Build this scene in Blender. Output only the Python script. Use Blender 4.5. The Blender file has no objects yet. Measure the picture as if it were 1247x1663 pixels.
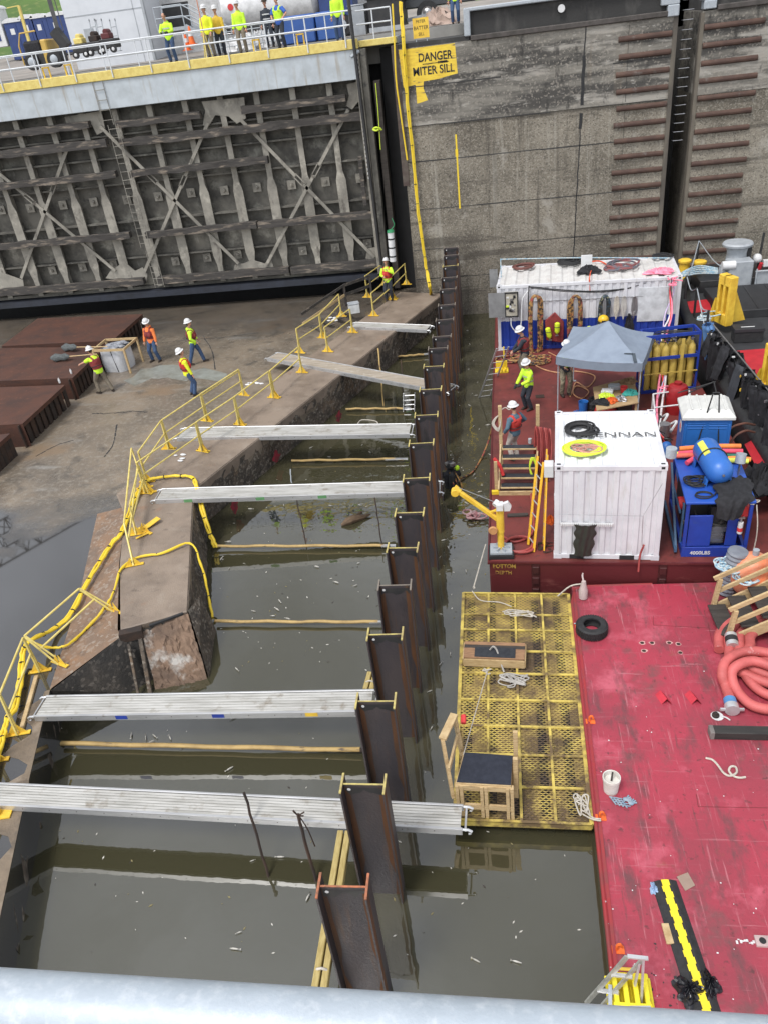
# Drained lock chamber with work barges, sheet of soldier piles, miter sill and open gate leaf. Blender 4.5
import bpy, math, random
from math import sin, cos, pi, radians, sqrt, atan2, hypot
from mathutils import Vector as V, Matrix, Quaternion
rnd = random.Random(11)
C = bpy.context.scene.collection
sc = bpy.context.scene
CAMH = 12.5                     # eye height above the water, metres
FPX, PW, PH = 1249.0, 1247.0, 1663.0
# ---- survey of the photograph: ray through a pixel, met with a level or an upright plane
_dn = V((880 - PW/2, 2800 - PH/2, FPX)).normalized()
_y = V((790 - PW/2, 17 - PH/2, FPX)); _y = (_y - _dn*_y.dot(_dn)).normalized()
_x = _y.cross(-_dn)
CR = Matrix((_x, _y, -_dn))      # camera (x right, y down, z ahead) to world
def ray(px, py): return CR @ V((px - PW/2, py - PH/2, FPX))
def P(px, py, z):
    r = ray(px, py); t = (z - CAMH)/r.z
    return V((r.x*t, r.y*t, z))
def PY(px, py, Y):
    r = ray(px, py); t = Y/r.y
    return V((r.x*t, Y, CAMH + r.z*t))
def PX(px, py, X):
    r = ray(px, py); t = X/r.x
    return V((X, r.y*t, CAMH + r.z*t))
Z = V((0, 0, 1))

# ---- mesh collector
class MB:
    def __init__(s): s.v = []; s.f = []; s.mi = []; s.k = 0
    def add(s, vs, fs):
        o = len(s.v); s.v += [tuple(v) for v in vs]
        for f in fs: s.f.append(tuple(i + o for i in f)); s.mi.append(s.k)
        return s
    def box(s, c, d, rz=0, M=None):
        x, y, z = d[0]/2, d[1]/2, d[2]/2
        vs = [V((a, b, e)) for e in (-z, z) for b in (-y, y) for a in (-x, x)]
        m = M if M is not None else Matrix.Rotation(rz, 3, 'Z')
        c = V(c)
        return s.add([c + m @ v for v in vs], [(0,2,3,1),(4,5,7,6),(0,1,5,4),(2,6,7,3),(0,4,6,2),(1,3,7,5)])
    def bb(s, x0, x1, y0, y1, z0, z1):
        return s.box(((x0+x1)/2, (y0+y1)/2, (z0+z1)/2), (abs(x1-x0), abs(y1-y0), abs(z1-z0)))
    def bar(s, a, b, w, h, up=Z):
        a, b = V(a), V(b); d = b - a
        L = d.length; d.normalize()
        if abs(d.dot(up)) > .99: up = V((0, 1, 0)) if abs(d.y) < .9 else V((1, 0, 0))
        sx = d.cross(up).normalized(); u = sx.cross(d)
        return s.box((a+b)/2, (w, L, h), M=Matrix((sx, d, u)).transposed())
    def tube(s, pts, r, n=8, closed=False, rs=None, flat=1.0):
        pts = [V(p) for p in pts]; N = len(pts)
        if N < 2: return s
        vs = []; u = None
        for i, p in enumerate(pts):
            if closed: t = pts[(i+1) % N] - pts[i-1]
            else: t = pts[min(i+1, N-1)] - pts[max(i-1, 0)]
            if t.length < 1e-9: t = V((0, 0, 1))
            t.normalize()
            if u is None: u = t.orthogonal().normalized()
            u = u - t*u.dot(t)
            if u.length < 1e-6: u = t.orthogonal()
            u.normalize(); w = t.cross(u)
            q = rs[i] if rs else r
            vs += [p + (u*cos(2*pi*k/n) + w*sin(2*pi*k/n)*flat)*q for k in range(n)]
        fs = []
        for i in range(N if closed else N-1):
            j = (i+1) % N
            fs += [(i*n+k, i*n+(k+1) % n, j*n+(k+1) % n, j*n+k) for k in range(n)]
        if not closed: fs += [tuple(range(n))[::-1], tuple((N-1)*n+k for k in range(n))]
        return s.add(vs, fs)
    def cyl(s, a, b, r, r2=None, n=12):
        return s.tube([a, b], r, n, rs=[r, r if r2 is None else r2])
    def lathe(s, prof, c=(0,0,0), n=16, M=None):
        c = V(c); vs = []
        for r, z in prof:
            for k in range(n):
                p = V((r*cos(2*pi*k/n), r*sin(2*pi*k/n), z))
                vs.append(c + (M @ p if M is not None else p))
        fs = []
        for i in range(len(prof)-1):
            fs += [(i*n+k, i*n+(k+1) % n, (i+1)*n+(k+1) % n, (i+1)*n+k) for k in range(n)]
        fs += [tuple(range(n))[::-1], tuple((len(prof)-1)*n+k for k in range(n))]
        return s.add(vs, fs)
    def extr(s, poly, d):
        poly = [V(p) for p in poly]; d = V(d); n = len(poly)
        vs = poly + [p + d for p in poly]
        fs = [tuple(range(n))[::-1], tuple(range(n, 2*n))] + [(i, (i+1) % n, n+(i+1) % n, n+i) for i in range(n)]
        return s.add(vs, fs)
    def prism(s, poly, z0, z1): return s.extr([(p[0], p[1], z0) for p in poly], (0, 0, z1-z0))
    def sph(s, c, r, n=10, sc_=(1,1,1)):
        m = max(4, n//2+1); prof = [(max(1e-4, sin(pi*i/m)), -cos(pi*i/m)) for i in range(m+1)]
        return s.lathe(prof, c, n, Matrix.Diagonal((r*sc_[0], r*sc_[1], r*sc_[2])))
    def quad(s, *p): return s.add(p, [tuple(range(len(p)))])
    def grid(s, fn, nu, nv):
        vs = [fn(i/nu, j/nv) for j in range(nv+1) for i in range(nu+1)]
        return s.add(vs, [(j*(nu+1)+i, j*(nu+1)+i+1, (j+1)*(nu+1)+i+1, (j+1)*(nu+1)+i) for j in range(nv) for i in range(nu)])
    def mesh(s, name, mats, smooth):
        me = bpy.data.meshes.new(name)
        me.from_pydata(s.v, [], s.f)
        for m in (mats if isinstance(mats, (list, tuple)) else [mats]): me.materials.append(m)
        if any(s.mi): me.polygons.foreach_set('material_index', s.mi)
        if smooth:
            me.polygons.foreach_set('use_smooth', [True]*len(me.polygons))
            me.update(); me.set_sharp_from_angle(angle=radians(40))
        me.update(); return me
    def build(s, name, mats, parent=None, smooth=True, bevel=0):
        if parent is None:
            xs = [v[0] for v in s.v]; ys = [v[1] for v in s.v]; zs = [v[2] for v in s.v]
            org = V(((min(xs)+max(xs))/2, (min(ys)+max(ys))/2, min(zs)))
        else: org = V(parent.get('org', (0, 0, 0)))
        s.v = [(v[0]-org.x, v[1]-org.y, v[2]-org.z) for v in s.v]
        o = bpy.data.objects.new(name, s.mesh(name, mats, smooth)); C.objects.link(o)
        ORG[o] = org
        if parent is None: o.location = org
        else: o.parent = parent; o['org'] = org
        if bevel:
            b = o.modifiers.new('bevel', 'BEVEL'); b.width = bevel; b.segments = 1; b.limit_method = 'ANGLE'
        return o
ORG = {}
def tag(o, label=None, cat=None, group=None, kind=None):
    if label: o['label'] = label
    if cat: o['category'] = cat
    if group: o['group'] = group
    if kind: o['kind'] = kind
    return o
def thing(name, label, cat, loc=(0,0,0), group=None):
    o = bpy.data.objects.new(name, None); C.objects.link(o); o.empty_display_size = .2
    o.location = V(loc); o['org'] = V(loc)
    return tag(o, label, cat, group)
def solo(mb, name, mats, label, cat, group=None, **k): return tag(mb.build(name, mats, None, **k), label, cat, group)
def copy_tree(o, parent=None):
    c = o.copy(); C.objects.link(c)
    if parent is not None: c.parent = parent
    for ch in list(o.children): copy_tree(ch, c)
    return c
def spl(pts, n=6, closed=False):
    pts = [V(p) for p in pts]; N = len(pts); out = []
    for i in range(N if closed else N-1):
        p0 = pts[i-1] if (closed or i > 0) else pts[i]*2 - pts[i+1]
        p1 = pts[i]; p2 = pts[(i+1) % N]
        p3 = pts[(i+2) % N] if (closed or i+2 < N) else p2*2 - p1
        for k in range(n):
            t = k/n
            out.append(.5*((2*p1) + (p2-p0)*t + (2*p0-5*p1+4*p2-p3)*t*t + (3*p1-p0-3*p2+p3)*t**3))
    if not closed: out.append(pts[-1])
    return out
def coil(c, rx, ry, turns, tr, jit=.08, n=22, dz=None, seed=1):
    q = random.Random(seed); c = V(c); out = []; N = int(turns*n)
    j = [(q.uniform(-jit, jit), q.uniform(-jit, jit), q.uniform(1-jit*2, 1+jit)) for _ in range(int(turns)+2)]
    for i in range(N+1):
        t = i/n; k = int(t); f = t-k
        a = [j[k][e]*(1-f)+j[k+1][e]*f for e in range(3)]
        th = 2*pi*t
        lay = (k % 3) + (f if k % 3 < 2 else 1-f*2)
        out.append(c + V((rx*a[2]*cos(th)+a[0], ry*a[2]*sin(th)+a[1], tr + (tr*1.1*lay if dz is None else dz*t))))
    return out
def pile_rope(c, rx, ry, n, seed, h=.06):
    q = random.Random(seed); c = V(c)
    return spl([c + V((q.uniform(-rx, rx), q.uniform(-ry, ry), q.uniform(.01, h))) for _ in range(n)], 6)

# ---- procedural materials
def lin(c): return tuple(((v/255)/12.92 if v/255 <= .04045 else ((v/255+.055)/1.055)**2.4) for v in c)
MC = {}
def M(name, c=None, rough=.6, metal=0, c2=None, ns=3, lo=.4, hi=.65, c3=None, s3=8, lo3=.55, hi3=.7, bump=.0, bs=30, st=(1,1,1), st3=(1,1,1), rr=0, wspace=False, alpha=1, spec=None, peb=0, pc=None):
    if name in MC: return MC[name]
    m = bpy.data.materials.new(name); MC[name] = m; m.use_nodes = True
    nt = m.node_tree; N = nt.nodes; L = nt.links; b = N['Principled BSDF']
    b.inputs['Roughness'].default_value = rough; b.inputs['Metallic'].default_value = metal
    if spec is not None: b.inputs['Specular IOR Level'].default_value = spec
    tc = N.new('ShaderNodeTexCoord'); oi = N.new('ShaderNodeObjectInfo')
    vm = N.new('ShaderNodeVectorMath'); vm.operation = 'MULTIPLY_ADD'
    L.new(oi.outputs['Random'], vm.inputs[0]); vm.inputs[1].default_value = (37, 21, 13)
    if wspace:
        g = N.new('ShaderNodeNewGeometry'); vm.inputs[1].default_value = (0, 0, 0); L.new(g.outputs['Position'], vm.inputs[2])
    else: L.new(tc.outputs['Object'], vm.inputs[2])
    def noise(scale, stretch, detail=6):
        mp = N.new('ShaderNodeMapping'); mp.inputs['Scale'].default_value = stretch; L.new(vm.outputs[0], mp.inputs[0])
        n = N.new('ShaderNodeTexNoise'); n.inputs['Scale'].default_value = scale; n.inputs['Detail'].default_value = detail
        n.inputs['Roughness'].default_value = .62; L.new(mp.outputs[0], n.inputs['Vector']); return n
    def mask(n, lo, hi):
        r = N.new('ShaderNodeMapRange'); r.inputs[1].default_value = lo; r.inputs[2].default_value = hi
        L.new(n.outputs[0], r.inputs[0]); return r
    def mix(f, a, bcol):
        x = N.new('ShaderNodeMix'); x.data_type = 'RGBA'; L.new(f, x.inputs[0])
        if isinstance(a, tuple): x.inputs[6].default_value = (*a, 1)
        else: L.new(a, x.inputs[6])
        if isinstance(bcol, tuple): x.inputs[7].default_value = (*bcol, 1)
        else: L.new(bcol, x.inputs[7])
        return x.outputs[2]
    cur = c; n1 = None
    if c2 is None: c2 = tuple(v*.72 for v in c)
    n1 = noise(ns, st); k1 = mask(n1, lo, hi); cur = mix(k1.outputs[0], cur, c2)
    if peb:
        vo = N.new('ShaderNodeTexVoronoi'); vo.inputs['Scale'].default_value = peb; L.new(vm.outputs[0], vo.inputs['Vector'])
        sep = N.new('ShaderNodeSeparateColor'); L.new(vo.outputs['Color'], sep.inputs[0])
        r = N.new('ShaderNodeMapRange'); r.inputs[1].default_value = .55; r.inputs[2].default_value = 1; L.new(sep.outputs[0], r.inputs[0])
        np_ = noise(.7, (1,1,1), 3); kp = mask(np_, .35, .65)
        mu = N.new('ShaderNodeMath'); mu.operation = 'MULTIPLY'; L.new(r.outputs[0], mu.inputs[0]); L.new(kp.outputs[0], mu.inputs[1])
        cur = mix(mu.outputs[0], cur, pc)
    if c3 is not None:
        n3 = noise(s3, st3); k3 = mask(n3, lo3, hi3); cur = mix(k3.outputs[0], cur, c3)
    L.new(cur, b.inputs['Base Color'])
    if rr:
        r = N.new('ShaderNodeMapRange'); r.inputs[1].default_value = lo; r.inputs[2].default_value = hi
        r.inputs[3].default_value = rough; r.inputs[4].default_value = min(1, max(.02, rough+rr)); L.new(n1.outputs[0], r.inputs[0]); L.new(r.outputs[0], b.inputs['Roughness'])
    if bump:
        nb = noise(bs, (1,1,1), 4); bp = N.new('ShaderNodeBump'); bp.inputs['Strength'].default_value = bump; bp.inputs['Distance'].default_value = .02
        L.new(nb.outputs[0], bp.inputs['Height']); L.new(bp.outputs[0], b.inputs['Normal'])
    if alpha < 1: b.inputs['Alpha'].default_value = alpha
    return m
def flat(name, rgb, rough=.6, **k):
    c = lin(rgb); return M(name, c, rough, c2=tuple(v*.8 for v in c), **k)

def LM(name, base, layers, rough=.6, metal=0, bump=0, bs=20, wspace=True, spec=None, rl=None):
    """a surface with several layers of wear: (colour, scale, stretch, lo, hi, amount, detail)"""
    if name in MC: return MC[name]
    m = bpy.data.materials.new(name); MC[name] = m; m.use_nodes = True
    N = m.node_tree.nodes; L = m.node_tree.links; b = N['Principled BSDF']; b.inputs['Roughness'].default_value = rough; b.inputs['Metallic'].default_value = metal
    if spec is not None: b.inputs['Specular IOR Level'].default_value = spec
    if wspace: src = N.new('ShaderNodeNewGeometry').outputs['Position']
    else:
        oi = N.new('ShaderNodeObjectInfo'); tc = N.new('ShaderNodeTexCoord'); va = N.new('ShaderNodeVectorMath'); va.operation = 'MULTIPLY_ADD'
        L.new(oi.outputs['Random'], va.inputs[0]); va.inputs[1].default_value = (31, 17, 11); L.new(tc.outputs['Object'], va.inputs[2]); src = va.outputs[0]
    cur = base; rgh = None
    for i, (c, s_, st, lo, hi, am, de) in enumerate(layers):
        mp = N.new('ShaderNodeMapping'); mp.inputs['Scale'].default_value = st; mp.inputs['Location'].default_value = (i*7.3, i*3.1, i*5.7); L.new(src, mp.inputs[0])
        if de < 0:
            n = N.new('ShaderNodeTexVoronoi'); n.inputs['Scale'].default_value = s_; L.new(mp.outputs[0], n.inputs['Vector']); sp_ = N.new('ShaderNodeSeparateColor'); L.new(n.outputs['Color'], sp_.inputs[0]); so_ = sp_.outputs[0]
        else:
            n = N.new('ShaderNodeTexNoise'); n.inputs['Scale'].default_value = s_; n.inputs['Detail'].default_value = de; n.inputs['Roughness'].default_value = .65; L.new(mp.outputs[0], n.inputs['Vector']); so_ = n.outputs[0]
        r = N.new('ShaderNodeMapRange'); r.inputs[1].default_value = lo; r.inputs[2].default_value = hi; r.inputs[4].default_value = am; L.new(so_, r.inputs[0])
        x = N.new('ShaderNodeMix'); x.data_type = 'RGBA'; L.new(r.outputs[0], x.inputs[0])
        if isinstance(cur, tuple): x.inputs[6].default_value = (*cur, 1)
        else: L.new(cur, x.inputs[6])
        x.inputs[7].default_value = (*c, 1); cur = x.outputs[2]
        if rl is not None and i == rl[0]:
            q_ = N.new('ShaderNodeMapRange'); q_.inputs[3].default_value = rough; q_.inputs[4].default_value = rl[1]; L.new(r.outputs[0], q_.inputs[0]); L.new(q_.outputs[0], b.inputs['Roughness'])
    L.new(cur, b.inputs['Base Color'])
    if bump:
        n = N.new('ShaderNodeTexNoise'); n.inputs['Scale'].default_value = bs; n.inputs['Detail'].default_value = 5; L.new(src, n.inputs['Vector'])
        bp = N.new('ShaderNodeBump'); bp.inputs['Strength'].default_value = bump; bp.inputs['Distance'].default_value = .025; L.new(n.outputs[0], bp.inputs['Height']); L.new(bp.outputs[0], b.inputs['Normal'])
    return m
U1 = (1,1,1)
rust = M('rust_plate', (.075,.028,.016), .75, c2=(.045,.02,.014), ns=1.2, c3=(.13,.05,.025), s3=5, lo3=.58, hi3=.75, bump=.3, bs=14)
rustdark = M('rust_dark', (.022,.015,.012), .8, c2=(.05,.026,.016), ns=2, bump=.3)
pilem = LM('pile_steel', (.036,.031,.035), [((.055,.044,.044),1.4,(1,1,.35),.42,.62,.9,6), ((.085,.045,.024),1.7,(4,4,.3),.56,.7,.75,6), ((.014,.013,.014),1.3,(1.5,1.5,.5),.58,.66,.85,7), ((.12,.06,.03),6,(1,1,.6),.66,.76,.6,6), ((.09,.085,.08),2,(5,5,.2),.66,.76,.4,5)], .5, bump=.2, bs=25, wspace=False)
pilerust = M('pile_rust', (.1,.04,.014), .75, c2=(.045,.025,.015), ns=3, st=(1,1,.2), bump=.2)
whiterail = M('white_rail_paint', (.6,.62,.64), .5, c2=(.5,.52,.54), ns=3)
floormud = 0
railgalv = M('rail_galvanised', (.4,.45,.5), .5, .1, c2=(.34,.385,.43), ns=7, lo=.35, hi=.7, c3=(.46,.5,.54), s3=40, lo3=.5, hi3=.7, bump=.08, bs=90)
alum = M('aluminium', (.55,.55,.55), .42, .65, c2=(.42,.42,.42), ns=3, c3=(.2,.16,.12), s3=6, lo3=.62, hi3=.8, st=(.4,3,3))
alumbright = M('aluminium_clean', (.62,.63,.64), .38, .6, c2=(.5,.5,.5))
plankm = M('plank_top', (.52,.51,.48), .5, .25, c2=(.36,.35,.32), ns=2.5, c3=(.2,.16,.11), s3=3, lo3=.56, hi3=.76, st=(.5,4,1), bump=.1, bs=60)
galv = M('galvanised', (.36,.39,.42), .5, .2, c2=(.3,.33,.36), ns=9, lo=.35, hi=.7, c3=(.42,.45,.47), s3=34, lo3=.5, hi3=.7, bump=.08, bs=90)
wood = M('pine_timber', (.5,.37,.2), .7, c2=(.37,.25,.12), ns=6, st=(1,1,6), c3=(.22,.15,.08), s3=3, lo3=.6, hi3=.8)
woodgrey = M('weathered_timber', (.055,.049,.044), .85, c2=(.03,.027,.025), ns=2.5, st=(.6,5,6), c3=(.2,.165,.13), s3=1.6, lo3=.54, hi3=.66, st3=(.7,3,4), bump=.5, bs=12)
wooddark = M('dark_timber', (.05,.042,.036), .85, c2=(.028,.023,.02), ns=4, st=(.5,4,4), bump=.4, bs=16)
grip = M('grip_tape', (.018,.02,.026), .9, c2=(.03,.033,.04), ns=12, c3=(.1,.1,.1), s3=9, lo3=.7, hi3=.8)
yellow = M('yellow_paint', (.72,.48,.05), .5, c2=(.6,.36,.03), ns=4, c3=(.25,.12,.03), s3=9, lo3=.66, hi3=.76)
yellowpale = M('pale_yellow_paint', (.66,.54,.17), .55, c2=(.55,.42,.11), ns=6, c3=(.35,.2,.06), s3=11, lo3=.66, hi3=.78)
yellowdirty = M('worn_yellow_paint', (.6,.42,.06), .6, c2=(.5,.33,.04), ns=5, c3=(.09,.05,.025), s3=5, lo3=.5, hi3=.66, bump=.2)
yelhose = M('yellow_hose', (.68,.5,.03), .55, c2=(.7,.48,.02), ns=6, c3=(.4,.25,.05), s3=8, lo3=.62, hi3=.75)
black = M('black_rubber', (.012,.012,.013), .7, c2=(.022,.022,.023), ns=8, bump=.15)
blackcloth = M('black_cloth', (.01,.01,.012), .9, c2=(.022,.022,.026), ns=9, bump=.4, bs=20)
blackpaint = M('black_paint', (.016,.016,.018), .5, c2=(.03,.029,.028), ns=3, c3=(.07,.06,.05), s3=4, lo3=.66, hi3=.8)
white = LM('white_paint', (.6,.6,.62), [((.5,.5,.53),1.2,U1,.4,.65,.8,5), ((.33,.29,.24),3,(1,1,.18),.56,.75,.45,6), ((.3,.15,.07),5,(1,1,.35),.66,.76,.6,6), ((.4,.39,.38),16,U1,.6,.7,.35,5)], .5, bump=.06, bs=6, wspace=False)
whiterust = M('white_roof_paint', (.6,.59,.57), .5, c2=(.5,.48,.46), ns=2.5, c3=(.38,.16,.06), s3=2.4, lo3=.66, hi3=.78, st3=(2.2,.7,1))
whiteplain = M('white_plastic', (.6,.6,.6), .5, c2=(.52,.52,.52), ns=5)
blue = M('blue_paint', (.015,.045,.3), .45, c2=(.012,.035,.24), ns=3, c3=(.03,.06,.2), s3=7, lo3=.62, hi3=.8)
bluelight = M('blue_plastic', (.02,.13,.42), .5, c2=(.018,.11,.36), ns=2)
bluedark = M('navy_plastic', (.02,.045,.16), .5, c2=(.015,.035,.13), ns=3)
bluetank = M('blue_tank_paint', (.025,.12,.42), .4, c2=(.03,.14,.45), ns=4, c3=(.12,.2,.4), s3=9, lo3=.66, hi3=.8)
redhull = M('red_hull', (.085,.01,.012), .55, c2=(.08,.009,.011), ns=1.5, c3=(.15,.04,.035), s3=2.2, lo3=.6, hi3=.75, st3=(.6,.6,2), bump=.1)
reddeck = LM('red_deck', (.15,.028,.024), [((.085,.02,.017),.8,U1,.42,.6,.8,6), ((.2,.05,.045),1.7,U1,.54,.7,.7,7), ((.2,.17,.15),1.2,U1,.66,.74,.7,7), ((.04,.02,.018),4,U1,.6,.7,.7,6), ((.25,.1,.09),3,(6,.6,1),.66,.74,.5,6)], .6, bump=.15, bs=18)
redpale = LM('faded_red_deck', (.34,.034,.058), [((.23,.034,.05),.5,U1,.42,.62,.8,6), ((.5,.11,.15),1.1,U1,.54,.7,.75,7), ((.1,.045,.048),1.5,(1.6,.6,1),.52,.68,.85,8), ((.1,.065,.06),.7,U1,.56,.68,.7,8), ((.46,.18,.2),2.4,(8,.35,1),.6,.68,.55,7), ((.44,.17,.19),2.2,(.4,7,1),.62,.7,.5,7), ((.09,.04,.04),2.0,(5,.5,1),.62,.7,.6,7), ((.06,.025,.025),8,U1,.6,.7,.7,7), ((.2,.08,.04),1.3,U1,.64,.72,.6,7), ((.45,.2,.22),22,U1,.7,.76,.6,4)], .55, bump=.15, bs=22, rl=(1,.36))
redtug = M('tug_red', (.45,.02,.03), .5, c2=(.36,.016,.024), ns=3)
redhose = M('red_hose', (.33,.055,.05), .55, c2=(.25,.045,.04), ns=5)
salmon = M('salmon_hose', (.5,.105,.1), .6, c2=(.36,.075,.07), ns=3, c3=(.58,.34,.33), s3=4, lo3=.64, hi3=.74, bump=.2, bs=50)
orange = M('orange_paint', (.75,.14,.02), .6, c2=(.6,.1,.015), ns=7)
orangefab = M('orange_cloth', (.8,.22,.06), .85, c2=(.68,.17,.04), ns=7, bump=.3)
lime = M('lime_cloth', (.55,.85,.04), .8, c2=(.46,.74,.03), ns=7, bump=.3, bs=18)
limey = M('yellow_hivis', (.75,.8,.03), .8, c2=(.64,.7,.02), ns=7, bump=.3, bs=18)
limehose = M('lime_hose', (.6,.75,.05), .5, c2=(.5,.65,.04), ns=5)
vestred = M('maroon_vest', (.22,.03,.03), .8, c2=(.15,.022,.022), ns=8, bump=.3)
vestbright = M('red_vest', (.5,.04,.03), .8, c2=(.38,.03,.025), ns=8, bump=.3)
jeans = M('denim', (.045,.085,.17), .85, c2=(.03,.055,.12), ns=8, bump=.3)
khaki = M('khaki_cloth', (.19,.16,.12), .85, c2=(.13,.11,.08), ns=8, bump=.3)
camo = M('camo_cloth', (.27,.23,.16), .85, c2=(.13,.12,.08), ns=14, lo=.48, hi=.54, bump=.3)
beige = M('pale_trousers', (.5,.45,.4), .85, c2=(.4,.36,.32), ns=8, bump=.3)
navy = M('navy_cloth', (.02,.025,.035), .9, c2=(.035,.04,.05), ns=8, bump=.3)
steelblue = M('grey_blue_cloth', (.09,.15,.2), .85, c2=(.06,.11,.15), ns=8, bump=.3)
skin = M('skin', (.5,.27,.18), .55, c2=(.42,.21,.14), ns=6)
hairm = M('brown_hair', (.04,.025,.015), .8)
silver = M('reflective_tape', (.6,.6,.6), .4, .3)
bootm = M('boot_leather', (.03,.02,.015), .7)
canvas = M('grey_canvas', (.2,.24,.3), .75, c2=(.17,.205,.26), ns=3, bump=.12, bs=7)
greypaint = M('grey_paint', (.34,.36,.38), .5, c2=(.26,.28,.3), ns=3, c3=(.2,.16,.12), s3=5, lo3=.66, hi3=.8)
gategrey = M('gate_girder_paint', (.43,.47,.5), .55, c2=(.35,.38,.4), ns=1.4, c3=(.3,.28,.24), s3=1.5, lo3=.56, hi3=.75, st3=(3,3,.25))
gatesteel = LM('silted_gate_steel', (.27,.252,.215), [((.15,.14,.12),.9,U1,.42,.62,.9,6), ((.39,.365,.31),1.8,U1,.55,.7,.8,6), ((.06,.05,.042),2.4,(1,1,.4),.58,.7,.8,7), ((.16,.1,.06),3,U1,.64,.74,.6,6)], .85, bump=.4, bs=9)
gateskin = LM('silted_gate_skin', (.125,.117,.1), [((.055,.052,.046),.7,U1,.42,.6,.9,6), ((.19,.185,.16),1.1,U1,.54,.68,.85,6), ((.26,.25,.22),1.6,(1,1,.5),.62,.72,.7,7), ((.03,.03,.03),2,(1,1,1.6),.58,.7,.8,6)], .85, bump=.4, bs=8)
gateblue = M('blue_black_steel', (.02,.024,.036), .6, c2=(.012,.014,.02), ns=2)
rope = M('pale_rope', (.5,.46,.4), .85, c2=(.36,.33,.28), ns=20)
ropeblue = M('blue_rope', (.25,.4,.5), .8, c2=(.5,.55,.55), ns=12, lo=.48, hi=.52)
pink = M('pink_film', (.85,.25,.35), .5, c2=(.75,.16,.25), ns=6)
redband = M('red_band', (.6,.04,.04), .6)
steel = M('bare_steel', (.4,.4,.41), .35, .8, c2=(.3,.3,.3), ns=6)
fishm = M('pale_fish', (.55,.53,.48), .5, c2=(.4,.38,.34), ns=20)
# ================= setting =================
FLOOR, RIDGE, DECK, LOW = .85, 1.25, 1.0, .45
conc = LM('aggregate_concrete', (.225,.2,.16), [((.115,.1,.078),.3,U1,.4,.6,.9,6), ((.24,.21,.165),.5,(1.4,1,.6),.52,.68,.6,6), ((.4,.37,.31),20,U1,.6,1,.42,-1), ((.035,.031,.026),19,(1,1,1.3),.66,1,.6,-1), ((.05,.043,.035),.5,(2.6,1,.14),.54,.66,.8,6), ((.38,.36,.31),.7,(3,1,.12),.57,.7,.6,7), ((.33,.31,.27),.9,(1,1,.8),.6,.68,.6,8), ((.055,.047,.038),.8,(.2,1,2.4),.55,.65,.65,6), ((.2,.12,.07),.45,(4,1,.1),.67,.75,.4,5)], .9, bump=.8, bs=24)
conctop = LM('banded_concrete', (.185,.172,.148), [((.05,.047,.043),.5,(.3,1,2.6),.43,.55,.95,6), ((.32,.3,.265),.7,(.4,1,2.4),.54,.62,.85,7), ((.42,.4,.36),2.2,(.8,1,2.6),.6,.68,.7,7), ((.3,.27,.23),16,U1,.72,1,.6,-1), ((.03,.028,.026),1.6,(1.4,1,.5),.58,.66,.8,7), ((.16,.13,.095),.6,(2,1,.3),.6,.7,.5,5)], .9, bump=.7, bs=16)
concdark = M('blackened_concrete', (.035,.034,.033), .9, c2=(.09,.086,.08), ns=.8, lo=.5, hi=.72, st=(1.2,1,.5), bump=.5, bs=12, wspace=True)
concside = LM('sill_face_concrete', (.11,.085,.063), [((.045,.038,.031),.8,U1,.42,.6,.85,6), ((.17,.11,.065),.9,U1,.56,.68,.7,6), ((.25,.22,.18),15,U1,.66,1,.8,-1), ((.022,.02,.018),17,U1,.62,1,.7,-1), ((.03,.027,.022),.7,(1,1,3),.56,.66,.6,6)], .85, bump=1, bs=22)
conctread = LM('sill_top_concrete', (.23,.18,.138), [((.15,.115,.088),.8,U1,.42,.62,.85,7), ((.27,.225,.18),1.6,U1,.56,.72,.7,7), ((.08,.062,.05),2.6,U1,.6,.7,.7,7), ((.22,.12,.07),1,U1,.62,.72,.5,6), ((.34,.31,.27),26,U1,.66,.74,.6,4)], .7, bump=.5, bs=28, rl=(0,.45))
concramp = LM('rusty_concrete', (.2,.125,.078), [((.13,.095,.072),.9,U1,.42,.62,.85,7), ((.26,.14,.07),1.1,U1,.55,.7,.7,6), ((.3,.255,.21),13,U1,.7,1,.6,-1), ((.07,.055,.045),2.2,U1,.58,.7,.7,7)], .75, bump=.6, bs=24)

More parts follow.
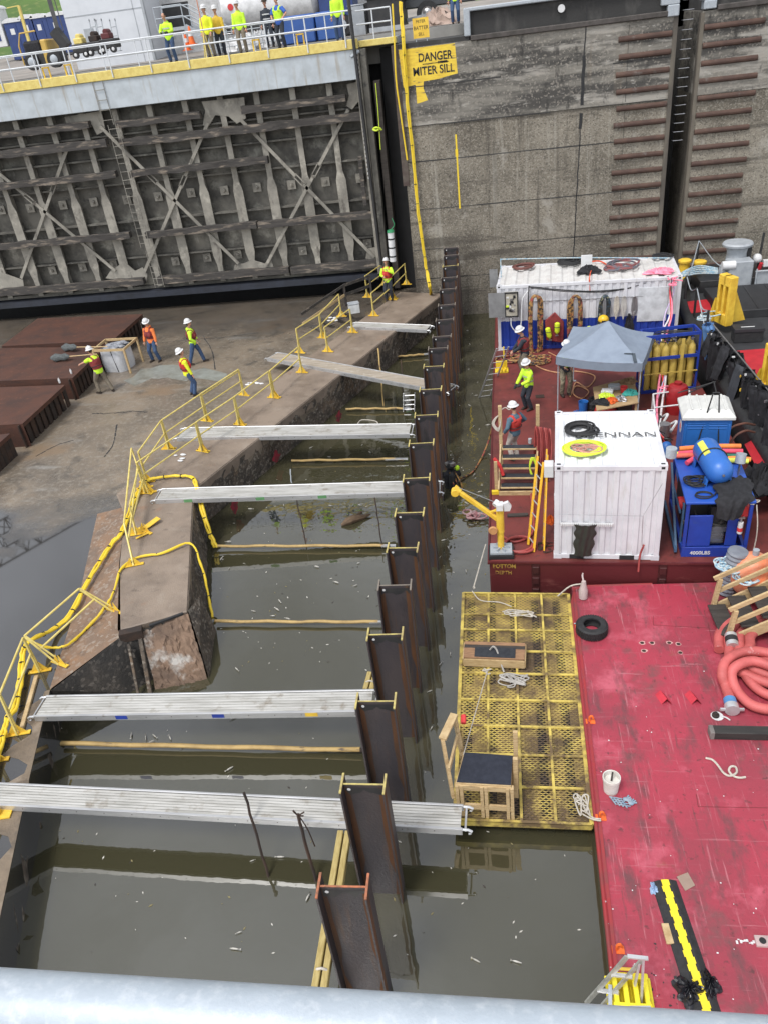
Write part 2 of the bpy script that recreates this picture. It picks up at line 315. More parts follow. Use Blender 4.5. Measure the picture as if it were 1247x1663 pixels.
def floor_mat():
    m = bpy.data.materials.new('wet_concrete_floor'); m.use_nodes = True
    N = m.node_tree.nodes; L = m.node_tree.links; b = N['Principled BSDF']
    g = N.new('ShaderNodeNewGeometry')
    def noise(s, d=6, st=(1,1,1)):
        mp = N.new('ShaderNodeMapping'); mp.inputs['Scale'].default_value = st; L.new(g.outputs['Position'], mp.inputs[0])
        n = N.new('ShaderNodeTexNoise'); n.inputs['Scale'].default_value = s; n.inputs['Detail'].default_value = d; L.new(mp.outputs[0], n.inputs['Vector']); return n
    def rng(s, a, c, d=0, e=1):
        r = N.new('ShaderNodeMapRange'); r.inputs[1].default_value = a; r.inputs[2].default_value = c; r.inputs[3].default_value = d; r.inputs[4].default_value = e
        L.new(s, r.inputs[0]); return r.outputs[0]
    def mix(f, a, c):
        x = N.new('ShaderNodeMix'); x.data_type = 'RGBA'; L.new(f, x.inputs[0])
        for i, v in ((6, a), (7, c)):
            if isinstance(v, tuple): x.inputs[i].default_value = (*v, 1)
            else: L.new(v, x.inputs[i])
        return x.outputs[2]
    col = mix(rng(noise(.5).outputs[0], .38, .62), (.22,.175,.128), (.14,.115,.088))
    col = mix(rng(noise(6, 8).outputs[0], .5, .75), col, (.25,.22,.18))
    col = mix(rng(noise(.35, 4, (1,1.6,1)).outputs[0], .58, .68), col, (.2,.145,.095))
    col = mix(rng(noise(1.4, 7).outputs[0], .56, .7, 0, .7), col, (.07,.062,.052))
    col = mix(rng(noise(.8, 6, (.5,1.5,1)).outputs[0], .6, .72, 0, .6), col, (.27,.26,.24))
    # the puddle lies in the low near part of the floor: a level film of water with a ragged shore
    sep = N.new('ShaderNodeSeparateXYZ'); L.new(g.outputs['Position'], sep.inputs[0])
    ny = noise(.45, 5); a = N.new('ShaderNodeMath'); a.operation = 'MULTIPLY_ADD'; a.inputs[1].default_value = 11; L.new(ny.outputs[0], a.inputs[0]); L.new(sep.outputs[1], a.inputs[2])
    wet = rng(a.outputs[0], 26.4, 23.4)
    # a damp streak by the men and the far damp strip
    far = rng(a.outputs[0], 37.5, 41)
    wet2 = N.new('ShaderNodeMath'); wet2.operation = 'MULTIPLY'; L.new(far, wet2.inputs[0]); wet2.inputs[1].default_value = .6
    mx = N.new('ShaderNodeMath'); mx.operation = 'MAXIMUM'; L.new(wet, mx.inputs[0]); L.new(wet2.outputs[0], mx.inputs[1])
    col = mix(mx.outputs[0], col, (.035,.033,.031))
    L.new(col, b.inputs['Base Color'])
    L.new(rng(mx.outputs[0], 0, 1, .34, .03), b.inputs['Roughness'])
    b.inputs['IOR'].default_value = 1.72; L.new(rng(mx.outputs[0], 0, 1, .5, 1), b.inputs['Specular IOR Level'])
    bp = N.new('ShaderNodeBump'); bp.inputs['Distance'].default_value = .02
    L.new(rng(mx.outputs[0], 0, 1, .6, 0), bp.inputs['Strength']); L.new(noise(22, 5).outputs[0], bp.inputs['Height']); L.new(bp.outputs[0], b.inputs['Normal'])
    return m
def water_mat():
    m = bpy.data.materials.new('murky_water'); m.use_nodes = True
    N = m.node_tree.nodes; L = m.node_tree.links; b = N['Principled BSDF']
    b.inputs['Base Color'].default_value = (.046,.043,.024,1); b.inputs['Roughness'].default_value = .02; b.inputs['IOR'].default_value = 1.68
    b.inputs['Specular IOR Level'].default_value = 1.0
    g = N.new('ShaderNodeNewGeometry')
    n = N.new('ShaderNodeTexNoise'); n.inputs['Scale'].default_value = 1.6; n.inputs['Detail'].default_value = 3; L.new(g.outputs['Position'], n.inputs['Vector'])
    # lively ripples where the diver stirs the water, still elsewhere
    d = N.new('ShaderNodeVectorMath'); d.operation = 'DISTANCE'; L.new(g.outputs['Position'], d.inputs[0]); d.inputs[1].default_value = DIV
    r = N.new('ShaderNodeMapRange'); r.inputs[1].default_value = .5; r.inputs[2].default_value = 5; r.inputs[3].default_value = .14; r.inputs[4].default_value = .018; L.new(d.outputs['Value'], r.inputs[0])
    bp = N.new('ShaderNodeBump'); bp.inputs['Distance'].default_value = .25; L.new(r.outputs[0], bp.inputs['Strength']); L.new(n.outputs[0], bp.inputs['Height']); L.new(bp.outputs[0], b.inputs['Normal'])
    return m
DIV = tuple(P(738, 790, 0))
w = MB(); w.quad((-30,-6,0),(30,-6,0),(30,38,0),(-30,38,0)); tag(w.build('water', water_mat(), smooth=False), kind='structure')
# lock floor upstream of the sill: one slab whose edge follows the vee of the sill
inner = V((-9.25, 19.2, 0)); fr = V((-2.55, 36.85, 0))
edge = [(-2.5, 39.7), (-2.5, 37.0), (inner.x, inner.y), (-7.5, 13.5), (-9.2, 12.6), (-10.08, 11.3), (-9.3, 8.9), (-8.33, 6.1), (-6.3, .4), (-6.0, -3), (-34, -3), (-34, 39.7)]
f = MB(); f.prism(edge[::-1], -1.5, FLOOR); f.k = 0
tag(f.build('lock_floor', floor_mat(), smooth=False), kind='structure')
# ground on top of the lock wall with the grass hill behind
grass = M('grass', (.07,.13,.022), .9, c2=(.05,.1,.018), ns=.25, c3=(.14,.17,.05), s3=1.2, lo3=.55, hi3=.7, bump=.6, bs=8, wspace=True)
apron = M('apron_concrete', (.3,.29,.27), .85, c2=(.22,.215,.2), ns=.6, bump=.2, wspace=True)
g = MB()
def terr(u, v):
    x = -120 + 240*u; y = 41.9 + 180*v*v
    z = 12.1 + max(0, y-52)*.052 + max(0, y-78)*.26 + max(0, -x-20)*max(0, y-60)*.0015 + (.25*sin(x*.3)*cos(y*.2) if y > 80 else 0)
    return V((x, y, min(z, 42)))
g.grid(terr, 60, 60)
tag(g.build('grass_hill', grass), kind='structure')
g = MB()
def bank(u, v):
    x = -120 + 240*u; y = 42 + 31*v; k = sqrt((y-41.9)/180); p = terr(u, k); return V((x, y, p.z + .06))
g.grid(bank, 80, 24)
tag(g.build('gravel_bank', LM('bank_gravel', (.26,.235,.21), [((.17,.155,.14),.4,U1,.4,.62,.8,6), ((.36,.3,.25),.7,U1,.55,.7,.6,6)], .9, bump=.4, bs=6)), kind='structure')
g = MB(); g.bb(-60, 60, 40.9, 62, 11.0, 12.14); tag(g.build('lock_wall_apron', apron, smooth=False), kind='structure')
# ================= far lock wall =================
wl = thing('lock_wall', 'tall exposed-aggregate concrete lock wall with a dark gate slot and painted danger panel', 'wall', (4, 37.4, 0))
WY = 37.4
m = MB(); m.bb(-3.85, 7.44, WY, 41, -2, 8.6); m.bb(8.42, 34, WY, 41, -2, 8.6); conc_o = m.build('wall_face', conc, wl, False)
m = MB(); m.bb(-3.85, 7.44, WY-.03, 41, 8.6, 11.55); m.bb(8.42, 34, WY-.03, 41, 8.6, 11.55); m.build('upper_wall', conctop, wl, False)
m = MB(); m.bb(-.75, 7.3, WY+.12, 40.9, 11.55, 12.55); m.bb(8.6, 34, WY+.12, 40.9, 11.55, 12.55); m.bb(-3.85, -.76, WY-.03, 40.9, 11.55, 11.72); m.build('parapet', concdark, wl, False)
m = MB(); m.bb(7.2, 8.7, 40.9, 41.4, -2, 12.1); m.build('slot_back', concdark, wl, False)
m = MB()
m.bar((-.82, WY+.05, 11.7), (-.82, WY+.05, 12.68), .26, .3); m.bar((-.95, WY+.05, 12.62), (6.9, WY+.05, 12.62), .28, .14); m.bar((8.9, WY+.05, 12.62), (30, WY+.05, 12.62), .28, .14)
m.bb(6.8, 7.5, WY-.1, WY+.5, 11.9, 12.5); m.bb(8.35, 9.0, WY-.1, WY+.5, 11.9, 12.5); m.bb(7.5, 8.35, WY+.1, WY+.3, 12.2, 12.4); m.bb(7.05, 7.5, WY-.13, WY+.4, 11.5, 11.9); m.bb(8.42, 8.9, WY-.13, WY+.4, 11.6, 11.9)
m.build('white_coping', galv, wl, False, bevel=.03)
m = MB(); m.cyl((2.95, WY+.1, 12.25), (2.95, WY-.03, 12.25), .14, n=20); m.build('lamp_cap', whiteplain, wl)
m = MB(); m.bar((-.7, WY-.05, 11.62), (7.1, WY-.05, 11.62), .16, .2); m.bar((8.95, WY-.05, 11.62), (30, WY-.05, 11.62), .16, .2); m.build('rub_rail', M('rub_steel', (.07,.06,.055), .7, c2=(.04,.035,.03)), wl, False, bevel=.03)
m = MB(); m.bb(7.32, 7.5, WY-.04, WY+.3, -1, 11.5); m.bb(8.36, 8.5, WY-.04, WY+.3, -1, 11.5); m.build('slot_armour', M('slot_armour', (.075,.065,.055), .8, c2=(.15,.13,.1), ns=1.2, st=(1,1,.3), bump=.3), wl, False)
m = MB(); m.bb(-4.0, -3.72, WY-.06, WY+.5, 6.2, 11.7); m.build('corner_armour', M('corner_armour', (.06,.04,.034), .8, c2=(.1,.085,.07), ns=2, bump=.3), wl, False)
barm = M('armour_bar', (.06,.032,.024), .75, c2=(.09,.05,.036), ns=2, c3=(.14,.13,.12), s3=1.5, lo3=.6, hi3=.75, bump=.3)
zz = 11.05
k = 0
while zz > .8:
    for x0, x1 in ((5.22+.05*sin(k*2.1), 7.3), (8.52, 10.75+.05*cos(k*1.7))):
        m = MB(); pr = [(0, -.11), (-.07, -.07), (-.09, 0), (-.07, .07), (0, .11)]
        m.extr([(x0, WY-.03 + a, zz - (.12 if x0 < 8 else .06) + b) for a, b in pr], (x1-x0, 0, 0)); m.build('armour_bar', barm, wl, bevel=.01)
    zz -= .63; k += 1
m = MB()
for i in range(16):
    z = 12 - i*.34; m.tube([(7.75, WY+.6, z), (7.75, WY+.35, z), (8.15, WY+.35, z), (8.15, WY+.6, z)], .014, 6)
m.build('slot_rungs', steel, wl)
# construction joints and the long vertical crack
m = MB()
q = random.Random(3); x = 3.92
pts = []
for i in range(40):
    z = 12.3 - i*.3; pts.append((3.95 + q.uniform(-.02, .02) - .01*i, WY-.035 if z > 8.6 else WY-.004, z))
for a, b in zip(pts, pts[1:]):
    h = .13 if 8.0 < a[2] < 10.6 else .045
    if abs(a[1]-b[1]) < .001: m.bar(a, b, h, .008, V((0, 1, 0)))
m.build('wall_crack', black, wl, False); m = MB()
for z, y in ((10.1, .034), (8.58, .034), (7.15, .004), (5.1, .004), (3.3, .004), (1.9, .004)):
    px = -3.8
    while px < 7.2:
        nx = px + q.uniform(1.2, 2.6)
        if q.random() < .8: m.bar((px, WY-y, z+q.uniform(-.015,.015)), (min(nx, 7.25), WY-y, z+q.uniform(-.015,.015)), .008, q.uniform(.018,.05), Z)
        px = nx
m.bar((5.62, WY-.034, 11.4), (5.62, WY-.034, 8.65), .014, .008, V((0,1,0))); m.bar((5.62, WY-.004, 8.5), (5.62, WY-.004, .5), .014, .008, V((0,1,0)))
m.build('joint_lines', concdark, wl, False)
# painted danger panel
def text(s, size, loc, rot, mat, parent, name='lettering', ext=.002, sx=1, bold=0):
    cu = bpy.data.curves.new('t', 'FONT'); cu.body = s; cu.size = size; cu.extrude = ext; cu.align_x = 'CENTER'; cu.align_y = 'CENTER'; cu.offset = bold
    t = bpy.data.objects.new('t', cu); C.objects.link(t); bpy.context.view_layer.update()
    me = bpy.data.meshes.new_from_object(t.evaluated_get(bpy.context.evaluated_depsgraph_get())); bpy.data.objects.remove(t)
    rot = rot if isinstance(rot, Matrix) else Matrix.Rotation(rot, 3, 'X')
    org = V(parent.get('org', (0,0,0))) if parent else V((0,0,0))
    for v in me.vertices: v.co = rot @ V((v.co.x*sx, v.co.y, v.co.z)) + V(loc) - org
    me.materials.clear(); me.materials.append(mat)
    o = bpy.data.objects.new(name, me); C.objects.link(o)
    if parent: o.parent = parent; o['org'] = org
    return o
yps = M('old_sign_paint', (.72,.52,.05), .7, c2=(.6,.4,.04), ns=2.2, st=(1,1,5), c3=(.16,.12,.07), s3=2.4, lo3=.6, hi3=.68, st3=(.7,1,4), wspace=True)
ink = M('black_lettering', (.015,.015,.015), .7, c2=(.3,.22,.05), ns=5, lo=.55, hi=.66)
SY = WY-.034
m = MB(); m.add([(-3.7,SY,11.52),(-1.35,SY,11.52),(-1.3,SY,10.42),(-1.75,SY,10.36),(-2.1,SY,10.3),(-2.75,SY,10.27),(-2.78,SY,10.0),(-2.62,SY,9.55),(-2.95,SY,9.48),(-3.1,SY,9.46),(-3.1,SY,10.18),(-3.62,SY,10.12)], [tuple(range(12))[::-1]])
m.build('painted_sign', yps, wl, False)
text('DANGER', .43, (-2.2, SY-.006, 11.13), pi/2, ink, wl, sx=.82, bold=.009)
text('MITER SILL', .43, (-2.3, SY-.006, 10.64), pi/2, ink, wl, sx=.87, bold=.009)
m = MB(); m.bb(-2.75, -1.65, SY-.008, SY-.003, 10.89, 10.915); m.bb(-2.1, -1.7, SY-.008, SY-.002, 10.87, 10.95); m.build('sign_crack', ink, wl, False)
m = MB(); m.bb(-1.55, -1.48, WY-.01, WY-.005, 5.0, 8.1); m.bb(-1.58, -1.46, WY-.012, WY-.006, 7.2, 7.5)
m.build('painted_stripe', yelhose, wl, False)
# small sign up on the rail
sg = thing('warning_sign', 'small square yellow sign lettered BATTER SILL beside the hose at the wall top', 'sign', (-2.72, WY+.2, 11.75))
m = MB(); m.box((-2.72, WY+.2, 12.2), (.66, .02, .72)); m.build('sign_plate', yellow, sg, False)
for s_, z in (('MITER', 12.43), ('BATTER', 12.2), ('SILL', 11.98)): text(s_, .16 if s_ != 'BATTER' else .19, (-2.72, WY+.186, z), pi/2, ink, sg, sx=.9)
m = MB(); m.cyl((-2.95, WY+.23, 11.72), (-2.95, WY+.23, 12.5), .02, n=6); m.cyl((-2.5, WY+.23, 11.72), (-2.5, WY+.23, 12.5), .02, n=6); m.build('leg', galv, sg)

silt = LM('wet_grey_silt', (.24,.25,.225), [((.15,.145,.12),.9,U1,.42,.62,.9,7), ((.32,.33,.31),1.6,U1,.56,.7,.7,7)], .3)
m = MB(); q = random.Random(31)
top_ = [(205,620),(232,602),(262,592),(300,596),(335,600),(372,608)]; bot_ = [(365,622),(330,614),(300,616),(270,612),(245,616),(222,628)]
m.add([P(x+q.uniform(-4,4), y+q.uniform(-3,3), FLOOR+.004) for x, y in [p for a, b in zip(top_+bot_, (top_+bot_)[1:]+top_[:1]) for p in (a, ((a[0]+b[0])/2, (a[1]+b[1])/2))]], [tuple(range(24))[::-1]])
tag(m.build('silt_patch', silt, smooth=False), kind='structure')
m = MB()
for poly in ([(150,672),(180,671),(215,668),(240,669)], [(60,740),(95,722),(120,715)], [(240,560),(300,552),(360,548),(420,540)], [(190,690),(185,720),(170,742)], [(330,545),(345,570),(350,600)]):
    pts = spl([P(x, y, FLOOR+.006) for x, y in poly], 5)
    for a, b in zip(pts, pts[1:]): 
        a = a + V((0, q.uniform(-.05,.05), 0)); m.bar(a, b, q.uniform(.02,.06), .002)
tag(m.build('floor_cracks', concdark, smooth=False), kind='structure')
# ================= miter sill =================
ms = thing('miter_sill', 'long vee shaped concrete sill with a broken rusty near end, standing between lock floor and water', 'sill', (-7, 22, 0))
def at(p, z): return V((p[0], p[1], z))
# far leg: front face and top
L1 = [(-2.5, 36.9), (-9.25, 19.2)]
def face(poly, nm, mat, d):
    m = MB(); m.extr(poly, d); return m.build(nm, mat, ms, False)
m = MB(); nseg = 24
A = V((-2.5, 37.0, 0)); B = V((-9.25, 19.2, 0)); D2 = V((-7.5, 13.5, 0))
nrm = V((B-A).y, ) if False else None
t_ = (B-A).normalized(); nL = V((t_.y, -t_.x, 0))   # toward upstream
if nL.x > 0: nL = -nL
q = random.Random(8)
m.prism([A, B, B + nL*2.35 + V((-.3,-.9,0)), A + nL*2.35], FLOOR-.02, RIDGE)
m.prism([B, D2, V((-8.95, 12.85, 0)), V((-10.05, 15.4, 0)), V((-11.0, 18.0, 0)), B + nL*2.35 + V((-.3,-.9,0))], FLOOR-.02, RIDGE-.004)
m.build('sill_top', conctread, ms, False, bevel=.03)
# rough front faces, battered a little, from the top down into the water
def rough(a, b, z0, z1, bat, nu, nv, amp, nm, mat, sd):
    qq = random.Random(sd); a, b = V(a), V(b); t = (b-a).normalized(); n = V((-t.y, t.x, 0))
    off = {}
    def fn(u, v):
        k = (round(u*nu), round(v*nv))
        e = 0 if v > .99 else off.setdefault(k, qq.uniform(-amp, amp))
        p = a.lerp(b, u); 
        return V((p.x, p.y, z0 + (z1-z0)*v)) + n*(bat*(1-v) + e + .02)
    m = MB(); m.grid(fn, nu, nv); return m.build(nm, mat, ms, False)
rough((-9.25,19.2), (-2.5,37.0), -.8, RIDGE+.002, -.12, 90, 12, .022, 'downstream_face', concside, 1)
rough((-7.5,13.5), (-9.25,19.2), -.8, RIDGE+.002, -.26, 40, 12, .03, 'return_face', concside, 2)
# broken end of the near leg slopes to the water
rb = MB(); qq = random.Random(4)
def fn(u, v):
    a = V((-8.5, 12.95, RIDGE-.12)).lerp(V((-7.5, 13.48, RIDGE-.06)), u); b = V((-8.05, 11.95, -.3)).lerp(V((-6.85, 12.25, -.3)), u)
    e = qq.uniform(-.035, .035)
    return a.lerp(b, v) + V((e*.4, -abs(e) if 0 < v < 1 else 0, e))
rb.grid(fn, 20, 22); rb.build('broken_end', M('broken_concrete', (.19,.125,.085), .9, c2=(.1,.068,.05), ns=1.6, c3=(.4,.38,.35), s3=1.7, lo3=.54, hi3=.68, bump=.8, bs=20), ms, False)
m = MB(); m.add([(-7.5,13.52,RIDGE-.02),(-7.18,12.95,.6),(-6.83,12.25,-.3),(-7.25,14.2,-.3),(-7.44,14.2,RIDGE-.1)], [(0,1,2,3,4)]); m.build('spalled_edge', concside, ms, False)
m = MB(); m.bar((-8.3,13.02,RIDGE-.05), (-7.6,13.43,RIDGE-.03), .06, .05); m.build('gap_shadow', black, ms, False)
# armoured recess left of the broken end
m = MB(); m.bar((-8.95,12.75,RIDGE-.14), (-8.45,12.92,RIDGE-.14), .2, .24); m.build('corner_iron', rustdark, ms, False)
for a, b, wd_ in (((-8.72,12.62,RIDGE-.25), (-8.35,11.6,-.3), .06), ((-8.5,12.8,RIDGE-.25), (-8.16,11.8,-.3), .09)):
    m = MB(); m.bar(a, b, wd_, .1); m.build('guide_angle', concside if wd_ < .3 else concdark, ms, False, bevel=.01)
m = MB(); m.add([(-10.06,11.28,FLOOR),(-8.9,12.72,RIDGE-.1),(-8.0,13.2,RIDGE-.1),(-7.8,12.6,-.6),(-10.04,11.3,-.6)], [(0,1,2,3,4)[::-1]]); m.build('end_wall', LM('dark_silt_wall', (.02,.018,.016), [((.05,.042,.034),1.4,U1,.45,.65,.8,7), ((.12,.1,.08),2.6,(1,1,.7),.62,.72,.7,7), ((.15,.13,.11),15,U1,.8,1,.6,-1)], .85, bump=1, bs=14), ms, False)  # near-black wall colour with paler silt specks
# rusty ramp down to the lower floor
m = MB(); pts = [(-12.25,18.6,FLOOR+.02),(-10.95,14.6,FLOOR+.02),(-10.08,11.28,FLOOR+.03),(-8.9,12.72,RIDGE-.1),(-9.05,12.9,RIDGE-.05),(-10.1,15.45,RIDGE-.05),(-11.0,18.05,RIDGE-.05),(-11.0,18.6,RIDGE-.1)]
cen = V((-10.2,14.5,1.06))
m.add(pts, [tuple(range(8))]); m.build('ramp', concramp, ms, False)
# near floor wall facing the water
wlm = MB()
rough((-6.3,.4), (-8.33,6.1), -.8, FLOOR+.002, -.02, 20, 6, .02, 'floor_edge_face', concside, 3)
rough((-8.33,6.1), (-9.3,8.9), -.8, FLOOR+.002, -.02, 14, 6, .02, 'floor_edge_face', concside, 5)
rough((-9.3,8.9), (-10.08,11.3), -.8, FLOOR+.002, -.02, 12, 6, .02, 'floor_edge_face', concside, 6)
# graffiti-like red survey dabs on the face
dabm = M('red_dab', (.3,.02,.04), .8, c2=(.12,.03,.03), ns=5, lo=.4, hi=.6)
for x, y in ((443,742),(545,675),(375,822)):
    c = P(x, y, .35); s_ = t_; m = MB(); qd = random.Random(x); k = 14
    nn = -nL
    m.add([c + nn*.16 + s_*(.3*cos(2*pi*i/k)*qd.uniform(.4,1)) + Z*(.3*sin(2*pi*i/k)*qd.uniform(.4,1)) for i in range(k)], [tuple(range(k))]); m.build('paint_dab', dabm, ms, False)
# vertical joint

# dry, chipped rim of the lock floor along the water, standing just clear of the puddle
rim_ = LM('brown_rim_concrete', (.19,.145,.1), [((.11,.085,.062),1.0,U1,.42,.62,.9,7), ((.28,.23,.18),1.8,U1,.56,.7,.7,7), ((.06,.05,.04),2.2,U1,.58,.7,.7,7)], .75, bump=.6, bs=24)
q = random.Random(19)
for a, b in (((-6.3,.4),(-8.33,6.1)), ((-8.33,6.1),(-9.3,8.9)), ((-9.3,8.9),(-10.08,11.3))):
    a, b = V((*a,0)), V((*b,0)); t = (b-a).normalized(); n = V((-t.y, t.x, 0)); k = 12; m = MB(); L = (b-a).length
    out = [a + t*(L*i/k) + n*.004 for i in range(k+1)]; inn = [a + t*(L*i/k) + n*(-.0+.32+.28*sin(i*1.3+L)+q.uniform(-.1,.12)) for i in range(k+1)]
    if (inn[0]-out[0]).x > 0: inn = [o - (i_-o) for o, i_ in zip(out, inn)]
    m.add([p + Z*(FLOOR+.012) for p in out] + [p + Z*(FLOOR+.004) for p in inn], [(i, i+1, k+2+i, k+1+i) for i in range(k)]); m.build('floor_rim', rim_, ms, False)
# ================= open gate leaf in its recess =================
gt = thing('lock_gate', 'large silt coated steel gate leaf with timber fenders, crossed braces and yellow edged walkway', 'gate', (-17, 39.5, 2))
GX0, GX1 = -31.0, -5.9
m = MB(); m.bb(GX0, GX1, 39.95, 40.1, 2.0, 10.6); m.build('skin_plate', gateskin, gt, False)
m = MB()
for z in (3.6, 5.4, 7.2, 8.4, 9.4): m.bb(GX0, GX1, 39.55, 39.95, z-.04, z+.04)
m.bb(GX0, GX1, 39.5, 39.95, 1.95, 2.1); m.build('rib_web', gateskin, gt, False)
for x in (-30, 24, 76, 130, 180, 232, 286, 341, 396, 451, 506, 562):
    X = PY(x, 351, 39.5).x
    m = MB(); 
    pr = [(-.17, 2.05), (.17, 2.05), (.17, 2.9), (.3, 3.4), (.3, 6.4), (.17, 6.8), (.17, 10.5), (-.17, 10.5), (-.17, 6.8), (-.3, 6.4), (-.3, 3.4), (-.17, 2.9)]
    m.extr([(X + a*.8, 39.42, b) for a, b in pr], (0, .05, 0)); m.bb(X-.025, X+.025, 39.475, 39.945, 2.05, 10.5)
    m.build('stiffener', gatesteel, gt, False)
rows = [((0,184),(160,171),(180,164),(585,121)), ((0,217),(147,205),(190,200),(327,189),(393,177),(562,162)), ((0,249),(175,233),(196,231),(594,189)), ((0,302),(190,284),(212,280),(436,261)), ((0,399),(213,383),(238,381),(418,365),(420,364),(612,348)), ((-20,476),(235,457),(258,455),(470,438),(473,438),(629,427))]
q = random.Random(5)
for ri, r in enumerate(rows):
    for a, b in zip(r[::2], r[1::2]):
        A = PY(*a, 39.2); B = PY(*b, 39.2); zc = (A.z+B.z)/2
        if a[0] <= 0: A.x = GX0
        h = .34 if ri in (0, 2, 5) else .3
        L = B.x - A.x; n = max(2, int(L/.5)); m = MB()
        e = [q.uniform(-.03, .03) for _ in range(2*n+2)]
        for i in range(n):
            x0 = A.x + L*i/n; x1 = A.x + L*(i+1)/n
            vs = []
            for xx, k in ((x0, i), (x1, i+1)):
                vs += [(xx, 39.05+e[k]*.5, zc-h/2+e[k]), (xx, 39.4, zc-h/2+e[k]), (xx, 39.4, zc+h/2+e[n+k]), (xx, 39.06-e[k]*.4, zc+h/2+e[n+k])]
            m.add(vs, [(0,4,5,1),(1,5,6,2),(2,6,7,3),(3,7,4,0)] + ([(0,1,2,3)] if i == 0 else []) + ([(4,7,6,5)] if i == n-1 else []))
        m.build('fender_timber', woodgrey, gt, False)
def gp(p, Y): return PY(p[0], p[1], Y)
for a, b, tb in (((-60,232),(188,440),.42), ((112,235),(35,452),.3), ((163,205),(388,428),.36), ((338,200),(235,442),.36), ((392,195),(608,418),.42), ((566,178),(432,432),.36)):
    A = gp(a, 39.33); B = gp(b, 39.33); d = (B-A); m = MB(); u = V((0,1,0))
    m.bar(A, A + d*(tb-.03), .15, .05, u); m.bar(A + d*(tb+.03), B, .15, .05, u)
    o = m.build('cross_brace', gatesteel, gt, False)
    m = MB(); c = A + d*tb; dn = d.normalized(); s_ = dn.cross(u)
    for k in (-1, 1): m.bar(c - dn*.3 + s_*.09*k, c + dn*.3 + s_*.09*k, .05, .07, u)
    for k in (-1, 1): m.bar(c + dn*.3*k - s_*.12, c + dn*.3*k + s_*.12, .06, .07, u)
    m.build('turnbuckle', gatesteel, o, False)
gus = [((328,165),(397,158),(400,192),(385,201),(372,189),(350,187),(338,208),(330,203),(334,180)), ((105,190),(165,180),(172,212),(158,219),(150,203),(110,204)), ((563,137),(592,130),(590,155),(572,178),(563,172),(567,155)),
       ((172,452),(180,440),(202,425),(220,440),(232,434),(240,446),(238,458)), ((380,440),(382,430),(396,428),(410,422),(430,428),(440,420),(446,438)), ((594,420),(596,404),(613,401),(618,424)), ((-20,470),(-20,425),(10,445),(38,455),(40,468))]
for g in gus:
    m = MB(); m.extr([gp(p, 39.4) for p in g], (0, .04, 0)); m.build('gusset_plate', gatesteel, gt, False)
for x, y in [(3,341),(50,338),(103,333),(153,328),(207,324),(258,319),(311,313),(365,309),(418,304),(420-1,304),(474,300),(529,295),(585,289), (86,439),(135,434),(185,429),(286,424),(337,418),(387,413),(492,407),(545,402),(597,395)]:
    if (x, y) == (419, 304): continue
    c = gp((x, y), 39.85); m = MB(); m.box(c, (.42, .06, .42)); m.cyl(c, c + V((0,-.12,0)), .1, .08, 8); m.cyl(c + V((0,-.1,0)), c + V((0,-.2,0)), .04, n=8)
    m.build('bolt_plate', gatesteel, gt, False)
m = MB(); m.bb(GX0, GX1+.05, 39.0, 39.95, 1.62, 1.9); m.build('bottom_beam', gateblue, gt, False)
m = MB(); m.bb(GX0, GX1+2.0, 41.4, 41.6, -1, 11.9); m.build('recess_back', M('recess_shade_black', (.012,.012,.013), .9), gt, False)  # shade of the gate recess put into a near-black wall colour
m = MB(); m.bb(GX1+1.1, GX1+2.04, 40.0, 41.3, -1, 11.6); m.build('heel_recess', M('recess_shade_black', (.012,.012,.013), .9), gt, False)  # solid block, its near-black colour stands for the shade beside the heel
# girder, yellow band, walkway
m = MB(); m.bb(GX0, GX1+.25, 38.95, 40.6, 10.55, 11.72); m.build('top_girder', gategrey, gt, False, bevel=.02)
m = MB(); m.bb(GX0, GX1+.3, 38.88, 39.1, 11.72, 12.1); m.bb(GX1+.3, -3.95, 39.2, 39.6, 11.75, 12.0); m.build('yellow_edge', yellowpale, gt, False, bevel=.02)
m = MB(); m.bb(GX0, GX1+.3, 39.1, 40.88, 11.73, 12.06); m.bb(GX1+.3, -3.9, 39.6, 40.88, 11.73, 12.0); m.build('walkway', M('walkway_grey', (.3,.31,.32), .7, c2=(.24,.25,.26), ns=2), gt, False)
def railing(parent, pts, h, mid, lo, posts, r=.028, mat=whiterail):
    pts = [V(p) for p in pts]
    m = MB()
    for k in (h, mid): m.tube([p + V((0,0,k)) for p in pts], r, 8)
    o = m.build('railing', mat, parent)
    for p in posts:
        p = V(p); m = MB(); m.tube([p + V((0,0,lo)), p + V((0,0,h))], r*.95, 7); m.build('post', mat, o)
    return o
X0 = -29.6
px = [V((x, 38.85, 12.08)) for x in (-29.4, -27.6, -25.7, -24.2, -22.5, -20.6, -18.8, -17, -15.1, -13.3, -11.4, -9.6, -7.8, -6.1)]
railing(gt, [(GX0, 38.85, 12.08), (GX1+.25, 38.85, 12.08)], 1.07, .55, -.28, px, .033)
railing(gt, [(GX0, 40.55, 12.06), (-6.4, 40.55, 12.06)], 1.07, .55, 0, [V((x, 40.55, 12.06)) for x in (-28.5,-26.6,-24.6,-22.8,-21.3,-19.9,-18,-16.3,-14.4,-12.5,-10.6,-8.7,-7.2)], .028)
railing(gt, [(GX1+.3, 39.25, 12.0), (-4.1, 39.25, 12.0)], 1.1, .6, 0, [V((x, 39.25, 12.0)) for x in (-4.9,-4.1)], .03)
for x, z in ((-10.1, 12.12), (-8.1, 12.12), (-20.2, 12.1), (-19.1, 12.1)):
    m = MB()
    for s_ in (-1, 1): m.bb(x+s_*.15-.03, x+s_*.15+.03, 38.95, 39.0, z, z+.4)
    m.bb(x-.18, x+.18, 38.95, 39.0, z+.38, z+.44); m.build('yellow_bracket', yellow, gt, False)
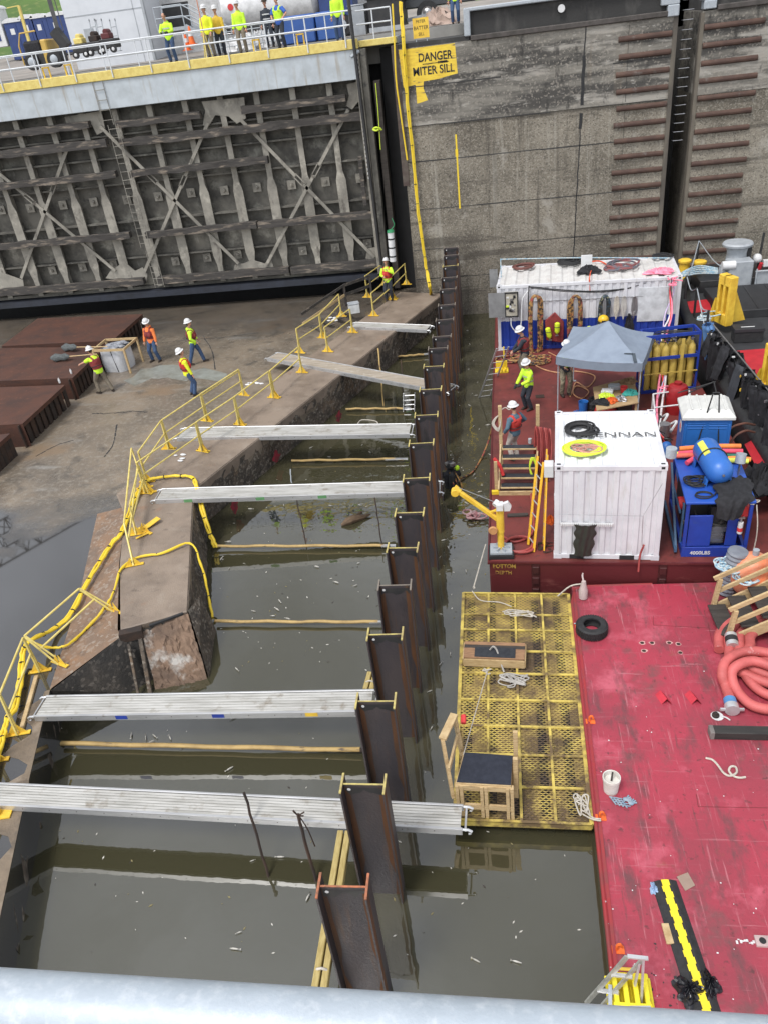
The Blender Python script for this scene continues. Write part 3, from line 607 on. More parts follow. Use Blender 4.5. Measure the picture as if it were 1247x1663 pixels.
# gate ladder
lt = P; A = PY(158,132,38.9); 
m = MB()
def lad(m, a, b, w, n, r=.02):
    a, b = V(a), V(b)
    for s_ in (-1, 1): m.tube([a + V((s_*w/2,0,0)), b + V((s_*w/2,0,0))], r, 6)
    for i in range(n): 
        p = a.lerp(b, (i+.5)/n); m.tube([p - V((w/2,0,0)), p + V((w/2,0,0))], r*.8, 6)
lx = PY(170,170,39).x
lad(m, (lx, 38.9, 12.0), (lx, 38.9, 9.9), .5, 5, .016); lad(m, (lx+.15, 39.0, 9.9), (lx+.15, 39.0, 4.2), .5, 15, .015); lad(m, (lx+.35, 39.0, 4.0), (lx+.35, 39.0, 2.1), .5, 6, .015)
m.build('ladder', gatesteel, gt)
# quoin post and seals at the heel
m = MB(); m.bb(GX1+.05, GX1+.3, 38.95, 39.3, 1.9, 11.7); m.build('end_post', gatesteel, gt, False, bevel=.02)
m = MB(); m.bb(GX1+.32, GX1+.6, 39.0, 39.6, 1.0, 11.7); m.build('heel_post', gateskin, gt, False, bevel=.02)
m = MB(); m.bb(GX1+.75, GX1+1.05, 39.3, 39.9, 1.0, 10.4); m.build('seal_timber', wooddark, gt, False, bevel=.02)
m = MB(); 
for i in range(28): m.bb(GX1+.1, GX1+.24, 38.9, 38.95, 6.4+i*.19, 6.5+i*.19)
m.build('gauge_strip', whiteplain, gt, False)
m = MB(); m.bb(GX1-.3, GX1-.1, 39.0, 39.1, 5.2, 7.4); m.build('loose_timber', woodgrey, gt, False, bevel=.02)
m = MB(); m.tube([PY(583,83,38.9), PY(570,93,38.7)], .07, 8); m.build('fitting', galv, gt)
# thin dark lamp standard in front of the heel
sp = MB(); sp.tube([(-5.78, 38.7, 15.5), (-5.6, 38.7, 2.4)], .075, 10); solo(sp, 'guide_pole', blackpaint, 'tall thin dark pole running down past the right end of the gate', 'pole')
# green line and white tube
gl = MB(); p0 = PY(610,135,38.6); gl.tube(spl([p0, PY(614,180,38.6), PY(618,243,38.6)], 6), .018, 6); gl.tube(spl([PY(618,208,38.6), PY(612,212,38.5), PY(606,210,38.6), PY(612,207,38.5), PY(620,211,38.6)], 5), .04, 6)
solo(gl, 'hand_line', limehose, 'thin lime green line hanging in the dark gap beside the gate', 'rope')
# ================= soldier piles =================
ORD = ['nearest', 'second', 'third', 'fourth', 'fifth', 'sixth', 'seventh', 'eighth', 'ninth', 'tenth', 'eleventh', 'twelfth', 'thirteenth', 'fourteenth', 'fifteenth', 'sixteenth', 'seventeenth', 'eighteenth', 'nineteenth', 'twentieth', 'farthest']
PT = 2.85
tops = [(557,1440),(590,1274),(610,1137),(625,1028),(641,952),(654,891),(665,833),(676,774),(684,720),(692,674),(699,634),(704,594),(711,567),(717,544),(722,521),(725,496),(727,471),(729,449),(731,432),(732,413),(732,401)]
tm = {}
def topmat(k):
    return {'o': M('orange_cut_edge', (.45,.15,.07), .7, c2=(.2,.09,.05), ns=9), 'y': M('yellow_cut_edge', (.5,.42,.14), .7, c2=(.28,.22,.1), ns=9), 's': M('steel_cut_edge', (.2,.17,.14), .5)}[k]
def pile_proto(k):
    r = thing('steel_pile', None, None, (0,0,0)); hw, fd, tw, dp = .34, .18, .022, -PT-.9
    m = MB(); m.bb(-hw+.03, hw-.03, -.012, .012, dp, 0); m.k = 1; m.bb(-hw+.03, hw-.03, -.012, .012, 0, .012)
    m.k = 2; n = 10
    for s_ in (-1, 1):  # rust creeping along the fillets
        pts = []
        qq = random.Random(k == 'o' and 3 or 5)
        for i in range(n+1): pts.append((s_*(hw-.035), -.0145, dp + (-.05-dp)*i/n)); 
        for i in range(n+1)[::-1]: pts.append((s_*(hw-.035-qq.uniform(.03, .11)), -.0145, dp + (-.05-dp)*i/n))
        m.add(pts, [(i, i+1, 2*n-i, 2*n+1-i) if s_ < 0 else (i+1, i, 2*n+1-i, 2*n-i) for i in range(n)])
    m.k = 3
    pts = [(-hw+.05+i*(2*hw-.1)/8, -.016, -.06) for i in range(9)] + [(-hw+.05+i*(2*hw-.1)/8, -.016, -.1-.14*random.Random(i*7+ord(k)).random()) for i in range(9)][::-1]
    m.add(pts, [tuple(range(18))[::-1]])
    m.build('web', [pilem, topmat(k), pilerust, blackpaint], r, False)
    for s_ in (-1, 1):
        m = MB(); x = s_*(hw-.011); m.bb(x-.014, x+.014, -fd, fd, dp, .02); m.k = 1; m.bb(x-.016, x+.016, -fd-.002, fd+.002, .005, .034 if k != 's' else .024)
        if s_ > 0: m.k = 2; m.bb(x+.0145, x+.016, -fd, -fd*.3, dp, 0)
        m.build('flange', [pilem, topmat(k), pilerust], r, False)
    m = MB(); m.cyl((-hw+.11, -.016, -.1), (-hw+.11, -.02, -.1), .028, n=10); m.build('lifting_hole', whiteplain, r)
    return r
protos = {k: pile_proto(k) for k in 'oys'}
cols = 'oyyysyyyyyyyssssssyss'
used = set()
for i, (t, k) in enumerate(zip(tops, cols)):
    p = P(t[0], t[1], PT)
    if p.y > 31: p = PY(t[0], t[1], 31 + (p.y-31)*.68)
    p.z += 0 if i < 2 else rnd.uniform(-.05,.05)
    o = protos[k] if k not in used else copy_tree(protos[k]); used.add(k)
    o.location = p; o.rotation_euler = (rnd.uniform(-.012,.012), rnd.uniform(-.012,.012), rnd.uniform(-.03, .03))
    edge_ = {'o': 'orange', 'y': 'yellow', 's': 'bare steel'}[k]
    lab = f'rusty steel H pile with {edge_} top edge, {ORD[i]} in the row' if i else 'nearest rusty steel H pile of the row, its top edge painted orange'
    tag(o, lab, 'pile', 'steel piles standing in a row in the water')
# ================= scaffold planks =================
def plank(name, lf, ln, rf, rn, zl, zr, label, boards=7, hookl=True, mt=plankm, mark=None):
    lf, ln = P(*lf, zl), P(*ln, zl); rf, rn = P(*rf, zr), P(*rn, zr)
    a = (lf+ln)/2; b = (rf+rn)/2; d = (b-a).normalized(); w_ = (abs((lf-ln).dot(Z.cross(d).normalized())) + abs((rf-rn).dot(Z.cross(d).normalized())))/2
    s_ = d.cross(Z).normalized(); u = s_.cross(d)      # s_ points to the viewer side
    r = thing(name, label, 'plank', a, 'aluminium scaffold planks laid from sill to piles')
    m = MB(); gp_ = .01; bw = (w_-.1)/boards
    for i in range(boards):
        o_ = -w_/2+.05+bw*(i+.5)
        m.bar(a + s_*o_ + d*.03 - u*.02, b + s_*o_ - d*.03 - u*.02, bw-gp_, .03, u)
    m.build('deck', mt, r, False)
    m = MB(); m.bar(a + d*.05 - u*.06, b - d*.05 - u*.06, w_-.1, .02, u); m.build('gap_backing', wooddark, r, False)  # dark backing sheet added so no sky shows through the board gaps
    for k in (-1, 1):
        m = MB(); m.bar(a + s_*k*(w_/2-.022) - u*.055, b + s_*k*(w_/2-.022) - u*.055, .044, .15, u)
        L = (b-a).length; n = int(L/.55)
        if k > 0:
            m.k = 1
            for i in range(n): m.box(a + d*(.3+i*.55) + s_*(w_/2+.001) - u*.05, (.02,.004,.02), atan2(d.y, d.x))
            if mark:
                for c, fr_ in mark: m.k = c; m.box(a + d*(L*fr_) + s_*(w_/2+.0015) - u*.05, (.26,.004,.1), atan2(d.y, d.x))
        m.build('side_rail', [alum, rustdark, blue, M('green_dab', (.12,.3,.12), .7), yellow], r, False, bevel=.008)
    for e, g_ in ((a, -1), (b, 1)):
        m = MB(); m.tube([e - s_*(w_/2-.03) - u*.05 + d*g_*.05, e + s_*(w_/2-.03) - u*.05 + d*g_*.05], .02, 8); m.build('end_tube', alumbright, r)
    for e, g_ in ((a, -1), (b, 1)):
        for k in (-1, 1):
            m = MB(); q0 = e + s_*k*(w_/2-.03)
            m.tube([q0 - u*.02, q0 + d*g_*.1 - u*.02, q0 + d*g_*.16 - u*.06, q0 + d*g_*.14 - u*.12, q0 + d*g_*.1 - u*.12], .022, 7, flat=.6); m.build('hook', alumbright, r)
    return r
plank('scaffold_plank', (-60,1265), (-60,1309), (752,1310), (750,1345), 1.0, 1.0, 'nearest aluminium scaffold plank, passing left out of frame and ending over the yellow raft')
plank('scaffold_plank', (76,1130), (55,1164), (606,1119), (606,1157), 1.0, 1.02, 'aluminium plank with two blue dabs on its side, second from the front', mark=[(2,.27),(2,.56),(4,.83)])
plank('scaffold_plank', (266,793), (250,813), (712,780), (710,799), RIDGE+.13, 1.1, 'aluminium plank with green dabs on its side crossing behind the fallen yellow base', mark=[(3,.38),(3,.6),(3,.12)])
plank('scaffold_plank', (300,695), (287,711), (666,687), (668,706), RIDGE+.13, 1.15, 'aluminium plank under the yellow guard rails, fourth from the front')
wp = M('plywood_plank_top', (.36,.31,.25), .75, c2=(.25,.21,.16), ns=2.5, st=(.5,4,1), c3=(.5,.47,.42), s3=2.2, lo3=.56, hi3=.74)
plank('scaffold_plank', (449,571), (436,583), (738,625), (722,636), RIDGE+.13, 1.3, 'brownish wood topped plank lying askew across the row of piles', boards=4, mt=wp)
plank('scaffold_plank', (574,523), (573,531), (696,528), (696,536), RIDGE+.13, 1.3, 'short farthest plank from the sill edge to the piles, beside the white crate', boards=3)
# ================= brace poles, wales, rods =================
polem = M('bamboo_yellow_pole', (.42,.29,.11), .65, c2=(.3,.2,.075), ns=3, c3=(.1,.07,.05), s3=3, lo3=.6, hi3=.68, st3=(.8,3,3))
for i, (a, b) in enumerate((((100,1207),(585,1218)), ((350,1009),(614,1010)), ((352,887),(634,886)), ((474,748),(655,745)), ((562,664),(660,663)), ((645,579),(690,575)))):
    A = P(*a, .12); B = P(*b, .12); m = MB(); d = (B-A)
    m.tube([A.lerp(B, t/12) + Z*.015*sin(t*1.7+i) for t in range(13)], .042 if i else .05, 9)
    r = solo(m, 'brace_pole', polem, ['nearest yellow pole lying level from floor wall to piles, below the second plank', 'yellow pole lying level at the water beside the broken sill end', 'yellow pole with a dark blotched middle running from hose end to piles', 'yellow pole below the fourth plank in line with the diver', 'short yellow pole just below the askew brown plank', 'shortest and farthest yellow pole close to the far piles'][i], 'pole', 'yellow brace poles between sill and piles')
    m = MB(); dn = d.normalized(); m.tube([B - dn*d.length*(.16 if i == 3 else .05), B + dn*.15], .045, 8); mm = MB(); ORG[r]; o = m.build('pole_sleeve', steel if i else rustdark, None); o.parent = r; o.location = o.location - r.location
for (a, b, z, lb) in (((520,1603),(560,1352),.9,'yellow double timber wale left of the two nearest piles'), ((600,1116),(606,1094),.9,'short stretch of yellow timber wale seen left of the fourth pile')):
    A = P(*a, z); B = P(*b, z); A = A + (A-B).normalized()*(1.2 if a[1] > 1500 else .1); r = thing('timber_wale', lb, 'beam', A, 'yellow timber wales along the piles')
    for k in (-1, 1):
        m = MB(); m.bar(A + V((.065*k,0,0)), B + V((.065*k,0,0)), .1, .14); m.build('timber', M('yellow_timber', (.42,.33,.13), .7, c2=(.3,.22,.07), ns=5, st=(6,1,6)), r, False, bevel=.01)
    m = MB(); m.tube([A.lerp(B, .38) + V((.1*cos(t*pi/4), 0, .1*sin(t*pi/4))) for t in range(8)], .02, 6, True); m.build('lashing', rope, r)
def rod(pa, pb, za, r, lb, mt=rustdark, zb=0):
    A = P(*pb, -.02); 
    # upright rod: top found above the foot
    B = P(*pa, za); m = MB(); n = 8
    m.tube([A.lerp(B, i/n) + V((rnd.uniform(-.012,.012), 0, 0)) for i in range(n+1)], r, 6)
    return solo(m, 'iron_rod', mt, lb, 'rod', 'thin iron rods standing in the water')
rod((397,1287), (437,1425), 1.55, .025, 'rusty iron rod standing in the water before the nearest plank, left of a forked one')
rod((484,1322), (514,1432), 1.3, .03, 'forked rusty rod standing in the water left of the nearest pile')
rod((482,812), (497,882), 1.1, .02, 'dark rod in the water below the green dabbed plank, left of its twin')
rod((608,808), (620,884), 1.15, .02, 'dark rod in the water below the green dabbed plank, near the sixth pile')
rod((614,566), (623,660), 1.4, .03, 'yellowed rod rising behind the askew brown plank', polem)
rod((651,585), (656,668), 1.2, .02, 'thin dark rod between the askew plank and the piles')
rod((472,762), (474,785), .35, .02, 'short rod stub poking out of the water above the green dabbed plank', galv)
# forked top
m = MB(); B = P(484,1322,1.3)
for k in range(5): m.tube([B - Z*.05, B + V((rnd.uniform(-.09,.12), rnd.uniform(-.05,.05), rnd.uniform(-.15,.12)))], .014, 5)
m.tube(spl([B, B + V((.12,-.05,-.3)), B + V((.2,-.1,-.75))], 4), .012, 5)
solo(m, 'wire_tuft', rustdark, 'twisted wire tuft at the head of the forked rod', 'wire')
m = MB(); A = P(555,853,.03); B = P(588,840,.05)
m.tube([A, A.lerp(B,.3)+Z*.05, A.lerp(B,.6)+Z*.06, B, B + V((.25,.12,.02))], .1, 8, rs=[.04,.12,.13,.09,.02]); m.tube([A.lerp(B,.6)+Z*.05, A.lerp(B,.8)+V((.1,.2,.12))], .05, 6)
solo(m, 'driftwood', M('drift_wood', (.15,.1,.06), .8, c2=(.08,.05,.03), ns=6), 'brown driftwood log floating between the planks', 'log')
# floating line and ladder by the piles
m = MB(); m.tube([P(x, y, .03) for x, y in spl([V((580,690,0)), V((588,682,0)), V((610,684,0)), V((612,690,0)), V((600,694,0)), V((608,698,0))], 5) for _ in [0]] if False else spl([P(580,690,.02), P(588,682,.02), P(610,684,.02), P(612,690,.02), P(596,695,.02), P(606,699,.02)], 5), .02, 5)
solo(m, 'floating_line', rope, 'thin pale line afloat above the fourth plank', 'rope')
m = MB(); lad(m, P(668,668,.1)+V((-.1,0,0)), P(668,640,1.0)+V((-.1,.1,0)), .42, 4, .025); solo(m, 'short_ladder', alumbright, 'short aluminium ladder end standing behind the tenth pile', 'ladder')
# dead fish afloat
fp = MB(); fp.lathe([(.002,-.09),(.014,-.07),(.026,-.02),(.024,.03),(.01,.07),(.004,.08)], (0,0,0), 8, Matrix.Rotation(pi/2, 3, 'Y') @ Matrix.Diagonal((1,.7,1))); fp.add([(.075,0,0),(.115,.03,.002),(.115,-.03,.002)], [(0,1,2),(2,1,0)])
f0 = fp.build('dead_fish', fishm); f0.location = (0,0,0); C.objects.unlink(f0)
spots = [(238,1197),(252,1195),(275,1196),(212,1196),(246,1206),(385,1085),(466,1005),(377,1170),(372,1250),(300,1215),(512,920),(545,948),(575,952),(455,975),(414,995),(444,1000),(580,915),(700,1122),(718,1000),(722,880),(727,890),(716,905),(755,930),(731,1062),(760,1100),(585,820),(535,820),(443,838),(410,825),(700,780),(780,800),(800,815),(790,830),(768,770),(775,700),(790,690),(763,660),(770,640),(760,600),(762,560),(757,540),(560,705),(533,740),(505,725),(590,725),(640,730),(525,650),(550,640),(600,735),(463,820),(362,905),(375,925),(348,1010),(500,1460),(452,1395),(410,1400),(388,1515),(385,1540),(840,1560),(772,1560),(700,1180),(716,1080),(630,1195),(372,880),(745,780),(757,815),(786,770),(795,742),(770,690),(450,990)]
for i, (x, y) in enumerate(spots):
    o = f0 if i == 0 else f0.copy(); C.objects.link(o)
    o.location = P(x + rnd.uniform(-3,3), y + rnd.uniform(-3,3), .012); o.rotation_euler = (0,0,rnd.uniform(0,6.3)); s_ = rnd.uniform(.5,1.0); o.scale = (s_, s_*rnd.uniform(.6,1), s_)
    tag(o, 'small pale dead fish floating on the murky water', 'fish', 'small dead fish floating on the murky water')
# ================= yellow guard rails on the sill =================
def foot(mb, c, d, s_, r=.26):
    mb.bar(c - s_*r, c + s_*r, .1, .02); 
    for k in (-1, 1): mb.extr([c + s_*k*.04, c + s_*k*r*.8, c + s_*k*.04 + Z*.26], d*.012)
def guard(a, b, z, lb, h=1.05, ta=V((0,0,0)), tb=V((0,0,0)), zb=None, mid=.55, dbl=False):
    a = P(*a, z); b = P(*b, z if zb is None else zb); d = (b-a).normalized(); s_ = d.cross(Z).normalized()
    r = thing('guard_rail', lb, 'railing', a, 'yellow guard rail panels on the sill')
    ups = [ta + Z*h if ta.length == 0 else ta, tb + Z*h if tb.length == 0 else tb]
    for t in ((1, mid) if not dbl else (1, .93, mid)):
        m = MB(); m.tube([a + ups[0]*t, b + ups[1]*t], .026, 7); m.build('rail', yellowpale, r)
    for p, u in zip((a, b), ups):
        m = MB()
        for k in (-1, 1): m.bar(p + d*k*.05 + Z*.02, p + d*k*.012 + u*1.0, .035, .035, d)
        pb = m.build('post', yellowpale, r, False)
        m = MB(); foot(m, p + Z*.012, d, s_); m.build('base_plate', yellow, r, False)
    return r
G = [((607,513),(636,487),'guard rail panel on the water side of the sill, near the white crate'), ((638,485),(660,462),'guard rail panel at the far end of the sill by the wall hose'), ((597,483),(624,463),'guard rail panel behind the man with the white tube'),
     ((533,571),(573,540),'guard rail panel ending at the short farthest plank'), ((525,548),(555,514),'guard rail panel between the timber steps and the water side panel'), ((488,573),(524,549),'guard rail panel left of the timber steps'), ((447,645),(491,605),'guard rail panel crossing the askew brown plank'),
     ((391,689),(445,646),'guard rail panel on the water side just left of the askew plank'), ((331,732),(390,690),'guard rail panel standing in front of the fourth plank'), ((238,800),(330,733),'long low guard rail panel running down to the hose corner'), ((338,683),(397,642),'double barred guard rail panel behind the fourth plank'), ((276,728),(337,684),'guard rail panel over the left end of the fourth plank'), ((240,782),(275,729),'guard rail panel above the bend in the hose')]
for i, (a, b, lb) in enumerate(G): guard(a, b, RIDGE+.01, lb.replace('guard rail', 'yellow guard rail'), dbl=(i == 10))
guard((236,792), (218,918), RIDGE+.01, 'yellow guard rail panel leaning outwards along the left edge of the sill', ta=P(214,728,2.3)-P(236,792,RIDGE), tb=P(202,850,2.0)-P(218,918,RIDGE))
guard((222,868), (242,800), RIDGE+.01, 'yellow guard rail panel tilted beside the fallen base plate', ta=P(211,820,2.0)-P(222,868,RIDGE), tb=P(226,757,2.1)-P(242,800,RIDGE))
guard((98,1078), (186,992), FLOOR+.12, 'yellow guard rail panel tipped over sideways on the rusty ramp', ta=P(40,1033,1.7)-P(98,1078,FLOOR+.12), tb=P(129,956,1.9)-P(186,992,1.15), zb=1.15)
guard((30,1192), (66,1090), FLOOR+.01, 'yellow guard rail panel nearest the viewer, at the puddle edge', ta=P(0,1128,1.9)-P(30,1192,FLOOR), tb=P(38,1036,1.9)-P(66,1090,FLOOR))
guard((-45,1330), (-5,1235), FLOOR+.01, 'yellow guard rail panel at the left picture edge above the nearest plank')
m = MB(); m.bar(P(34,1190,FLOOR+.03), P(60,1098,FLOOR+.03), .09, .06); solo(m, 'loose_plank', wood, 'brown timber lying between two yellow base plates on the wet floor', 'timber', bevel=.006)
m = MB(); c = P(236,862,RIDGE+.02); foot(m, c, V((.5,.8,0)).normalized(), V((.8,-.5,0)).normalized(), .3); m.bar(c + V((-.05,.1,.02)), c + V((.25,.5,.1)), .2, .02); m.bar(c + V((.2,-.1,.02)), c + V((-.1,-.4,.02)), .06, .02)
solo(m, 'fallen_base', yellow, 'fallen yellow base plate lying loose on the sill top', 'base plate')
m = MB(); c = P(-2,1322,FLOOR+.03); m.box(c, (.5,.25,.03), .2); m.box(c+V((0,0,.06)), (.1,.1,.1)); solo(m, 'ballast_foot', yellow, 'yellow foot plate cut by the left picture edge on the nearest plank', 'base plate')
# weathered timber steps and guard behind the sill
r = thing('timber_steps', 'weathered grey timber steps with a guard rail behind the sill', 'steps', P(575,500,FLOOR))
def wbar(nm, a, b, w_=.09, h_=.09, mt=woodgrey): m = MB(); m.bar(a, b, w_, h_); return m.build(nm, mt, r, False)
q1, q2, q3 = P(541,505,RIDGE), P(562,492,RIDGE), P(604,483,RIDGE)
for p_ in (P(563,497,RIDGE), P(604,482,RIDGE)): wbar('post', p_, p_ + Z*1.05, .1, .1, wooddark)
a_, b_ = P(563,497,RIDGE), P(604,482,RIDGE)
for k in (1.0, .55): wbar('rail', a_ + Z*k, b_ + Z*k, .04, .14)
for k in (1.0, .55): wbar('rail', a_ + Z*k, P(495,545,FLOOR) + Z*k, .04, .12, wood if k < 1 else woodgrey)
for i in range(4): wbar('tread', a_ + V((-.4-.35*i, -.5*i, -.05-.1*i)), a_ + V((.3-.35*i, -.9-.5*i, -.05-.1*i)), .25, .04)
# white crate
r = thing('white_crate', 'white foam crate standing on the sill top by a guard rail', 'crate', P(576,508,RIDGE))
m = MB(); m.box(P(576,508,RIDGE)+Z*.22, (.5,.36,.42), .3); m.build('box', M('foam_white', (.6,.62,.62), .7), r, False, bevel=.02); m = MB(); m.box(P(576,508,RIDGE)+Z*.46, (.53,.39,.07), .3); m.build('lid', greypaint, r, False, bevel=.02)
# rags and litter on the sill
for i, (x, y, lb) in enumerate(((413,626,'crumpled white rag on the sill between two guard rails'), (545,519,'white rag behind the farthest plank'), (295,745,'white fish scraps on the sill above the hose corner'))):
    m = MB(); c = P(x, y, RIDGE)
    for k in range(9): m.sph(c + V((rnd.uniform(-.3,.3), rnd.uniform(-.25,.25), .03)), rnd.uniform(.03,.08), 6, (1.4,.8,.5))
    solo(m, 'litter', whiteplain, lb, 'litter')
m = MB(); m.bar(P(560,498+0,.7)+V((-3.1,-4.2,0)), P(560,498,.7)+V((-2.7,-3.7,.1)), .12, .04); 
# ================= yellow air hoses =================
def hose_run(pts, r, name, label, n=1, ties=.8, lump=.25, mt=yelhose, tiem=black):
    c = spl(pts, 5); q = random.Random(len(pts)); rt_ = thing(name, label, 'hose', c[0])
    for k in range(n):
        off = V((0,0,0)) if n == 1 else V((cos(2*pi*k/n), sin(2*pi*k/n), sin(2*pi*k/n)))*r*.9
        m = MB(); m.tube([p + off + V((q.uniform(-.3,.3), q.uniform(-.3,.3), q.uniform(-.1,.2)))*r*1.3 for p in c], r, 8, rs=[r*q.uniform(1-lump, 1+lump) for _ in c]); m.build('hose', mt, rt_)
    L = 0
    for a, b in zip(c, c[1:]):
        L += (b-a).length
        if L > ties and (b-a).length > .01:
            L = 0; m = MB(); dd = (b-a).normalized(); m.tube([a, a + dd*.022], r*(1.12 if n == 1 else 1.75), 8); m.build('tie', tiem, rt_)
    return rt_
za = RIDGE+.1
def ramp_z(x, y): return 1.18
H1 = [P(351,889,.1), P(342,868,.4), P(331,835,.9), P(322,800,RIDGE+.02), P(313,776,za), P(290,773,za), P(262,775,za), P(238,782,za), P(222,805,za), P(212,830,za), P(198,865,za-.03), P(183,882,1.24), P(158,920,1.16), P(137,955,1.08), P(114,999,.98), P(87,1022,1.0), P(49,1041,1.35), P(38,1062,1.1), P(34,1104,1.0), P(25,1150,1.0), P(14,1165,1.05), P(7,1190,.98), P(-6,1240,.95), P(-40,1400,.95)]
hose_run(H1, .038, 'yellow_hose', 'thick lumpy yellow hose with black ties running along the sill and ramp', 2, .5)
H2 = [P(346,1003,.1), P(338,960,.5), P(326,915,1.0), P(309,882,za-.03), P(265,898,za-.04), P(222,906,za-.04), P(197,925,1.3), P(186,960,1.25), P(170,988,1.2), P(140,1022,1.0), P(112,1046,1.0), P(85,1052,1.0), P(49,1043,1.3)]
hose_run(H2, .032, 'yellow_hose', 'thinner yellow hose looping over the broken sill block', 1, .6)
VH = [PY(650,4,37.6), PY(654,60,37.25), PY(657,110,37.2), PY(662,180,37.2), PY(670,250,37.2), PY(677,330,37.15), PY(686,398,37.1), PY(692,438,37.0), PY(698,470,36.6), P(699,488,.5)]
hose_run(VH, .042, 'yellow_hose', 'bundle of yellow air hoses hanging down the wall over the danger panel', 3, .6)
m = MB(); m.tube(spl([PY(637,6,37.3), PY(640,60,37.25), PY(643,130,37.2), PY(651,190,37.2), PY(661,260,37.2)], 6), .035, 7); solo(m, 'thin_yellow_hose', yelhose, 'single thin yellow hose hanging left of the yellow hose bundle', 'hose')

m = MB(); qq = random.Random(77)
for i in range(420):
    if i < 150: x, y = qq.gauss(752, 22), qq.uniform(540, 1010)
    elif i < 320: x, y = qq.uniform(350, 620), qq.uniform(720, 1090)
    else: x, y = qq.uniform(90, 960), qq.uniform(1180, 1560)
    p = P(x, y, .006); s_ = qq.uniform(.008,.03); a = qq.uniform(0,6.3); m.k = qq.choice([0,0,1,2])
    m.add([p + V((s_*1.6*cos(a), s_*1.6*sin(a), 0)), p + V((s_*.6*cos(a+1.6), s_*.6*sin(a+1.6), 0)), p - V((s_*1.6*cos(a), s_*1.6*sin(a), 0)), p - V((s_*.6*cos(a+1.6), s_*.6*sin(a+1.6), 0))], [(0,1,2,3)])
tag(m.build('floating_flecks', [fishm, wooddark, M('leaf_fleck', (.2,.17,.08), .8)], smooth=False), 'fine pale and brown flecks drifting on the water', 'debris', kind='stuff')
# ================= work barge (upper) =================
bg_ = thing('work_barge', 'dark red flat work barge carrying two white containers and the blue tent', 'barge', (3, 24, 0))
BP = [(-.38, 15.54), (6.9, 15.2), (6.75, 30.2), (7.2, 34.9), (-.05, 35.2), (-.14, 29.4)]
m = MB(); m.prism(BP, -1, DECK-.012); m.build('hull', redhull, bg_, False, bevel=.03)
m = MB(); m.prism([(-.36,15.56),(6.88,15.22),(6.73,30.2),(7.18,34.88),(-.03,35.18),(-.12,29.4)], DECK-.012, DECK); m.build('deck', reddeck, bg_, False)
def bpt(u, z, o=0):   # along the near side
    return V((-.38 + 7.28*u, 15.54 - .34*u - o, z))
for u in (.155, .565, .88): 
    m = MB()
    for z in (.78, .45, .1): m.box(bpt(u, z, .02), (.16, .1, .2), -.047)
    m.box(bpt(u, .45, .0), (.2, .04, 1.0), -.047)
    m.build('push_lug', M('dark_red_iron', (.05,.008,.008), .6), bg_, False, bevel=.01)
m = MB(); m.bar(bpt(0,.98,.01), bpt(1,.98,.01), .05, .05); m.bar(V((-.4,15.5,.97)), V((-.15,29.4,.97)), .05, .06); m.build('edge_bar', redhull, bg_, False)
gold = M('faded_gold_lettering', (.35,.22,.04), .7, c2=(.15,.05,.02), ns=9, lo=.45, hi=.6)
RB = Matrix.Rotation(-.047, 3, 'Z') @ Matrix.Rotation(pi/2, 3, 'X')
text('BOTTOM', .17, bpt(.05, .86, .012), RB, gold, bg_, sx=.8, bold=.006)
text('DEPTH', .15, bpt(.047, .66, .012), RB, gold, bg_, sx=.9, bold=.004)
# ---- containers
def frame_of(o, ux, rz): 
    X = V((cos(rz), sin(rz), 0)); return V(o), X*ux, V((-sin(rz), cos(rz), 0))
def corr(mb, a, b, z0, z1, n, dp, outn, k2=None, zs=None):
    """trapezoid corrugated panel from a to b (plan), dp deep along outn"""
    a, b = V(a), V(b); pr = []
    for i in range(n):
        for u, h in ((0,0),(.3,0),(.42,1),(.78,1),(.9,0)): pr.append(((i+u)/n, h))
    pr.append((1, 0)); zz_ = [z0] + ([zs] if zs else []) + [z1]
    for j in range(len(zz_)-1):
        if k2 is not None: mb.k = k2 if j == 0 else 0
        lo = [a.lerp(b, u) + outn*(-dp*h) + Z*zz_[j] for u, h in pr]; hi = [p + Z*(zz_[j+1]-zz_[j]) for p in lo]; n_ = len(pr)
        mb.add(lo + hi, [(i, i+1, n_+i+1, n_+i) for i in range(n_-1)])
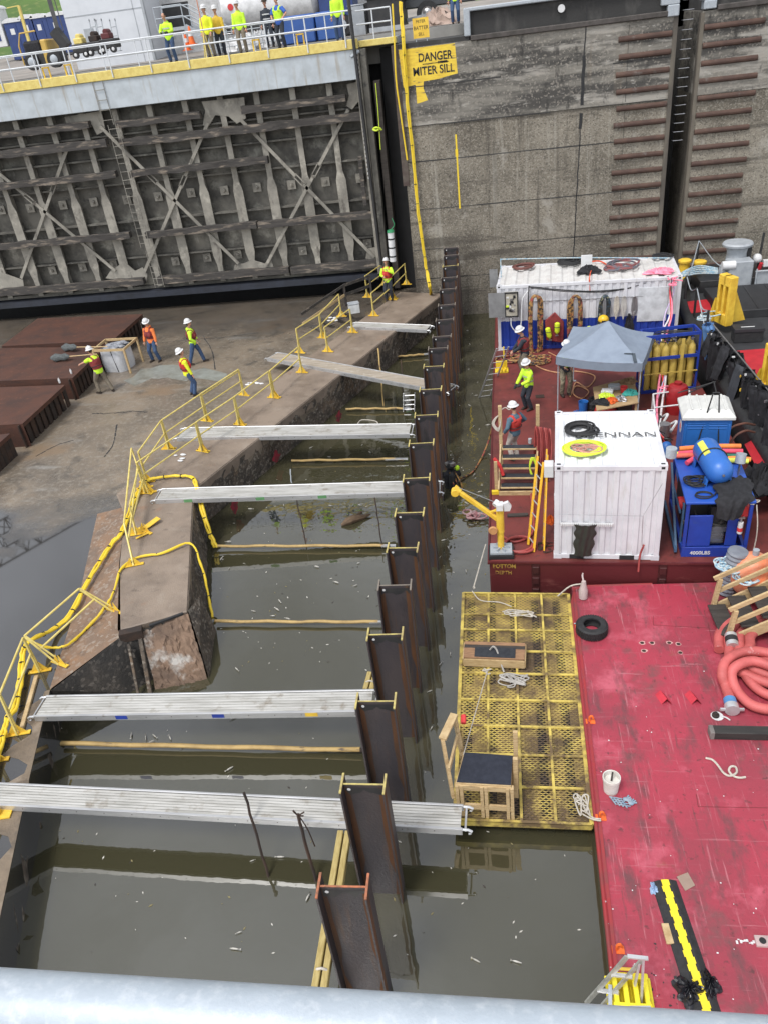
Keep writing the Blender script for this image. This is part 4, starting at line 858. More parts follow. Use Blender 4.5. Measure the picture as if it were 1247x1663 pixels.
def container(name, label, o, L, W_, H, rz, mats, nfr, nsd, nroof, zs=None, hdr=.12):
    o, X, Y = V(o), V((cos(rz), sin(rz), 0)), V((-sin(rz), cos(rz), 0))
    r = thing(name, label, 'container', o)
    c = [o, o + X*L, o + X*L + Y*W_, o + Y*W_]
    mid = [(c[0]+c[1])/2]
    m = MB(); i_ = .05
    for a, b, n, nr in ((c[0], c[1], nfr, -Y), (c[1], c[2], nsd, X), (c[2], c[3], nfr, Y), (c[3], c[0], nsd, -X)):
        t = (b-a).normalized(); corr(m, a + t*.08 - nr*.012, b - t*.08 - nr*.012, .14, H-hdr, n, .036, nr, 1 if zs else None, zs)
    m.build('wall', mats, r, False)
    m = MB()
    pr = []
    for i in range(nroof):
        for u, h in ((0,0),(.35,0),(.5,1),(.85,1),(1,0)): pr.append(((i+u)/nroof, h))
    A = [o + X*(.1 + (L-.2)*u) + Y*.1 + Z*(H-.02-.05*h) for u, h in pr]; B = [p + Y*(W_-.2) for p in A]; n_ = len(A)
    m.add(A + B, [(i, i+1, n_+i+1, n_+i) for i in range(n_-1)])
    m.build('roof', mats[2] if len(mats) > 2 else mats[0], r, False)
    fm = mats[0]
    for p in c: 
        m = MB(); ctr = (c[0]+c[2])/2; q0 = p + (ctr-p)*V((0,0,0)).x
        ins = (X*.06*(1 if (p-o).dot(X) < L/2 else -1)) + (Y*.06*(1 if (p-o).dot(Y) < W_/2 else -1))
        m.box(p + ins + Z*(H/2), (.12, .12, H-.24), rz); m.build('corner_post', fm, r, False, bevel=.008)
    m = MB()
    for a, b in ((0,1),(1,2),(2,3),(3,0)):
        t = (c[b]-c[a]).normalized(); inn = Z.cross(t)
        m.bar(c[a] + t*.17 + inn*.05 + Z*(H-.07), c[b] - t*.17 + inn*.05 + Z*(H-.07), .1, .12)
    m.build('top_rail', fm, r, False, bevel=.008)
    m = MB(); m.k = 1 if zs else 0
    for a, b in ((0,1),(1,2),(2,3),(3,0)):
        t = (c[b]-c[a]).normalized(); inn = Z.cross(t)
        m.bar(c[a] + t*.17 + inn*.05 + Z*.07, c[b] - t*.17 + inn*.05 + Z*.07, .1, .13)
    m.build('bottom_rail', mats[:2] if zs else fm, r, False, bevel=.008)
    for p in c:
        ins = (X*.085*(1 if (p-o).dot(X) < L/2 else -1)) + (Y*.075*(1 if (p-o).dot(Y) < W_/2 else -1))
        for zc in (.06, H-.055):
            m = MB(); m.box(p + ins + Z*zc, (.19, .17, .13), rz); m.k = 1
            if zc > 1: m.box(p + ins + Z*(zc+.066), (.09, .06, .004), rz); m.box(p + ins - Y*(.086 if (p-o).dot(Y) < W_/2 else -.086) + Z*zc, (.08, .004, .06), rz)
            m.build('corner_casting', [fm, black], r, False)
    return r, o, X, Y
RZ1 = -.075
nc, no, nX, nY = container('storage_container', 'small white shipping container with black and lime hose coils on its roof', (1.2, 15.62, DECK), 2.44, 2.85, 2.6, RZ1, [white, white, M('white_roof', (.74,.75,.76), .45, c2=(.64,.65,.67), ns=1.5, c3=(.45,.43,.4), s3=4, lo3=.66, hi3=.8)], 9, 10, 8)
m = MB()
for u in (.22, .7): m.box(no + nX*2.44*u - nY*.002 + Z*.07, (.34, .02, .12), RZ1)
m.build('fork_pocket', black, nc, False)
m = MB()
for i in range(26): m.box(no + nX*(.16 + i*.046) - nY*.03 + Z*1.02, (.03, .05, .06), RZ1)
m.box(no + nX*.75 - nY*.016 + Z*1.02, (1.22, .02, .09), RZ1); m.build('bracket_strip', whiteplain, nc, False)
text('BRENNAN', .36, no + nX*1.42 + nY*1.55 + Z*(2.6-.018), Matrix.Rotation(RZ1, 3, 'Z'), M('faint_black_lettering', (.08,.08,.08), .7, c2=(.4,.4,.4), ns=9, lo=.5, hi=.7), nc, sx=1.15, bold=.002, name='roof_lettering')
m = MB(); m.box(no - nX*.14 + nY*.75 + Z*2.1, (.22, .3, .32), RZ1); m.build('junction_box', whiteplain, nc, False, bevel=.01)
m = MB(); m.cyl(no + nX*2.56 + nY*.45 + Z*2.58, no + nX*2.56 + nY*.45 + Z*2.8, .12, n=14); m.build('floodlight', galv, nc)
RZ2 = -.075
fc, fo, fX, fY = container('dive_container', 'long white and blue shipping container hung with hoses, beneath the concrete wall', (.03, 29.72, DECK), 6.72, 2.75, 2.6, RZ2, [white, blue, whiterust], 24, 9, 15, zs=1.18)
m = MB(); m.box(fo + fX*5.75 - fY*.004 + Z*1.6, (1.05, .02, 1.3), RZ2); m.build('door', M('white_door', (.56,.58,.6), .5), fc, False, bevel=.01)
m = MB(); m.k = 0
m.box(fo + fX*3.3 - fY*.006 + Z*1.92, (4.2, .02, .02), RZ2); m.build('hanger_rail', steel, fc, False)
# open electrical box and grey panels at its left end
r = thing('control_panel', 'open grey electrical cabinet at the left end of the long container', 'cabinet', fo + Z*1.3)
m = MB(); m.box(PY(830,494,29.45), (.5, .14, .92), RZ2); m.k = 1; 
c0 = PY(830,494,29.45) - fY*.075
for k in (-1, 1): m.box(c0 + fX*.24*k, (.05, .05, .95), RZ2); m.box(c0 + Z*.46*k, (.53, .05, .05), RZ2)
m.build('box', [M('panel_cream', (.4,.37,.3), .6), black], r, False)
m = MB(); qq = random.Random(6)
for i in range(16):
    m.k = qq.choice([0,1,1,2,3]); m.box(c0 + fX*qq.uniform(-.17,.17) + Z*qq.uniform(-.37,.37), (qq.uniform(.04,.14), .03, qq.uniform(.04,.12)), RZ2)
m.build('switchgear', [whiteplain, black, limehose, steel], r, False)
m = MB(); m.box(PY(801,452,30.6), (.32, .03, .7), RZ2); m.build('back_sheet', M('grey_sheet', (.2,.2,.2), .6), r, False)
m = MB(); m.box(PY(806,496,29.4), (.62, .03, .95), RZ2); m.build('door', M('grey_sheet', (.2,.2,.2), .6), r, False)
m = MB(); m.tube(spl([PY(829,517,29.35), PY(830,530,29.3), PY(838,538,29.3), PY(845,528,29.3), PY(847,490,29.4), PY(852,478,29.5), PY(860,470,29.55)], 5), .02, 6); m.build('cable', whiteplain, r)
# mast line and white board on the roof
m = MB(); m.tube([fo + fX*.1 + fY*1.2 + Z*2.58, fo + fX*.1 + fY*1.2 + Z*3.3], .02, 6); m.tube(spl([fo + fX*.1 + fY*1.2 + Z*3.28, fo + fX*3 + fY*1.8 + Z*3.0, fo + fX*6.5 + fY*1.9 + Z*2.75], 8), .02, 6)
solo(m, 'roof_line', ropeblue, 'pale blue line strung from a thin mast across the long container roof', 'rope')
m = MB(); m.box(fo + fX*3.38 + fY*1.75 + Z*2.85, (.42, .04, .5), RZ2, ); solo(m, 'white_board', whiteplain, 'small white board standing upright on the long container roof', 'board', bevel=.01)
def roofcoil(px, py, rx, ry, turns, tr, mt, name, lb, z=DECK+2.6, seed=1, cat='hose', jit=.1):
    c = P(px, py, z); m = MB(); m.tube(coil(c, rx, ry, turns, tr, jit, seed=seed), tr, 7); return solo(m, name, mt, lb, cat)
roofcoil(848, 436, .38, .3, 6, .03, M('brown_hose', (.14,.05,.04), .6), 'hose_coil', 'neat brown hose coil at the left end of the long container roof', seed=2)
roofcoil(929, 427, .42, .36, 9, .03, black, 'cable_coil', 'loose black cable coil in front of the white board', seed=3, jit=.25)
roofcoil(1003, 434, .5, .45, 8, .035, M('maroon_hose', (.2,.06,.06), .6, c2=(.1,.1,.12), ns=3, lo=.45, hi=.5), 'hose_coil', 'tangled maroon hose coil in the middle of the long container roof', seed=4, jit=.3)
roofcoil(1074, 419, .33, .24, 5, .03, black, 'cable_coil', 'flat black ring of cable at the right back corner of the long container roof', seed=5)
def heap(name, lb, cat, c, r, n, mt, fl=.45, seed=1, sz=(.35,.6), **k):
    qq = random.Random(seed); c = V(c); m = MB()
    def fn(u, v):
        th = 2*pi*u; ph = v*pi/2; rr_ = 1 + .22*sin(3*th+seed) + .12*sin(7*th+seed*2) + .1*sin(5*ph*2+th*4)
        e = .09*sin(9*th + 6*v*3) + .07*cos(13*th - 9*v)
        return c + V((r[0]*rr_*cos(th)*cos(ph), r[1]*rr_*sin(th)*cos(ph), max(0.005, (r[2]*sin(ph)*(1+e*2.2)) + e*.12*r[2]*3*(v > .05))))
    m.grid(fn, 40, 10)
    return solo(m, name, mt, lb, cat, **k)
heap('black_tarp', 'crumpled black tarp draped at the front edge of the long container roof', 'tarp', P(955, 442, DECK+2.6), (.42,.3,.22), 8, blackcloth, seed=3)
heap('pink_film', 'crumpled pink plastic film on the right end of the long container roof', 'film', P(1072, 443, DECK+2.6), (.5,.22,.16), 8, pink, seed=5)
m = MB(); m.tube(spl([P(960,437,DECK+2.65), PY(957,447,29.55), PY(956,462,29.5), PY(957,474,29.5)], 5), .03, 6, flat=.4); m.tube(spl([P(952,426,DECK+2.65), P(972,424,DECK+2.65), P(985,430,DECK+2.65)], 5), .03, 6)
solo(m, 'orange_strap', M('orange_strap', (.7,.1,.04), .6), 'orange strap hanging over the front edge of the long container', 'strap')
# hoses hung on the front of the long container
def hung(px, y0, y1, w_, n, tr, mt, name, lb, Y=29.25, seed=1):
    qq = random.Random(seed); m = MB(); a = PY(px, y0, Y+.1); 
    for i in range(n):
        hw_ = w_*(.55 + .45*i/n); p = a + V((qq.uniform(-.03,.03), -.03-.05*qq.random(), -.05*i/n)); L = qq.uniform(.9, 1.03)*(PY(px, y0, Y).z - PY(px, y1, Y).z)
        pts = [p + V((-hw_, 0, -L*.9)), p + V((-hw_, 0, -L*.4)), p + V((-hw_*.9, -.02, -.14)), p + V((0, -.03, .06)), p + V((hw_*.9, -.02, -.14)), p + V((hw_, 0, -L*.4)), p + V((hw_*.85, 0, -L*.85)), p + V((0, -.02, -L))]
        m.tube(spl([v + V((qq.uniform(-.025,.025), qq.uniform(-.02,.02), 0)) for v in pts], 5, True), tr, 6, True)
    return solo(m, name, mt, lb, 'hose', 'hoses hung on the container front')
hb = M('umbilical_brown', (.34,.19,.06), .6, c2=(.03,.02,.02), ns=9, lo=.45, hi=.55, c3=(.28,.06,.05), s3=6, lo3=.55, hi3=.6)
hung(869, 481, 578, .24, 11, .035, hb, 'hung_hose', 'long tan and black dive hose loop nearest the electrical cabinet', seed=1)
hung(934, 481, 560, .25, 11, .035, hb, 'hung_hose', 'tan and black dive hose loop hung just left of the tent peak', seed=2)
hung(981, 481, 552, .2, 11, .032, M('umbilical_blue', (.03,.06,.09), .6, c2=(.02,.02,.02), ns=9, lo=.45, hi=.55, c3=(.2,.2,.12), s3=8, lo3=.6, hi3=.64), 'hung_hose', 'dark blue dive hose loop hung directly behind the tent peak', seed=3)
for i, (px, y1, mt, lb) in enumerate(((1001, 516, rope, 'thin maroon and white rope hank right of the dark blue hose loop'), (1013, 520, M('white_hank', (.45,.43,.4), .8), 'fat pale rope hank in the middle of the long container front'), (1030, 512, steel, 'thin steel rope hank left of the container door'))):
    m = MB(); a = PY(px, 482, 29.3)
    for k in range(6): 
        w0 = .035*(k+1)/3; m.tube(spl([a + V((-w0,0,-.1)), a + V((0,-.03,.03)), a + V((w0,0,-.1)), a + V((w0*1.2,-.02,-.75+.05*k)), a + V((-w0*1.2,-.02,-.8+.05*k))], 4, True), .014, 5, True)
    solo(m, 'rope_hank', mt, lb, 'rope', 'ropes hung on the container front')
for i, (px, py, tl, lb) in enumerate(((890, 540, .25, 'left lime air bottle hung on the container between two hose loops'), (904, 532, -.25, 'right lime air bottle hung on the container between two hose loops'), (956, 538, 0, 'lime air bottle half hidden by the tent, beside the second hose loop'))):
    c = PY(px, py, 29.2); d_ = V((.45*sin(tl+.2), -.05, -.95)).normalized()
    r = thing('air_bottle', lb, 'air tank', c, 'lime air bottles hung on the container')
    m = MB(); m.tube([c - d_*.2, c - d_*.16, c + d_*.14, c + d_*.2, c + d_*.24], .1, 12, rs=[.05,.1,.1,.07,.03]); m.build('cylinder', M('lime_bottle', (.62,.75,.03), .45, c2=(.5,.62,.03)), r)
    m = MB(); m.cyl(c + d_*.23, c + d_*.32, .025, n=8); m.box(c + d_*.31, (.12,.04,.04)); m.build('valve', steel, r)
    m = MB(); m.tube([c - d_*.03 + V((.1*cos(t*pi/5), .1*sin(t*pi/5), 0)) for t in range(10)], .014, 5, True); m.build('strap', black, r)
m = MB(); c = PY(899, 545, 29.3); m.extr([PY(884,520,29.4), PY(900,506,29.4), PY(915,522,29.4), PY(914,556,29.4), PY(886,552,29.4)], (0,-.08,0)); solo(m, 'harness_bag', [vestred], 'maroon and black harness hung behind the two lime air bottles', 'harness', bevel=.03)
m = MB(); c = PY(979, 519, 29.1); m.sph(c, .2, 14, (1,1,.9)); m.k = 1; m.tube([c + V((.2*cos(t*pi/8), .2*sin(t*pi/8), -.06)) for t in range(16)], .02, 6, True); m.box(c + V((0,-.17,-.05)), (.16,.1,.14)); solo(m, 'dive_helmet', [M('helmet_yellow', (.8,.5,.02), .35), black], 'yellow dive helmet hung above the tent peak', 'helmet')
heap('wet_gear', 'dark dive gear with a lime patch hung left of the container door', 'dive gear', PY(1020,530,29.25)+V((0,0,-.2)), (.16,.1,.55), 8, blackcloth, seed=8)
m = MB(); m.tube(spl([PY(857,520,29.4), PY(858,470,29.5), PY(862,466,29.5), PY(900,470,29.45), PY(960,473,29.4), PY(1020,468,29.4), PY(1060,458,29.4), PY(1085,449,29.3)], 6), .022, 6); m.tube(spl([PY(862,468,29.48), PY(930,474,29.4), PY(1000,472,29.4), PY(1080,450,29.35)], 6), .018, 6)
solo(m, 'power_cable', black, 'twin black cables running along the front of the long container', 'cable')
# ribbon-wrapped hoses from the container corner down to the deck
rb1 = [PY(1092,450,29.0), PY(1093,470,28.9), PY(1086,510,28.5), PY(1081,545,27.5), PY(1076,600,25.5), PY(1070,660,23.0), PY(1062,690,21.5), PY(1066,720,20.6)]
r = thing('umbilical_bundle', 'sagging pink white and red ribbon wrapped hoses falling from the container corner', 'hose', rb1[-1])
for k, (mt, rr_) in enumerate(((pink, .035), (M('white_hose', (.7,.66,.66), .6), .035), (redband, .025), (M('lilac_hose', (.5,.4,.6), .6), .022), (blackpaint, .018))):
    qq = random.Random(k); m = MB(); pts = [p + V((qq.uniform(-.14,.14), qq.uniform(-.1,.1), qq.uniform(-.1,.1))) for p in rb1[:-1]] + [rb1[-1] + V((k*.12-.2, .1*k, .1))]
    m.tube(spl(pts, 6), rr_, 6); m.build('hose', mt, r)
m = MB()
for px, py, YY in ((1092,456,28.9), (1093,463,28.9), (1073,635,24)): m.tube(coil(PY(px,py,YY), .12, .05, 3, .02, .2, 12, seed=px), .02, 5)
m.build('ribbon', pink, r)
# ---- tent
r = thing('pop_up_tent', 'grey square pop up tent on thin legs over the barge deck', 'tent', (3.4, 24.6, DECK))
E_ = [P(902,579,2.95), P(930,530,3.0), P(1061,540,3.0), P(1043,590,2.95)]; pk = P(985,523,3.75)
pk = (E_[0]+E_[1]+E_[2]+E_[3])/4 + V((.05,0,.85)); pk.z = 3.75
m = MB()
for i in range(4):
    a, b = E_[i], E_[(i+1) % 4]
    def fn(u, v, a=a, b=b): 
        p = a.lerp(b, u).lerp(pk, v); s_ = .1*sin(pi*u)*(1-v)*1.0 + .12*sin(pi*v)
        return p - Z*s_*.8
    m.grid(fn, 10, 8)
m.build('canopy', canvas, r)
m = MB()
for i in range(4):
    a, b = E_[i], E_[(i+1) % 4]; out_ = ((a+b)/2 - pk); out_.z = 0; out_.normalize()
    m.grid(lambda u, v, a=a, b=b: a.lerp(b, u) - Z*(.08*sin(pi*u)+.26*v) + out_*(.03*v + .012*sin(u*30)), 24, 2)
m.build('valance', M('valance_canvas', (.16,.19,.235), .75, c2=(.135,.16,.2)), r)
for e in E_:
    ins = (pk-e); ins.z = 0; p = e + ins.normalized()*.08; m = MB(); m.bar(p - Z*.05, V((p.x, p.y, DECK)), .035, .035); m.bar(V((p.x,p.y,DECK+.006)), V((p.x+.1,p.y,DECK+.006)), .1, .01); m.build('leg', greypaint, r, False)
m = MB(); a = P(1015,573,3.02); 
m.bar(P(1013,574,3.08), P(1027,574,3.12), .05, .012); m.bar(P(1028,574,3.1), P(1031,588,2.98), .1, .012); m.build('roof_strap', M('dark_canvas', (.05,.065,.08), .8), r, False)
# ---- gas bottle rack
rk = thing('gas_rack', 'blue frame rack packed with yellow gas bottles right of the tent', 'gas rack', (5.6, 25.4, DECK))
ro = V((4.78, 24.9, DECK)); rX = V((cos(.1), sin(.1), 0)); rX = V((1,.1,0)).normalized(); rY = Z.cross(rX)
gasy = M('gas_bottle_yellow', (.5,.36,.08), .5, c2=(.4,.28,.06), ns=3, c3=(.25,.17,.06), s3=7, lo3=.62, hi3=.78)
for j in range(2):
    for i in range(6):
        b = ro + rX*(.15+.285*i) + rY*(.16+.34*j); m = MB()
        m.lathe([(.12,.08),(.125,.12),(.125,1.42),(.1,1.54),(.045,1.62),(.04,1.68)], b, 12); o = m.build('gas_bottle', gasy, rk)
        m = MB(); m.cyl(b + Z*1.68, b + Z*1.78, .025, n=6); m.box(b + Z*1.76, (.1,.03,.03)); m.build('valve', steel, o)
m = MB()
for z in (.05, 1.22, 1.98):
    for a, b in ((0,0,),): pass
    c4 = [ro + Z*z, ro + rX*1.75 + Z*z, ro + rX*1.75 + rY*.68 + Z*z, ro + rY*.68 + Z*z]
    for i in range(4): m.bar(c4[i], c4[(i+1) % 4], .05, .1)
for u, v in ((0,0),(1.75,0),(1.75,.68),(0,.68)): m.bar(ro + rX*u + rY*v, ro + rX*u + rY*v + Z*2.0, .06, .06)
m.build('frame', blue, rk, False)
m = MB(); m.bar(ro - rY*.06 + rX*1.2 + Z*.3, ro - rY*.06 + rX*1.2 + Z*1.85, .1, .04); m.bar(ro - rY*.04 + Z*.7, ro - rY*.04 + rX*1.75 + Z*.7, .03, .04); m.build('strap_bar', gasy, rk, False)
m = MB(); qq = random.Random(2)
for i in range(7): m.tube(spl([ro + rX*qq.uniform(.1,1.7) + rY*qq.uniform(0,.6) + Z*qq.uniform(1.7,1.95) for _ in range(4)], 5), .016, 5)
m.build('manifold_hose', blackpaint, rk)
# ---- portable toilet
TO = V((4.72, 18.75, DECK)); tX = V((1,-.1,0)).normalized(); tY = Z.cross(tX); tr_ = thing('portable_toilet', 'light blue portable toilet with white roof standing on the barge', 'toilet', TO + tX*.6 + tY*.55)
def tb(mb, u0, u1, v0, v1, z0, z1): mb.box(TO + tX*(u0+u1)/2 + tY*(v0+v1)/2 + Z*(z0+z1)/2, (u1-u0, v1-v0, z1-z0), atan2(tX.y, tX.x))
m = MB(); tb(m, 0, 1.15, 0, 1.1, .12, 2.05); 
for z in (.5,.62, 1.25,): tb(m, .06, 1.09, -.02, 0, z, z+.05)
for u in (.08, .6):
    for k in range(3): tb(m, u, u+.45, -.015, 0, 1.78+.07*k, 1.81+.07*k)
tb(m, .03, .07, -.02, 0, .15, 1.9); tb(m, 1.08, 1.12, -.02, 0, .15, 1.9)
m.build('cabin', bluelight, tr_, False, bevel=.012)
m = MB(); tb(m, -.01, 0, .2, .9, .2, 1.9); m.build('door', bluelight, tr_, False); 
m = MB(); c = TO - tX*.012 + tY*.5 + Z*1.62; m.lathe([(.18,0),(.18,.006)], c, 16, Matrix((tY, Z, -tX)).transposed()); m.k = 1; m.lathe([(.08,.006),(.08,.009)], c, 12, Matrix((tY, Z, -tX)).transposed()); m.build('round_label', [whiteplain, redband], tr_, False)
m = MB(); m.add([TO + tX*u + tY*v + Z*z for u, v, z in ((-.07,-.07,2.05),(1.22,-.07,2.05),(1.22,1.17,2.05),(-.07,1.17,2.05),(-.07,-.07,2.13),(1.22,-.07,2.13),(1.22,1.17,2.13),(-.07,1.17,2.13),(.08,.12,2.28),(1.07,.12,2.28),(1.07,.98,2.28),(.08,.98,2.28))], [(0,1,5,4),(1,2,6,5),(2,3,7,6),(3,0,4,7),(4,5,9,8),(5,6,10,9),(6,7,11,10),(7,4,8,11),(8,9,10,11),(3,2,1,0)])
for i in range(5): m.bar(TO + tX*(.18+.2*i) + tY*.1 + Z*2.29, TO + tX*(.18+.2*i) + tY*1.0 + Z*2.29, .05, .03)
m.build('roof', M('toilet_roof', (.58,.58,.55), .6, c2=(.5,.5,.48)), tr_, False, bevel=.01)
m = MB(); ap = TO + tX*.7 + tY*.1 + Z*2.75; ap2 = TO + tX*.75 + tY*.9 + Z*2.7
for p, q_ in ((ap - tX*.07, TO + tX*.25 - tY*.1 + Z*.7), (ap + tX*.07, TO + tX*.95 - tY*.1 + Z*.6), (ap - tX*.08, ap + tX*.08), (ap, ap2), (ap2, TO + tX*.2 + tY*1.1 + Z*2.3), (ap2 + tX*.05, TO - tX*.1 + tY*1.0 + Z*2.35)): m.tube([p, q_], .018, 6)
solo(m, 'lifting_sling', black, 'black lifting slings rigged over the toilet roof', 'sling')
# ---- compressor skid
SO = V((4.17, 15.55, DECK)); sX = V((1,-.03,0)).normalized(); sY = V((.07,1,0)).normalized()
sk = thing('compressor_skid', 'open blue steel skid with an engine inside and a folded jacket on top', 'compressor', SO + sX*.7)
def sb(mb, u0, u1, v0, v1, z0, z1):
    vs = [SO + sX*u + sY*v + Z*z for z in (z0, z1) for v in (v0, v1) for u in (u0, u1)]
    mb.add(vs, [(0,2,3,1),(4,5,7,6),(0,1,5,4),(2,6,7,3),(0,4,6,2),(1,3,7,5)])
m = MB()
sb(m, 0, 1.45, 0, .08, 0, .28); sb(m, 0, 1.45, 2.3, 2.38, 0, .28); sb(m, 0, .08, .08, 2.3, 0, .22); sb(m, 1.37, 1.45, .08, 2.3, 0, .22); sb(m, .08, 1.37, .08, .5, .02, .06)
for u in (0, 1.37): 
    for v in (0, 2.3): sb(m, u, u+.08, v, v+.08, .28, 1.5)
m.build('frame', blue, sk, False, bevel=.008)
m = MB(); sb(m, -.03, 1.48, -.03, 2.4, 1.5, 1.56); m.build('top_plate', M('blue_top', (.02,.085,.42), .4, c2=(.018,.07,.36), ns=2, c3=(.04,.11,.3), s3=5, lo3=.64, hi3=.8), sk, False, bevel=.01)
m = MB(); sb(m, .1, .62, .02, .06, .3, 1.16); sb(m, .95, 1.2, .04, .08, .3, 1.1); m.build('side_panel', blue, sk, False, bevel=.01)
m = MB(); 
sb(m, -.02, .02, .3, .38, .2, 1.3); m.bar(SO - sX*.1 + sY*.2 + Z*.1, SO - sX*.06 + sY*2.2 + Z*1.35, .05, .06); m.bar(SO - sX*.12 + sY*.1 + Z*.12, SO - sX*.12 + sY*2.3 + Z*.12, .06, .1); m.bar(SO - sX*.04 + sY*.5 + Z*.95, SO - sX*.04 + sY*2 + Z*.95, .04, .05)
m.build('side_rail', M('blue_grey_steel', (.05,.11,.2), .5), sk, False)
m = MB(); qq = random.Random(9)
sb(m, .66, .92, .2, .8, .25, .62); sb(m, .62, .98, .15, 1.3, .62, .75)
for k in range(5): sb(m, .64, .94, .17+.001*k, .2, .3+.06*k, .33+.06*k)
m.k = 1; sb(m, .12, 1.3, .5, 2.1, .3, 1.2); sb(m, .6, .95, .25, .7, .75, 1.25)
m.k = 2
for k in range(26): m.cyl(SO + sX*qq.uniform(.02,.9) + sY*qq.uniform(.1,1.8) + Z*qq.uniform(.4,1.3), SO + sX*qq.uniform(.02,1.2) + sY*qq.uniform(.1,1.8) + Z*qq.uniform(.3,1.3), qq.uniform(.012,.035), n=6)
m.build('engine', [steel, blackpaint, M('engine_hose', (.05,.045,.04), .6)], sk, False)
m = MB(); m.cyl(SO + sX*.3 + sY*1.0 + Z*.9, SO - sX*.02 + sY*1.0 + Z*.9, .16, n=14); m.cyl(SO + sX*1.3 + sY*.5 + Z*1.2, SO + sX*1.3 + sY*.1 + Z*1.2, .14, n=14); m.build('red_filter', redband, sk)
text('4000LBS', .13, SO + sX*.42 - sY*.006 + Z*.12, Matrix.Rotation(atan2(sX.y, sX.x), 3, 'Z') @ Matrix.Rotation(pi/2, 3, 'X'), whiteplain, sk, bold=.003)
for p in ((1.4, 1.1), (-.1, .75)):
    pass
m = MB(); m.cyl(SO + sX*1.3 + sY*1.15 + Z*1.56, SO + sX*1.3 + sY*1.15 + Z*1.9, .025, n=8); m.k = 1; m.cyl(SO + sX*1.3 + sY*1.15 + Z*1.9, SO + sX*1.32 + sY*1.2 + Z*2.12, .12, n=14); m.build('air_intake', [steel, galv], sk)
m = MB(); c = SO + sX*1.22 - sY*.02 + Z*.7
m.cyl(c, c + Z*.3, .06, n=10); m.k = 1; m.cyl(c + Z*.3, c + Z*.42, .03, n=8); m.box(c + Z*.42, (.14,.05,.04)); m.k = 2; m.cyl(c + Z*.06, c + Z*.16, .062, n=10)
solo(m, 'fire_extinguisher', [whiteplain, steel, redband], 'small white and red fire extinguisher on the skid end post', 'extinguisher')
# tank on top
ta_ = P(1133,760,DECK+1.9) ; TA = SO + sX*.78 + sY*.6 + Z*1.95; TB = SO + sX*.62 + sY*1.85 + Z*1.95; td = (TB-TA).normalized()
tk = thing('air_tank', 'rounded blue air tank lying on top of the compressor skid', 'tank', (TA+TB)/2 - Z*.34)
R_ = .31; m = MB(); m.tube([TA - td*.16, TA - td*.12, TA - td*.03, TA + td*.08, TB - td*.08, TB + td*.03, TB + td*.12, TB + td*.16], R_, 20, rs=[.07,.17,.265,R_,R_,.265,.17,.07]); m.build('shell', bluetank, tk)
m = MB()
for p in (TA.lerp(TB,.1), TA.lerp(TB,.85)):
    for k in (-1, 1): m.bar(p + sX*.26*k - Z*.2, p + sX*.28*k - Z*.39, .05, .2, sY)
m.build('foot', bluetank, tk, False)
m = MB(); c = TA.lerp(TB, .6); 
def rim(p, th, r_): return p + (sX*cos(th) + Z*sin(th))*r_
m.grid(lambda u, v: rim(TA.lerp(TB, .38+.5*v), radians(112+28*u), R_+.004), 4, 2); m.build('yellow_label', M('label_yellow', (.65,.65,.1), .5), tk)
m = MB(); m.tube([rim(TA.lerp(TB,.5), radians(a), R_+.012) for a in range(0, 181, 15)], .02, 6); m.build('strap', black, tk)
m = MB(); m.tube([TA - td*.17 + Z*.04, TA - td*.2 + Z*.04], .03, 8); m.build('plug', steel, tk)
ncol = [M('noodle_orange', (.85,.24,.05), .7), M('noodle_pink', (.8,.08,.14), .7), M('noodle_green', (.02,.16,.1), .7), M('noodle_lime', (.7,.75,.1), .7), M('noodle_salmon', (.8,.15,.1), .7)]
for i, (k, du, dv, z, L, a, lb) in enumerate(((0,.1,2.25,1.72,1.45,.02,'long orange foam tube, the one farthest back on the skid top'), (1,.05,2.08,1.68,1.5,-.03,'pink foam tube in front of the orange one'), (2,.7,1.9,1.63,.7,-.02,'dark green foam tube passing behind the blue tank'), (3,1.0,1.72,1.63,.62,-.12,'lime foam tube at the right side of the blue tank'), (0,1.0,1.84,1.62,.7,-.06,'short orange foam tube end beside the lime one'), (4,.0,2.0,1.66,.7,-.1,'red foam tube sticking out left of the blue tank'), (1,.2,1.65,1.64,.6,.7,'pink foam tube end pointing to the viewer left of the blue tank'), (3,-.06,2.1,1.63,.5,0.0,'short lime foam tube at the left end of the bundle'))):
    A = SO + sX*du + sY*dv + Z*z; B = A + (sX*cos(a) + sY*sin(a))*L + Z*rnd.uniform(-.02,.04); m = MB(); m.tube(spl([A, A.lerp(B,.5)+Z*.03, B], 4), .062, 10); solo(m, 'foam_tube', ncol[k], lb, 'pool noodle', 'foam tubes heaped on the skid')
def cloth(name, lb, cat, pts, th, mt, seed=1, **k):
    """soft garment: a thick rumpled sheet over a poly-line of (centre, half width vector)"""
    qq = random.Random(seed); m = MB(); N_ = len(pts); nu = 10
    def fn(u, v, s_):
        f = v*(N_-1); i = min(int(f), N_-2); f -= i; c = V(pts[i][0]).lerp(V(pts[i+1][0]), f); w_ = V(pts[i][1]).lerp(V(pts[i+1][1]), f)
        t = (V(pts[i+1][0])-V(pts[i][0])).normalized(); n = t.cross(w_).normalized()
        wob = .5 + .5*sin(u*19+seed+v*3) 
        return c + w_*(2*u-1)*(1+.12*sin(v*17+seed)) + n*s_*(th*(sin(pi*u)*.8+.12) + th*.7*wob*sin(pi*min(1,u+.02)))
    m.grid(lambda u, v: fn(u, v, 1), nu*2, 14); m.grid(lambda u, v: fn(u, v, -1), nu*2, 14)
    return solo(m, name, mt, lb, cat, **k)
c0 = SO + sX*1.05 + sY*.5 + Z*1.62
